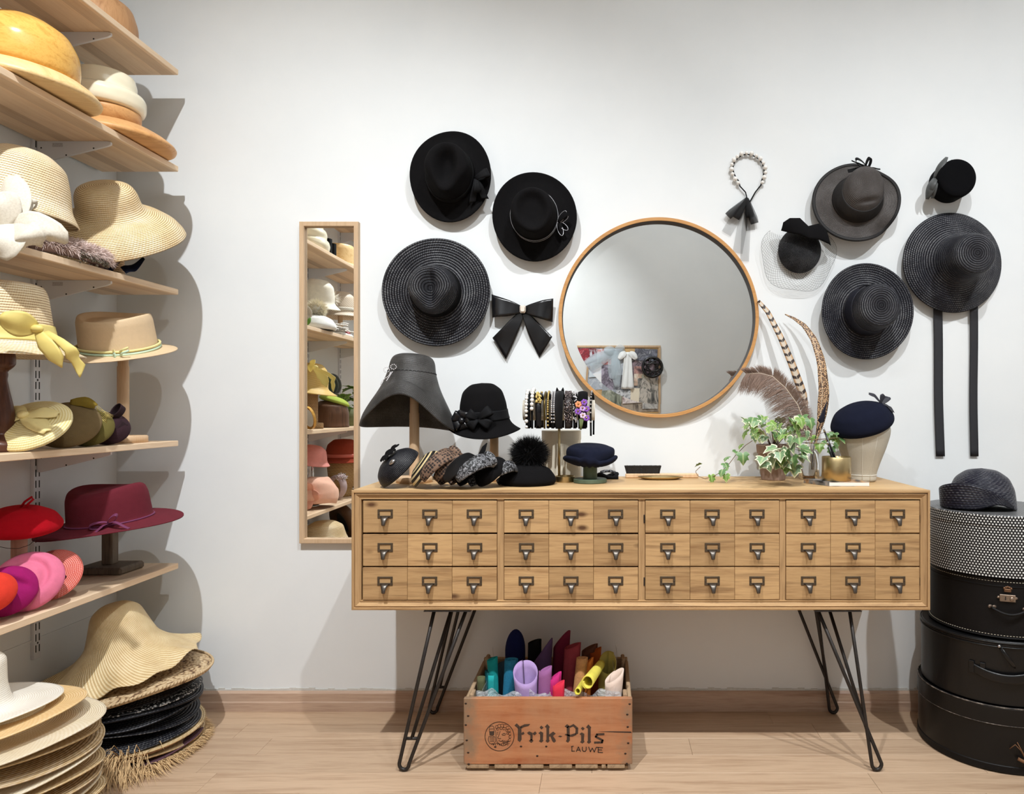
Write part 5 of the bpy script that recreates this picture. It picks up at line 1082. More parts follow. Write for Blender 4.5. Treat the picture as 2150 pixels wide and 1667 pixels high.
for k in range(4200):
    u = rng.uniform(.16, 1); i = min(58, int(u*59)); p_ = pts[i].lerp(pts[i+1], u*59-i); tg = (pts[i+1]-pts[i]).normalized(); sg = 1 if rng.random() < .58 else -1
    n_ = tg.cross(Vector((0,-1,0)))*sg; L = (.108 if n_.z < 0 else .044)*(1-.35*u)*rng.uniform(.6,1.15)*min(1, (u-.1)*4)
    d1 = (n_*.9+tg*.55+Vector((0, rng.normal(0,.22), 0))).normalized(); q = [p_]
    for e_ in range(4): q.append(q[-1]+d1*L/4); d1 = (d1+Vector((rng.normal(0,.08), rng.normal(0,.06), -.22))).normalized()
    for q_ in q: q_.y = min(q_.y, -.004)
    a = d1.cross(Vector((0,1,0))).normalized()*.00034; mb.add([q[0]-a, q[0]+a, q[1]+a, q[1]-a, q[2]+a, q[2]-a, q[3]+a*.8, q[3]-a*.8, q[4]], [(0,1,2,3),(3,2,4,5),(5,4,6,7),(7,6,8)])
mb.build('barbs', plain('ostrich_brown', S(142,118,104), .7, var=.25, vs=25), r, world=True)['kind'] = 'stuff'
r = featherbase('arrow_feather', 'small navy arrow shaped trimmed feather beside the linen head'); pts = quill([(1704,985,2.29),(1709,930,2.24),(1718,900,2.22),(1725,880,2.21),(1736,843,2.2)], 24); t2 = np.linspace(0,1,24)
wv = [.0006 if x < .66 else .0125*(1-(x-.66)/.34)*min(1,(x-.64)*22)+.0004 for x in t2]; vane(MB(), pts, wv, wv, (.2,-1,0)).build('vane', plain('navy_vane', S(30,32,48), .6), r, world=True); tube(MB(), pts, .001, 6).build('quill', m_dark, r, world=True)
# book, brass cup, tools
bk0 = W(1691, 1011, dz_(1006)); zb = .0125
r = put('book', 'thin paperback with a dark cover under the brass cup', 'book', W(1750, 1017, dz_(1017))+Vector((0,0,0)), rz=0)
M_ = r.matrix_basis.copy(); M_.translation.z = TZ; r.matrix_basis = M_
cov, nt, b = mk('book_cover'); b.inputs['Roughness'].default_value = .4; col(nt, b, ramp(nt, noi(nt, coord(nt), 22, 3), [(.4, S(58,60,64)), (.5, S(150,150,150)), (.62, S(196,150,104)), (.7, S(70,72,76))]))
ol = [(-.078,.052),(.06,.052),(.092,-.050),(-.028,-.050)]
def prism(mb, pts, z0, z1, ins=0):
    n = len(pts); cx = sum(p_[0] for p_ in pts)/n; cy = sum(p_[1] for p_ in pts)/n; q = [(x-(x-cx)*ins, y-(y-cy)*ins) for x, y in pts]
    mb.add([(x, y, z0) for x, y in q]+[(x, y, z1) for x, y in q], [tuple(range(n))[::-1], tuple(range(n, 2*n))]+[(i, (i+1) % n, (i+1) % n+n, i+n) for i in range(n)], smooth=False); return mb
rect = [(-.086,-.055),(.086,-.055),(.086,.055),(-.086,.055)]; ang = math.radians(0)
ol = [(-.030,-.052),(.090,-.052),(.066,.050),(-.078,.044)]
prism(MB(), ol, 0, .0012).build('back_cover', cov, r); prism(MB(), ol, .0012, .0118, .012).build('pages', plain('paper', S(236,232,226), .9), r); prism(MB(), ol, .0118, .013).build('front_cover', cov, r)
prism(MB(), [ol[0], (ol[0][0]+.0008, ol[0][1]), (ol[3][0]+.0008, ol[3][1]), ol[3]], 0, .013).build('spine', cov, r)
CU = W(1756, 1010, 2.13); CU.z = TZ+.0132
r = put('brass_cup', 'brushed brass cup of tools standing on the book', 'cup', CU)
lathe(MB(), [(.0001,.0),(.041,.0),(.0425,.002),(.0425,.071),(.0415,.072),(.0405,.071),(.0405,.004),(.0001,.003)], 64).build('body', m_brass, r)
for i, (lb_, tx, ty, tz, m) in enumerate((('black handled brush leaning left in the brass cup', -.055, .0, .140, m_blacksatin), ('black paint brush with steel ferrule in the brass cup', -.038, .004, .112, m_blacksatin), ('slim black pen leaning in the brass cup', -.03, -.006, .102, m_blacksatin), ('steel handled hook in the brass cup', -.015, .002, .092, m_steel))):
    t = put('tool', lb_, 'tool', CU+Vector((.02-.008*i, 0, .006)), group='tools in the brass cup'); e = Vector((tx, ty, tz)); s0 = Vector((0,0,0))
    tube(MB(), [s0, e*.5, e], [.003,.0036,.0026], 10).build('shaft', m, t); tube(MB(), [e, e*1.09], [.0034,.0024], 10).build('ferrule', m_steel, t)
# linen head and navy beret
d = dz_(1012); p = W(1817, 1012, d); HX = Vector((p.x, p.y+.03, TZ))
r = put('linen_head_block', 'pale linen covered head block standing on the cabinet', 'hat stand', HX)
m_lin = plain('linen', S(194,188,173), .9, var=.06, vs=200, bs=600, bst=.3)
lathe(MB(), [(.0001,.0),(.042,.0),(.043,.003),(.043,.022),(.045,.03),(.055,.06),(.072,.105),(.084,.145),(.086,.165),(.08,.185),(.06,.2),(.03,.208),(.0001,.21)], 56, .004, 60).build('body', m_lin, r)
mb = MB(); tube(mb, [(.0435*math.cos(a), .0435*math.sin(a), .021) for a in np.linspace(0, 2*PI, 60, endpoint=False)], .0011, 5, closed=True)
for a in (-1.9, -1.35): tube(mb, [(r_*math.cos(a), r_*math.sin(a), z_) for r_, z_ in ((.0434,.003),(.046,.03),(.0555,.06),(.0725,.105),(.0845,.145))], .0005, 4)
mb.build('seams', plain('linen_thread', S(232,228,216), .9), r)
t = put('navy_beret', 'dark navy felt beret with a leaf bow on the linen head', 'hat', HX+Vector((-.004,-.012,.185)), rx=16, ry=-18)
mb, P = hat([(0,.062),(.045,.058),(.08,.040),(.098,.008),(.098,-.008),(.088,-.018),(.08,-.018)], m=44, n=72, th=.003, sig=.008, ey=.95); mb.build('body', m_navyfelt, t)
mb = MB(); o = (.072,.0,.042)
for dr, L in (((-.4,.2,.6),.05),((.8,.2,.15),.035),((.2,-.5,-.3),.05),((.5,-.2,-.7),.04),((.3,.2,.6),.03)): ruffle(mb, o, [Vector(o)+Vector(dr).normalized()*L*.6+Vector((.004,0,.006)), Vector(o)+Vector(dr).normalized()*L], .022, (.6,-.3,.7))
mb.build('leaf_bow', m_leafg if False else plain('dark_leaf', S(40,40,48), .6), t)
# ================================================ crate of felt
CF = -.41; cX0, cX1 = -.401, .078; cB = -.085
cx_ = lambda x: (x-CX)/740.0
cz_ = lambda y: EYE-(y-CY)/740.0
r = thing('wooden_crate', 'old orange wooden beer crate lettered in black under the cabinet', 'crate', ((cX0+cX1)/2, (CF+cB)/2, 0))
m_crate, nt, b = mk('orange_painted_wood'); b.inputs['Roughness'].default_value = .75
v = coord(nt, 'Object', (.12,1,1)); g = noi(nt, v, 55, 5, .6, .5); big = noi(nt, coord(nt), 11, 5, .65)
sx = nd(nt, 'ShaderNodeSeparateXYZ', i0=coord(nt)); ex_ = fm(nt, 'ABSOLUTE', fm(nt, 'SUBTRACT', sx.outputs[0], (cX0+cX1)/2))
wear = fm(nt, 'ADD', fm(nt, 'MULTIPLY', fm(nt, 'SUBTRACT', ex_, .175), 9.0), fm(nt, 'SUBTRACT', fm(nt, 'MULTIPLY', big, 1.5), .75))
c_ = mix(nt, ramp(nt, g, [(.3, 0.0), (.7, 1.0)]), S(160,94,56), S(188,126,84)); c_ = mix(nt, ramp(nt, big, [(.35, 0.0), (.75, .6)]), c_, S(182,140,104))
col(nt, b, mix(nt, ramp(nt, wear, [(.25, 0.0), (.6, .9)]), c_, S(134,110,86))); bump(nt, b, g, .25, .002)
m_oldw = wood('grey_old_deal', S(176,150,120), S(132,106,80), 1, 1.2, .3, rough=.8, bst=.35)
fb = slab(cX0, cX1, CF, CF+.014, .021, .209, .002).build('front_board', m_crate, r, world=True)
slab(cX0+.004, cX1-.004, cB-.014, cB, .021, .212, .002).build('back_board', m_oldw, r, world=True)
for (xa, xb) in ((cX0+.002, cX0+.014), (cX1-.014, cX1-.002)):
    for (z0_, z1_) in ((.021,.112),(.115,.205)): slab(xa, xb, CF+.014, cB-.014, z0_, z1_, .002).build('side_board', m_oldw, r, world=True)
    xm = xb+.006 if xb < 0 else xa-.006
    slab(xm-.006, xm+.006, CF+.014, CF+.05, .021, .215, .002).build('corner_post', m_oldw, r, world=True); slab(xm-.006, xm+.006, cB-.05, cB-.014, .021, .226, .003).build('corner_post', m_oldw, r, world=True)
for (a, b_) in ((979,1026),(1038,1087),(1093,1141),(1153,1201),(1208,1255),(1263,1272),(1275,1312)): slab(cx_(a), cx_(b_), CF+.001, cB-.001, .009, .0205, .0015).build('bottom_slat', m_oldw, r, world=True)
for ya in (CF+.014, -.25, cB-.03): slab(cX0+.012, cX1-.012, ya, ya+.02, .0, .009).build('runner', m_oldw, r, world=True)
m_nail = plain('rusty_nail', S(58,44,36), .7, .5); mb = MB()
for (x, y) in ((978,1477),(983,1503),(978,1522),(980,1554),(983,1580),(984,1604),(1322,1478),(1317,1500),(1318,1526),(1319,1560),(1313,1582),(1316,1603),(1040,1568),(1094,1567),(1147,1567),(1128,1587)): ball(mb, (cx_(x), CF-.0003, cz_(y)), .003, 8, 4, (1.2,.4,.8))
mb.build('nails', m_nail, r, world=True)
mb = MB(); poly(mb, [(cx_(1256), cz_(1536)), (cx_(1280), cz_(1535.5)), (cx_(1325), cz_(1536)), (cx_(1326), cz_(1538.3)), (cx_(1285), cz_(1537.2))], CF-.0004, CF+.002); mb.build('split', m_dark, r, world=True)
m_ink = plain('brown_black_ink', S(70,52,40), .9, var=.3, vs=120)
lx = lambda x: cx_(960+x/5.658); lz = lambda y: cz_(1450+y/5.658); yk = CF-.0005
ink = MB()
def ipoly(P_): ink.add([(lx(x), yk, lz(y)) for x, y in P_], [tuple(range(len(P_)))], smooth=False)
def istroke(P_, wd):
    for (a, b_) in zip(P_[:-1], P_[1:]):
        a, b_ = Vector(a), Vector(b_); d_ = (b_-a); 
        if d_.length < 1e-6: continue
        d_.normalize(); n_ = Vector((-d_.y, d_.x))*wd/2; a = a-d_*wd*.25; b_ = b_+d_*wd*.25
        ipoly([a-n_, a+n_, b_+n_, b_-n_])
for P_ in ([(722,440),(762,425),(765,580),(745,612),(718,590)],[(680,412),(708,388),(745,425),(722,450)],[(745,425),(800,398),(868,395),(845,420),(790,432),(765,450)],[(762,505),(785,485),(800,508),(780,525),(762,520)],
    [(830,500),(855,482),(897,502),(895,590),(868,590),(868,530),(845,520)],[(850,595),(882,572),(907,595),(880,620)],[(897,508),(925,482),(945,505),(922,530),(905,524)],
    [(978,435),(1000,415),(1025,437),(1002,460)],[(965,505),(990,482),(1022,500),(1018,585),(1026,595),(1000,617),(970,600),(985,580),(985,520)],
    [(1040,430),(1070,395),(1100,430),(1092,445),(1092,585),(1100,595),(1075,618),(1050,600),(1060,580),(1060,440)],[(1092,520),(1140,485),(1170,510),(1135,540),(1092,545)],[(1108,545),(1138,538),(1165,575),(1173,600),(1150,617),(1130,600)],
    [(1198,545),(1215,532),(1248,540),(1232,553)],
    [(1300,430),(1335,415),(1338,590),(1318,618),(1290,600),(1302,580)],[(1275,425),(1305,397),(1335,420),(1310,445)],[(1335,420),(1382,395),(1435,440),(1412,457),(1378,425),(1338,440)],[(1406,450),(1438,440),(1435,512),(1403,520)],[(1338,545),(1275,525),(1290,512),(1340,525),(1405,503),(1417,525),(1370,545)],
    [(1468,448),(1490,428),(1515,450),(1492,472)],[(1452,515),(1478,495),(1510,512),(1505,590),(1513,605),(1488,628),(1460,612),(1472,592),(1472,528)],
    [(1530,435),(1558,400),(1592,435),(1585,450),(1585,595),(1592,608),(1565,630),(1540,612),(1552,592),(1552,448)]): ipoly(P_)
istroke([(1742,516),(1660,520),(1645,546),(1728,590),(1720,614),(1632,616)], 25)
for P_ in ([(1362,665),(1362,718),(1395,718)],[(1355,664),(1380,660)],[(1415,722),(1440,668),(1465,722)],[(1425,705),(1455,705)],[(1487,668),(1487,705),(1500,720),(1520,720),(1532,705),(1532,668)],[(1562,668),(1582,724),(1605,682),(1628,728),(1652,672)],[(1675,672),(1675,732)],[(1655,672),(1728,678)],[(1675,702),(1718,704)],[(1675,732),(1728,735)]): istroke(P_, 11)
ink.build('printed_lettering', m_ink, r, world=True); ink = MB()
circ = lambda cx0, cy0, rr, a0, a1, n=24: [(cx0+rr*math.cos(a), cy0+rr*math.sin(a)) for a in np.linspace(a0, a1, n)]
istroke(circ(503,543,172,0,2*PI,60), 8)
istroke([(380,455),(440,452),(436,525),(388,528),(380,455)], 5); ipoly([(384,482),(437,480),(434,522),(390,525)]); istroke(circ(410,445,28,PI,2*PI,12), 6)
istroke([(375,545),(370,590),(385,625),(430,640),(455,600),(450,550),(420,535),(375,545)], 6)
for k in range(4): istroke([(388,556+k*16),(425,552+k*16),(438,558+k*16)], 5)
for (x, y, rr) in ((470,430,18),(500,418,20),(535,415,20),(568,420,20),(598,440,18),(618,470,18),(625,510,16),(628,548,15),(622,585,15),(606,615,15),(480,455,14),(520,445,15),(555,450,15),(590,470,14),(600,505,12)): istroke(circ(x, y, rr, .4, 5.6, 10), 5)
istroke([(510,480),(498,525),(480,560),(500,572),(520,566)], 6); istroke([(530,520),(556,508),(580,518)], 7); istroke([(536,532),(558,528),(572,534)], 6); istroke([(470,500),(488,490)], 6); istroke([(472,516),(486,512)], 6); istroke([(492,592),(520,602),(548,588)], 7); istroke([(455,470),(462,540),(470,600),(500,640),(545,655),(585,640)], 6)
for k in range(8): istroke(circ(420+k*24, 640+6*math.sin(k*2), 14, PI, 2*PI+.6, 8), 5)
for k in range(5): istroke(circ(545+k*14, 600+8*(k % 2), 11, .5, 4.5, 8), 5)
ink.build('printed_emblem', m_ink, r, world=True)
# felt pieces in the crate
GF = 'felt pieces standing in the crate'
def roll(label, pxb, pxt, pyt, wpx, d, c, a0=0.0, turns=1.25, tip=0.0, flare=0.0, squash=.8, name='felt_roll', m=None, phase=0.0, base=.03, slant=0.0):
    b0 = W(pxb, 1440, d); b0.z = base; tp = W(pxt, pyt, d); H = tp.z-base; rr = wpx/2/F*d; ax = (tp-b0)
    n, mr = 34, 14; P = np.zeros((mr, n, 3)); tt = np.linspace(0, 2*PI*turns, n)
    for i in range(mr):
        v_ = 1-i/(mr-1)
        for j in range(n):
            a = a0+tt[j]; k = rr*(1-.22*tt[j]/(2*PI))*(1+flare*(v_-.5)); u_ = math.cos(a-phase)
            top = 1+tip*(-.5+.5*u_)+slant*math.sin(a)
            q = b0+ax*(v_*top); P[i, j] = (q.x+k*math.cos(a), min(cB-.02, max(CF+.02, q.y+k*squash*math.sin(a))), q.z)
    t = thing(name, label, 'felt', b0, group=GF); shell(MB(), P, .0028, False).build('sheet', m or felt('felt_%d_%d' % (pxb, pyt), c, .3), t, world=True); return t
m_terry = lambda nm, c: plain(nm, c, .95, var=.3, vs=220, bs=500, bst=.8, sheen=.3)
roll('pointed navy blue felt sheet, tallest in the crate', 1083, 1083, 1316, 46, 2.24, S(26,32,74), 1.2, 1.0, .5, .1, phase=-PI/2+.1)
roll('black felt roll behind the navy and purple sheets', 1120, 1122, 1342, 30, 2.26, S(26,26,26), 0, 1.3, .05)
roll('dark purple folded felt with a pointed top', 1135, 1142, 1338, 40, 2.2, S(96,74,112), 2.6, 1.0, .3, .15, phase=-.3)
roll('tall wine red felt fold right of the purple one', 1172, 1182, 1321, 36, 2.22, S(112,34,56), 2.2, 1.0, .22, .1, phase=-.6)
roll('dull rose red felt roll in the middle of the crate', 1192, 1203, 1350, 38, 2.16, S(150,62,72), .5, 1.4, .06)
roll('brown felt roll behind the tan towelling', 1232, 1238, 1352, 36, 2.26, S(112,74,58), .3, 1.3, .1)
roll('dark orange felt fold behind the orange roll', 1245, 1252, 1358, 26, 2.24, S(170,84,36), 1.4, 1.2, .08)
roll('bright orange felt roll beside the tan towelling', 1222, 1236, 1380, 22, 2.15, S(234,138,62), .3, 1.2, .1)
roll('tan towelling roll leaning left of the orange felt', 1204, 1222, 1381, 26, 2.12, None, .3, 1.4, 0, m=m_terry('tan_terry', S(206,150,98)))
roll('blue towelling roll standing before the navy sheet', 1064, 1073, 1384, 30, 2.12, None, .3, 1.4, 0, m=m_terry('blue_terry', S(36,124,160)))
roll('slate blue felt roll between teal and blue rolls', 1052, 1052, 1388, 20, 2.18, S(62,84,100), .3, 1.3, .05)
roll('curling teal felt strip with a flared top', 1044, 1034, 1378, 20, 2.12, S(30,146,146), 1.4, 1.0, .05, .6)
roll('small flat folded turquoise felt by the crate side', 1031, 1031, 1418, 14, 2.06, S(40,158,160), .4, 1.5, 0, squash=.35)
roll('dark teal felt fold behind the turquoise one', 1028, 1026, 1408, 18, 2.12, S(24,92,100), .4, 1.2, 0)
roll('short olive green felt roll in the crate corner', 1012, 1010, 1421, 18, 2.1, S(92,94,66), .4, 1.4, 0)
roll('open lilac felt curl at the front of the crate', 1112, 1104, 1392, 46, 2.06, S(176,150,200), 1.9, 1.0, .2, .5, phase=PI/2)
roll('mauve felt curl beside the lilac one', 1140, 1146, 1398, 28, 2.05, S(150,96,146), 2.9, 1.15, .06, .1)
roll('magenta felt roll with a dark hollow', 1160, 1166, 1410, 26, 2.05, S(196,50,122), .2, 1.4, .1)
roll('low scarlet felt fold at the crate front', 1170, 1174, 1428, 26, 2.03, S(216,52,76), 2.8, 1.1, .08)
roll('olive yellow felt fold at the right of the crate', 1270, 1278, 1372, 40, 2.16, S(172,158,84), 1.0, 1.1, .22, .1, phase=PI/2)
roll('pale blush felt cone at the right of the crate', 1283, 1292, 1404, 36, 2.06, S(228,206,192), 1.6, 1.1, .16, .4, phase=.3)
def lieroll(label, x0, y0, x1, y1, rad, d0, d1, c, name='felt_roll'):
    A, B = W(x0, y0, d0), W(x1, y1, d1); ax = (B-A); u = ax.cross(Vector((0,0,1))).normalized(); w_ = ax.cross(u).normalized(); n, mr = 34, 8; P = np.zeros((mr, n, 3))
    for i in range(mr):
        for j in range(n):
            a = j/(n-1)*2*PI*1.2+2.0; k = rad*(1-.2*j/n)*(1-.25*i/(mr-1)); q = A+ax*(i/(mr-1))+u*k*math.cos(a)+w_*k*math.sin(a)*1.15; P[i, j] = (q.x, q.y, max(q.z, .035))
    t = thing(name, label, 'felt', A, group=GF); shell(MB(), P[:, ::-1], .0028, False).build('sheet', felt('felt_lie_%d' % x0, c, .3), t, world=True)
lieroll('large open lemon yellow felt roll facing the room', 1234, 1433, 1262, 1395, .018, 1.995, 2.16, S(226,212,92))
lieroll('small lemon yellow felt roll at the crate edge', 1213, 1452, 1232, 1420, .0095, 1.995, 2.14, S(218,206,84))
# clear plastic film lining
m_film = plain('clear_film', (.95,.97,1,1), .12, trans=.0, alpha=.26, spec=1.0)
nt = m_film.node_tree; b = nt.nodes['Principled BSDF']; bump(nt, b, noi(nt, coord(nt), 55, 4, .6, 1.0), 1.0, .02); b.inputs['Coat Weight'].default_value = .6
r = thing('plastic_film', 'crumpled clear plastic film lining the wooden crate', 'plastic film', ((cX0+cX1)/2, -.38, .1))
def filmgrid(f, m=12, n=60): return np.array([[f(u, v) for u in np.linspace(0, 1, n)] for v in np.linspace(0, 1, m)])
nz = rng.normal(0, 1, (4, 60, 12))
shell(MB(), filmgrid(lambda u, v: (cX0+.03+u*(cX1-cX0-.06), CF+.018+.018*v+.004*math.sin(31*u+5*v)+.003*math.sin(77*u), .135+.078*v+.006*math.sin(23*u)*v+.005*math.sin(51*u+2)*v)), .0004, False).build('front_sheet', m_film, r, world=True)
shell(MB(), filmgrid(lambda u, v: (cX1-.028-.02*v+.006*math.sin(9*u+6*v), CF+.03+u*.24, .12+(.10+.045*u)*v+.01*math.sin(13*u)*v)), .0004, False).build('side_sheet', m_film, r, world=True)
shell(MB(), filmgrid(lambda u, v: (cX0+.03+.016*v+.006*math.sin(11*u+6*v), CF+.03+u*.24, .12+(.09+.05*u)*v+.01*math.sin(13*u)*v)), .0004, False).build('side_sheet', m_film, r, world=True)

# ================================================ hat boxes at the right
HXc, HYc = 1.20, -.226
m_bcase = plain('black_fibre', S(16,15,15), .38, var=.25, vs=18, bs=160, bst=.08, coat=.05, spec=.35); m_bcase2 = plain('black_leatherette', S(15,15,16), .34, var=.15, vs=30, bs=420, bst=.12, coat=.1, spec=.4); m_bcase3 = plain('black_canvas', S(17,15,15), .55, var=.25, vs=40, bs=300, bst=.15, spec=.25)
m_worn2, nt, b = mk('scuffed_rim'); b.inputs['Roughness'].default_value = .6; col(nt, b, ramp(nt, noi(nt, coord(nt), 60, 5, .7), [(.4, S(34,30,28)), (.55, S(92,82,74)), (.65, S(150,140,130))]))
m_thread = plain('cream_thread', S(210,200,180), .8)
def cyl(rr, z0, z1, b0=.003): return flatlathe(MB(), [(.0001,z0),(rr-b0,z0),(rr,z0+b0),(rr,z1-b0),(rr-b0,z1),(.0001,z1)], 96)
def ring(rr, z, rad, mb=None, seg=6):
    return tube(mb or MB(), [(rr*math.cos(a), rr*math.sin(a), z) for a in np.linspace(0, 2*PI, 96, endpoint=False)], rad, seg, closed=True)
def on(rr, deg, z): a = math.radians(deg); return Vector((rr*math.sin(a), -rr*math.cos(a), z))
def stitches(rr, z):
    mb = MB()
    for k in range(150):
        a = k/150*360; p_, q_ = on(rr, a, z), on(rr, a+1.3, z); tube(mb, [p_, q_], .0008, 4)
    return mb
r = put('hat_box', 'round black hat case at the bottom of the stack with frayed cord', 'hat box', (HXc, HYc, 0), group='hat boxes at the right')
cyl(.210, 0, .186).build('body', m_bcase, r); flatlathe(MB(), [(.2105,.004),(.2125,.006),(.2125,.022),(.2105,.024)], 96).build('bottom_rim', m_bcase3, r); flatlathe(MB(), [(.2105,.135),(.2125,.137),(.2125,.184),(.2095,.1865)], 96).build('lid_rim', m_bcase, r); ring(.2105, .1865, .0022).build('scuffed_edge', m_worn2, r); ring(.2128, .137, .001).build('lid_seam', m_worn2, r)
mb = MB(); tube(mb, [on(.2125,-17,.075), on(.222,-14,.092), on(.218,-10,.075), on(.224,-8,.058)], .0012, 6); tube(mb, [on(.2125,-12,.095), on(.224,-9,.07), on(.22,-7,.05)], .0012, 6); tube(mb, [on(.219,-12,.052), on(.224,-8,.046), on(.223,-3,.05)], .005, 8); mb.build('frayed_cord', plain('jute', S(120,84,56), .9), r)
r = put('hat_box', 'round black zipped hat case with strap handle, third of the stack', 'hat box', (HXc+.002, HYc, .1885), group='hat boxes at the right')
cyl(.203, 0, .182).build('body', m_bcase2, r); mb = ring(.2045, .178, .0032); ring(.2045, .166, .0026, mb); mb.build('piping', m_bcase2, r); ring(.2035, .172, .0018).build('zip', m_iron, r)
mb = MB(); strip(mb, [on(.206,-24,.168), on(.213,-21,.150), on(.215,-18,.134), on(.213,-15,.12), on(.21,-13.5,.112)], [on(1,-24+80,.5)]*5, [.008,.010,.011,.011,.004], .002); mb.build('zip_pull', m_bcase2, r); ball(MB(), on(.2085,-24.5,.170), .005, 8, 6).build('zip_slider', m_steel, r)
mb = MB(); an = np.linspace(-46, 6, 30); strip(mb, [on(.2045+.012*math.sin(PI*(a+46)/52), a, .098-.018*math.sin(PI*(a+46)/52)) for a in an], (0,0,1), .026, .003); mb.build('strap_handle', m_bcase2, r)
for a in (-44, -36): box(MB(), on(.2065, a, .098), (.014,.006,.034), .001, Matrix.Rotation(math.radians(a), 3, 'Z')).build('strap_loop', m_bcase2, r)
r = put('hat_box', 'round black case with metal lock, second of the stack', 'hat box', (HXc+.012, HYc-.004, .3738), group='hat boxes at the right')
cyl(.188, 0, .174).build('body', m_bcase3, r); mb = ring(.1895, .17, .0028); ring(.1895, .004, .0028, mb); ring(.1892, .150, .0012, mb); mb.build('rims', m_bcase3, r); stitches(.1897, .163).build('stitching', m_thread, r)['kind'] = 'stuff'; stitches(.1897, .010).build('stitching', m_thread, r)['kind'] = 'stuff'
Rk = Matrix.Rotation(math.radians(-21), 3, 'Z'); mb = MB(); box(mb, on(.1905,-21,.118), (.04,.006,.02), .001, Rk); 
for a in (-27.4,-14.6): ball(mb, on(.190,a,.119), .005, 8, 4, (1.2,.5,.8))
ball(mb, on(.1935,-17.8,.117), .0065, 12, 6, (1,.6,1)); mb.build('lock_plate', plain('tarnished_nickel', S(150,132,116), .4, .8, var=.3, vs=120), r)
box(MB(), on(.1938,-22.6,.118), (.0022,.002,.010), 0, Rk).build('keyhole', m_dark, r); mb = MB()
for k in range(5): ball(mb, on(.1905, -23.5+k*1.3, .146+.004*math.sin(PI*k/4)), .0035, 8, 4)
box(mb, on(.1905,-21,.140), (.018,.004,.009), .001, Rk); mb.build('hasp', plain('tarnished_brass', S(128,96,72), .45, .8, var=.3, vs=120), r)
mb = MB(); tube(mb, [on(.1945+.008*math.sin(PI*(a+33)/27), a, .088-.014*math.sin(PI*(a+33)/27)) for a in np.linspace(-33,-6,20)], .0042, 8); mb.build('handle', m_bcase3, r); mb = MB()
for a in (-34,-31,-8,-5): ball(mb, on(.191,a,.090), .006, 8, 4, (1.2,.5,.9))
mb.build('handle_studs', plain('old_rivets', S(120,104,92), .5, .7), r)
m_dot, nt, b = mk('polka_dots'); b.inputs['Roughness'].default_value = .45; s_ = nd(nt, 'ShaderNodeSeparateXYZ', i0=nd(nt, 'ShaderNodeTexCoord').outputs['UV'])
vrow = fm(nt, 'MULTIPLY', s_.outputs[1], 1/.0074); ro = fm(nt, 'FLOOR', vrow); uu = fm(nt, 'ADD', fm(nt, 'MULTIPLY', s_.outputs[0], 142), fm(nt, 'MULTIPLY', fm(nt, 'MODULO', ro, 2.0), .5))
du = fm(nt, 'SUBTRACT', fm(nt, 'FRACT', uu), .5); dv = fm(nt, 'MULTIPLY', fm(nt, 'SUBTRACT', fm(nt, 'FRACT', vrow), .5), .86); rr_ = fm(nt, 'SQRT', fm(nt, 'ADD', fm(nt, 'MULTIPLY', du, du), fm(nt, 'MULTIPLY', dv, dv)))
col(nt, b, mix(nt, ramp(nt, rr_, [(.25, 1.0), (.30, 0.0)]), S(22,22,24), S(238,238,236)))
m_dot2, nt, b = mk('polka_lid'); b.inputs['Roughness'].default_value = .4; vo = nd(nt, 'ShaderNodeTexVoronoi', Vector=coord(nt), Scale=130.0, Randomness=.0).outputs[0]; col(nt, b, mix(nt, ramp(nt, vo, [(.24, 1.0), (.30, 0.0)]), S(34,34,37), S(200,200,200)))
r = put('hat_box', 'black polka dot hat box with white spots on top of the stack', 'hat box', (HXc+.006, HYc-.004, .5488), group='hat boxes at the right')
lathe(MB(), [(.1935,0),(.1935,.148)], 128).build('body', m_dot, r); lathe(MB(), [(.1955,.148),(.1955,.176)], 128).build('lid_side', m_dot, r); flatlathe(MB(), [(.1935,.146),(.1955,.148)], 96).build('lid_lip', m_bcase3, r); flatlathe(MB(), [(.1955,.176),(.194,.178),(.0001,.178)], 128).build('lid_top', m_dot2, r); flatlathe(MB(), [(.0001,.0),(.1935,.0)], 96).build('bottom', m_bcase3, r)
r = put('navy_cloche', 'navy ribbed straw cloche with turned up brim on the polka dot box', 'hat', (1.148, -.262, .5488+.1785), rz=-10); r.matrix_basis = r.matrix_basis @ Matrix.Scale(.95, 4)
m_nav = straw('navy_ribbed_straw', S(28,28,44), S(8,8,14), .0046, .36, .9, 30, .35, .12)
def fnc(P, r_, th, s):
    low = ss(.13,.2,s); P[:,:,0] += -.018*ss(.0,.12,s)*0; lft = np.exp(-(np.angle(np.exp(1j*(th-PI-.35)))/.55)**2); P[:,:,0] -= low*lft*.03; P[:,:,2] += low*(.022*np.exp(-(np.angle(np.exp(1j*(th+PI/2-.2)))/.45)**2)+.012*lft)
mb, P = hat([(0,.128),(.045,.122),(.078,.098),(.094,.062),(.098,.03),(.1,.002)], m=54, n=84, fn=fnc, th=.003, sig=.008, ex=1.0, ey=.92); mb.build('body', m_nav, r)
th_ = np.linspace(2.4, 5.5, 40); Pb = np.zeros((12, 40, 3))
for i in range(12):
    u = i/11
    for j, a in enumerate(th_):
        k = math.sin(PI*j/39)**.6; lf = math.exp(-((a-3.35)/.6)**2); R0 = .101+.010*u*k+.024*lf*(1-.2*u); zz = .004+.03*k*.0+(.045+.038*math.sin(PI*j/39))*u*k+.02*math.exp(-((a-4.9)/.45)**2)*(1-u)
        Pb[i, j] = (R0*math.cos(a)*1.0, R0*.92*math.sin(a), zz)
shell(MB(), Pb, .003, False).build('turned_brim', m_nav, r)

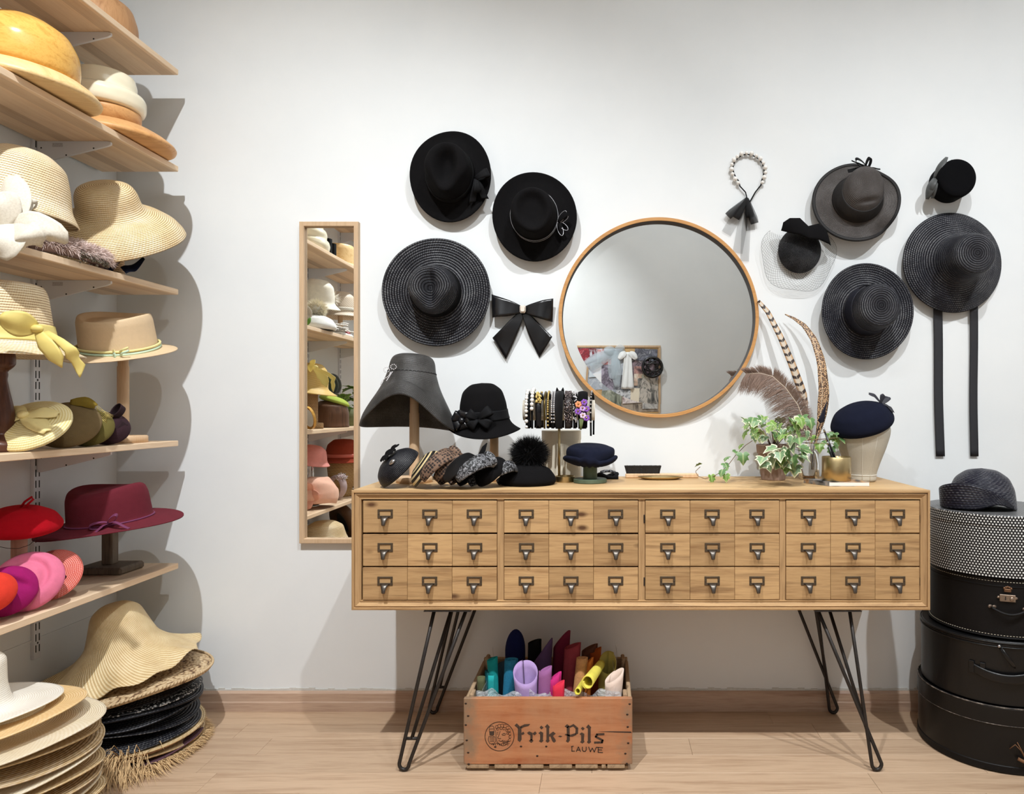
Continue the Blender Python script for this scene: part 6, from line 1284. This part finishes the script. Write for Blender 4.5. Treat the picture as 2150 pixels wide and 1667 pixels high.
# ================================================ pinboard on the opposite wall (seen in the round mirror)
PL = 6.47
bx = lambda x: (1160+x/6.72-CX)/F*PL
bz = lambda y: EYE-(680+y/6.72-CY)/F*PL
r = thing('pinboard', 'wood framed cork pinboard covered with clippings on the far wall', 'pinboard', ((bx(300)+bx(1525))/2, BACKY, .60))
Yb = BACKY; slab(bx(305), bx(1520), Yb, Yb+.012, .61, bz(312)).build('cork', plain('cork', S(206,170,120), .9, var=.2, vs=150), r, world=True)
mb = MB(); a0, a1, b0, b1 = bx(298), bx(1526), .60, bz(305)
for (xa, xb, za, zb_) in ((a0, a1, b1-.02, b1), (a0, a1, b0, b0+.02), (a0, a0+.02, b0+.02, b1-.02), (a1-.02, a1, b0+.02, b1-.02)): box(mb, ((xa+xb)/2, Yb+.011, (za+zb_)/2), (xb-xa, .022, zb_-za), .002)
mb.build('frame', m_oakframe, r, world=True)
def photo(nm, cs, sc_=14.0, dist=1.2):
    m, nt, b = mk(nm); b.inputs['Roughness'].default_value = .35; f = noi(nt, coord(nt, 'Object', (1,1,.7), 1), sc_, 4, .6, dist); n = len(cs); col(nt, b, ramp(nt, f, [(.28+.44*k/(n-1), c) for k, c in enumerate(cs)])); return m
clips = [('red bird print', 345,625,345,700,[S(230,226,230),S(176,60,72),S(120,40,50),S(214,216,226)]),('teal and pink print', 632,830,360,575,[S(60,110,120),S(206,120,120),S(236,220,220),S(90,80,110)]),('white card with a lilac sketch', 530,700,560,715,[S(240,242,246),S(226,230,238),S(190,196,220)]),
 ('grey lilac gown print', 690,860,585,940,[S(110,100,116),S(176,168,184),S(84,76,90),S(206,200,210)]),('grey patterned print', 1160,1480,352,520,[S(150,152,166),S(70,72,84),S(206,208,216)]),('small purple portrait print', 1150,1265,600,705,[S(96,70,86),S(196,150,140),S(60,44,56)]),('flower card', 1150,1370,705,872,[S(236,226,210),S(206,170,150),S(150,150,130),S(240,236,228)]),
 ('dark forest fashion print', 1205,1492,765,1262,[S(46,48,50),S(110,108,104),S(206,198,188),S(70,84,80)]),('cream tag with a stamp', 1092,1222,905,1180,[S(236,226,204),S(232,220,198)]),('black and white print', 880,1100,935,1105,[S(60,62,66),S(150,152,156),S(220,222,226),S(40,40,44)]),('pale landscape strip', 560,900,930,1120,[S(190,196,204),S(150,156,166),S(226,230,236)]),('white note', 560,690,700,850,[S(244,244,246),S(236,238,242)]),('pale sepia strip', 1170,1490,1190,1270,[S(214,200,180),S(120,110,100),S(196,184,168)]),('pale grey print', 1230,1480,1270,1420,[S(150,150,150),S(206,204,200),S(96,96,100)]),('faded rose print', 900,1200,1120,1330,[S(206,170,166),S(236,228,224),S(150,120,124)]),('dark botanical print', 560,880,1120,1380,[S(60,66,58),S(140,146,130),S(200,200,186)]),('pale blue note', 345,560,690,900,[S(206,220,232),S(230,236,240)])]
clips = [('wide grey lilac sheet', 330,700,340,760,[S(200,196,214),S(150,150,170),S(228,228,236)]),('wide blue grey fabric print', 620,1000,350,760,[S(150,160,176),S(206,212,220),S(96,104,124)]),('wide charcoal street print', 840,1210,720,1110,[S(70,72,78),S(130,132,138),S(190,192,198)]),('wide plum garden print', 1080,1500,480,800,[S(110,90,104),S(170,150,160),S(70,60,70),S(206,196,196)]),('wide misty landscape print', 330,760,740,1100,[S(206,212,220),S(170,178,190),S(232,236,240)]),('wide brown studio print', 860,1500,1100,1460,[S(120,104,92),S(180,166,150),S(84,74,68)])]+clips
for i, (lb_, xa, xb, ya, yb, cs) in enumerate(clips):
    c = Vector(((bx(xa)+bx(xb))/2, Yb+.0125+.0006*i, (bz(ya)+bz(yb))/2)); o = box(MB(), (0,0,0), (bx(xb)-bx(xa), .0005, bz(ya)-bz(yb)), 0).build('clipping', photo('clip_%d' % i, cs), None, Matrix.Translation(c) @ Matrix.Rotation(rng.normal(0,.02), 4, 'Y')); tag(o, lb_+' pinned to the board', 'paper', 'clippings on the pinboard')
m_wsat = satin('white_cloth', S(238,240,240), .5)
r = put('doll_dress', 'small white satin dress pinned to the board', 'dress', (bx(1065), Yb+.035, bz(640)))
mb = MB(); H = bz(395)-bz(925); xs = lambda x: bx(x)-bx(1065); zs = lambda y: bz(y)-bz(640)
P = np.array([[(xs(1060)+(u-.5)*(bx(1)-bx(0))*(90+95*v), .008*math.sin(14*u+3*v)*(.3+v), zs(400)+(zs(920)-zs(400))*v) for u in np.linspace(0,1,20)] for v in np.linspace(0,1,14)]); shell(mb, P, .001, False)
mb.build('skirt', m_wsat, r); mb = MB()
for sg in (-1, 1): ruffle(mb, (xs(1060+sg*25), .004, zs(405)), [(xs(1060+sg*75), .01, zs(440)), (xs(1060+sg*125), .006, zs(500))], .06, (0,1,0))
mb.build('sleeves', m_wsat, r)
m_btul = plain('pale_blue_tulle', S(214,228,236), .7, alpha=.3)
r = put('tulle_swag', 'pale blue tulle gathered and pinned to the board', 'tulle', (bx(880), Yb+.03, bz(380)))
mb = MB(); o = (0,0,0)
for tx, tz, w_ in ((-.10,.0,.09),(.09,.02,.09),(-.02,-.26,.11),(.02,-.33,.09),(-.28,-.12,.10),(-.34,-.20,.12)): ruffle(mb, o, [(tx*.5, .012, tz*.5), (tx, .006, tz)], w_, (0,1,0))
mb.build('folds', m_btul, r)
r = put('black_mesh_cap', 'black openwork ribbon cap pinned at the board edge', 'fascinator', (bx(1405), Yb+.03, bz(615)))
mb = MB(); RR = (bx(1540)-bx(1270))/2
for k in range(4):
    a = k*PI/4; tube(mb, [(RR*.94*math.cos(t)*math.cos(a)-RR*.94*.42*math.sin(t)*math.sin(a), .03+.02*math.sin(t), RR*.94*math.cos(t)*math.sin(a)+RR*.94*.42*math.sin(t)*math.cos(a)) for t in np.linspace(0, 2*PI, 26, endpoint=False)], .0065, 6, closed=True)
tube(mb, [(RR*math.cos(t), .03, RR*math.sin(t)) for t in np.linspace(0, 2*PI, 32, endpoint=False)], .013, 6, closed=True); mb.build('ribbons', m_blacksatin, r)

# ================================================ shelf things seen only in the tall mirror
def MR(x, y, X=-1.53, z=None):
    L = -X*F/(CX-x); return Vector((X, -(L-D), EYE+(CY-y)*L/F if z is None else z))
def simplehat(name, label, loc, profile, m, rx=0, ry=0, rz=0, fn=None, group=None, n=56): 
    t = put(name, label, 'hat', loc, rx, ry, rz, group); mb, P = hat(profile, m=36, n=n, th=.003, fn=fn); mb.build('body', m, t); return t, P
bowl = lambda r_, h, R_, dr=0: [(0,h),(r_*.5,h*.97),(r_*.85,h*.75),(r_,h*.3),(r_*1.02,.012),(r_*1.1,.002),(R_,dr)]
solid('hat_block', lathe(MB(), [(.0001,.165),(.05,.164),(.085,.15),(.088,.115),(.1,.11),(.108,.09),(.104,.06),(.115,.055),(.122,.03),(.115,0),(.0001,0)], 56, .004, 60), m_ivory, 'stepped ivory hat block seen in the tall mirror', 'hat block', MR(642,0,-1.53,SH[2]), group=HB)
solid('hat_block', lathe(MB(), [(.0001,.115),(.03,.118),(.065,.136),(.082,.132),(.09,.11),(.1,.02),(.1,.018),(.12,.014),(.122,0),(.0001,0)], 56, .004, 60), m_lwood, 'pale wooden crown block with dented top seen in the tall mirror', 'hat block', MR(712,0,-1.53,SH[2]), group=HB)
solid('hat_block', lathe(MB(), [(.0001,.1),(.05,.097),(.085,.08),(.095,.02),(.095,0),(.0001,0)], 48, .006, 40), m_bwood, 'brown hat block beyond the dented one seen in the tall mirror', 'hat block', MR(742,0,-1.53,SH[2]), group=HB)
for i, x in enumerate((687, 696)):
    r = solid('ribbon_spool', flatlathe(MB(), [(.0001,0),(.028,0),(.028,.07+.012*(1-i)),(.012,.07+.012*(1-i)),(.012,.002)], 32), m_blackribbon, ['taller','shorter'][i]+' black ribbon spool beside the dented wooden block', 'spool', MR(x,0,-1.45,SH[2]), group='ribbon spools')
m_ivf = felt('ivory_felt', S(240,232,214), .3); m_wf = felt('white_felt', S(246,244,238), .3)
p = MR(666, 636); stand('hat_stand', 'beech stand under the ivory bowler in the tall mirror', p.x, p.y, SH[3], p.z+.1, .012, .045)
t, P = simplehat('ivory_bowler', 'ivory felt hat with feather trim on a stand in the mirror', p, bowl(.088,.125,.125,-.02), m_ivf, ry=10, rx=-6)
mb = MB(); pts = rng.normal(0, 1, (240, 3)); pts /= np.linalg.norm(pts, axis=1, keepdims=True); fur(mb, pts*.012+np.array([.05,-.075,.035]), pts, .04, .0016, .3); mb.build('feather_trim', plain('ivory_plume', S(238,232,220), .8), t)['kind'] = 'stuff'
p = MR(662, 0, -1.475, SH[3]); t, P = simplehat('white_pompom_hat', 'white felt hat with cream fur pompom on the third shelf', p+Vector((0,0,.004)), [(0,.075),(.05,.072),(.085,.055),(.105,.025),(.106,.008),(.095,.0)], m_wf)
mb = MB(); pts = rng.normal(0, 1, (1800, 3)); pts /= np.linalg.norm(pts, axis=1, keepdims=True); c0 = np.array([.01,0,.105]); fur(mb, pts*.03+c0, pts, .03, .0012, .25); mb.build('pompom_fur', plain('cream_fur', S(240,230,206), .8), t)['kind'] = 'stuff'; ball(MB(), tuple(c0), .034, 16, 10).build('pompom_core', m_wf, t)
p = MR(716, 664, -1.52); stand('hat_stand', 'beech stand under the lattice straw hat in the mirror', p.x, p.y, SH[3], p.z+.08, .012, .045)
m_lat, nt, b = mk('lattice_straw'); b.inputs['Roughness'].default_value = .6; s_ = nd(nt, 'ShaderNodeSeparateXYZ', i0=nd(nt, 'ShaderNodeTexCoord').outputs['UV']); q = fm(nt, 'MULTIPLY', fm(nt, 'SINE', fm(nt, 'ADD', fm(nt, 'MULTIPLY', s_.outputs[0], 2*PI*22), fm(nt, 'MULTIPLY', s_.outputs[1], 330))), fm(nt, 'SINE', fm(nt, 'SUBTRACT', fm(nt, 'MULTIPLY', s_.outputs[0], 2*PI*22), fm(nt, 'MULTIPLY', s_.outputs[1], 330)))); col(nt, b, ramp(nt, fm(nt, 'ABSOLUTE', q), [(.05, S(150,112,82)), (.25, S(236,222,200))]))
t, P = simplehat('lattice_straw_hat', 'rounded lattice straw hat with pale band seen in the mirror', p, bowl(.095,.14,.115,-.008), m_lat); band(P, .02, .045, .002, .001, .11).build('hatband', m_sina, t)
r = put('flower_pile', 'white fabric flower headpiece on the third shelf in the mirror', 'fascinator', MR(716, 0, -1.46, SH[3]))
mb = MB()
for k in range(26): c = Vector((rng.uniform(-.05,.05), rng.uniform(-.09,.09), rng.uniform(.022,.07))); [ruffle(mb, c, [c+Vector((.012*math.cos(a), .012*math.sin(a), .006)), c+Vector((.026*math.cos(a), .026*math.sin(a), .002))], .02, (0,0,1), m=5, n=5) for a in np.linspace(0, 5.2, 6)]
mb.build('petals', plain('white_petals', S(236,230,222), .8, var=.1), r)['kind'] = 'stuff'; ball(MB(), (.02,-.05,.018), .018, 12, 8).build('red_berry', plain('berry_red', S(150,40,44), .5), r); box(MB(), (0,0,.01), (.09,.17,.02), .008).build('base', m_wf, r)
solid('moss_ball', ball(MB(), (0,0,.032), .032, 20, 14), plain('moss', S(96,140,52), .95, var=.3, vs=200, bs=300, bst=.8), 'small green moss ball beside the white pompom hat', 'ornament', MR(640,0,-1.44,SH[3]))
p = MR(655, 816); stand('wicker_pedestal', 'wicker pedestal under the mustard straw hat in the mirror', p.x, p.y, SH[4], p.z+.07, .03, .06, .03, wk)
t, P = simplehat('mustard_straw_hat', 'mustard yellow straw hat with flat brim seen in the mirror', p, bowl(.08,.135,.13,-.02), straw('mustard_straw', S(226,190,106), S(180,140,66), .005, .5, .5, 90, .4, .2), ry=8)
r = put('hand_mirror', 'round wooden hand mirror leaning on the fourth shelf in the reflection', 'mirror', MR(648, 0, -1.43, SH[4]+.058), rx=78, rz=40); flatlathe(MB(), [(.056,0),(.056,.012),(.044,.014),(.043,.004)], 48).build('frame', m_ywood, r); lathe(MB(), [(.044,.004),(.0001,.004)], 48).build('glass', plain('cloudy_glass', S(206,204,198), .2), r)
p = MR(694, 0, -1.52, SH[4]); solid('hat_block', lathe(MB(), [(.0001,.15),(.05,.146),(.09,.12),(.1,.08),(.1,.012),(.104,.01),(.104,0),(.0001,0)], 48, .005, 40), wood('dark_alder', S(110,78,58), S(76,52,38), 2, 1, 0, rough=.45), 'dark brown hat block under the lime green beret', 'hat block', p, group=HB)
beret('lime_beret', 'lime green beret tilted on the dark brown block', p+Vector((.02,-.01,.142)), .085, felt('lime_felt', S(178,196,92), .3), 8, 16, h=.03)
for i in range(4): solid('grey_felt_disc', hat([(0,.012),(.04,.01),(.062,.0)], m=14, n=40, th=.003)[0].build('x', m_wf).data and hat([(0,.012),(.04,.01),(.062,.0)], m=14, n=40, th=.003)[0], felt('grey_green_%d' % i, [S(96,112,100),S(132,144,134),S(120,128,128),S(150,156,158)][i]), ['dark','pale','middle','light'][i]+' grey green felt disc in the row behind the lime beret', 'fascinator', MR(681+7*i, 806, -1.60)+Vector((0,0,0)), rx=78, rz=25, group='grey green felt discs')
for o in [o for o in bpy.data.objects if o.name == 'x' or o.name.startswith('x.')]: bpy.data.objects.remove(o)
r = put('leafy_plant', 'green pothos plant in a pot at the end of the fourth shelf', 'potted plant', MR(737, 0, -1.52, SH[4])); lathe(MB(), [(.0001,0),(.045,0),(.055,.1),(.05,.1),(.0001,.095)], 32).build('pot', plain('olive_pot', S(112,116,78), .7), r)
LM2 = leafmesh(2, .2, .3)
for k in range(26):
    a = rng.uniform(0, 6.28); link('leaf', LM2, r, Matrix.Translation((.05*math.cos(a)*rng.random(), .07*math.sin(a), .10+.13*rng.random())) @ Matrix.Rotation(a, 4, 'Z') @ Matrix.Rotation(rng.uniform(-.9,.3), 4, 'X') @ Matrix.Scale(rng.uniform(.05,.075), 4))
p = MR(655, 968); stand('glass_stand', 'glass stand under the pink cap in the mirror', p.x, p.y, SH[5], p.z+.04, .012, .04, .012, m_glass)
t, P = simplehat('pink_felt_hat', 'dusty pink felt cap on a glass stand in the mirror', p, bowl(.075,.085,.095,-.012), felt('dusty_pink', S(226,150,140), .3), ry=10)
p = MR(722, 966, -1.52); r = put('wicker_hat_form', 'wicker head form under the rust felt hat', 'hat stand', (p.x, p.y, SH[5])); lathe(MB(), [(.0001,p.z-SH[5]+.09),(.05,p.z-SH[5]+.08),(.085,p.z-SH[5]+.03),(.09,p.z-SH[5]-.02),(.08,.08),(.055,.05),(.055,0),(.0001,0)], 48, .006, 40).build('body', straw('wicker_weave', S(196,160,108), S(130,96,60), .008, .6, .9, 26, .3), r)
t, P = simplehat('rust_fedora', 'rust red felt hat with ribbon band on the wicker head', p, bowl(.1,.125,.15,-.004), felt('rust_felt', S(150,64,44), .3)); band(P, .015, .045, .002, .001, .12).build('hatband', satin('rust_ribbon', S(206,104,84), .5), t)
t, P = simplehat('peach_turban', 'peach draped turban hat on the lowest shelf in the mirror', MR(668, 0, -1.48, SH[5]+.004), [(0,.135),(.05,.13),(.085,.1),(.103,.06),(.105,.03),(.092,.0)], felt('peach_felt', S(244,192,168), .4), fn=lambda P, r_, th, s: P.__setitem__((slice(None), slice(None), 2), P[:,:,2]+.006*np.sin(60*s+3*np.sin(th))*ss(.03,.06,r_)))
mb = MB()
for k in range(5): ruffle(mb, (-.02,.07,.05), [(-.02+.04*math.cos(k*1.25), .1, .05+.04*math.sin(k*1.25)), (-.02+.075*math.cos(k*1.25), .115, .05+.07*math.sin(k*1.25))], .06, (0,1,0))
mb.build('rosette', satin('peach_satin', S(236,170,146), .5), t)
t = arcband('jewelled_turban', 'grey lilac knotted headband with jewels on the lowest shelf', 0, 0, 1, .062, .05, felt('grey_lilac', S(186,166,166), .3), 0, 40, 30, 2.4, .022, group=None); t.matrix_basis = mat4(MR(708, 0, -1.50, SH[5]+.052), ry=35, rz=30)
mb = MB()
for k in range(60): q = rng.normal(0, 1, 3); q /= np.linalg.norm(q); ball(mb, (q[0]*.022, q[1]*.034, .075+q[2]*.021), .0032, 6, 4)
mb.build('jewels', m_crys, t)['kind'] = 'stuff'
m_bws, nt, b = mk('black_white_stripe'); s_ = nd(nt, 'ShaderNodeSeparateXYZ', i0=coord(nt)); col(nt, b, ramp(nt, fm(nt, 'FRACT', fm(nt, 'MULTIPLY', s_.outputs[2], 62)), [(.48, S(26,26,28)), (.52, S(228,228,226))]))
solid('striped_box', box(MB(), (0,0,.06), (.10,.09,.12), .006), m_bws, 'black and white striped box at the end of the lowest shelf', 'box', MR(738, 0, -1.49, SH[5]))
p = MR(672, 0, -1.50, 0); solid('wicker_basket', flatlathe(MB(), [(.0001,0),(.15,0),(.16,.30),(.152,.302),(.145,.02),(.0001,.015)], 48), wk, 'round wicker basket on the floor holding a straw hat', 'basket', (-1.49, p.y, 0))
simplehat('straw_cloche', 'natural straw cloche on the wicker basket below the shelves', (-1.47, p.y, .315), [(0,.125),(.05,.122),(.09,.1),(.105,.05),(.12,.02),(.16,.0)], m_lstraw)
r = put('straw_wreath', 'woven straw wreath leaning at the far end of the floor', 'wreath', MR(724, 1112, -1.50), rx=70, rz=40); r.matrix_basis = Matrix.Translation((0,0,.0)) @ r.matrix_basis; ring(.09, 0, .03, seg=12).build('body', wk, r); flatlathe(MB(), [(.0001,-.005),(.07,-.005),(.07,.005),(.0001,.005)], 40).build('backing', m_dark, r)
solid('storage_box', box(MB(), (0,0,.13), (.26,.30,.26), .006), plain('dark_card', S(56,48,42), .8), 'dark storage box on the floor below the wreath', 'box', (-1.52, MR(724,0,-1.5,0).y, 0))

for o in COL.objects:
    if o.parent is None and o.name in ('jewelled_turban', 'peach_turban'): settle(o, SH[5]+.001)
    if o.parent is None and o.name == 'straw_wreath': settle(o, .262)
    if o.parent is None and o.name.startswith('grey_felt_disc'): o.location.z += 0
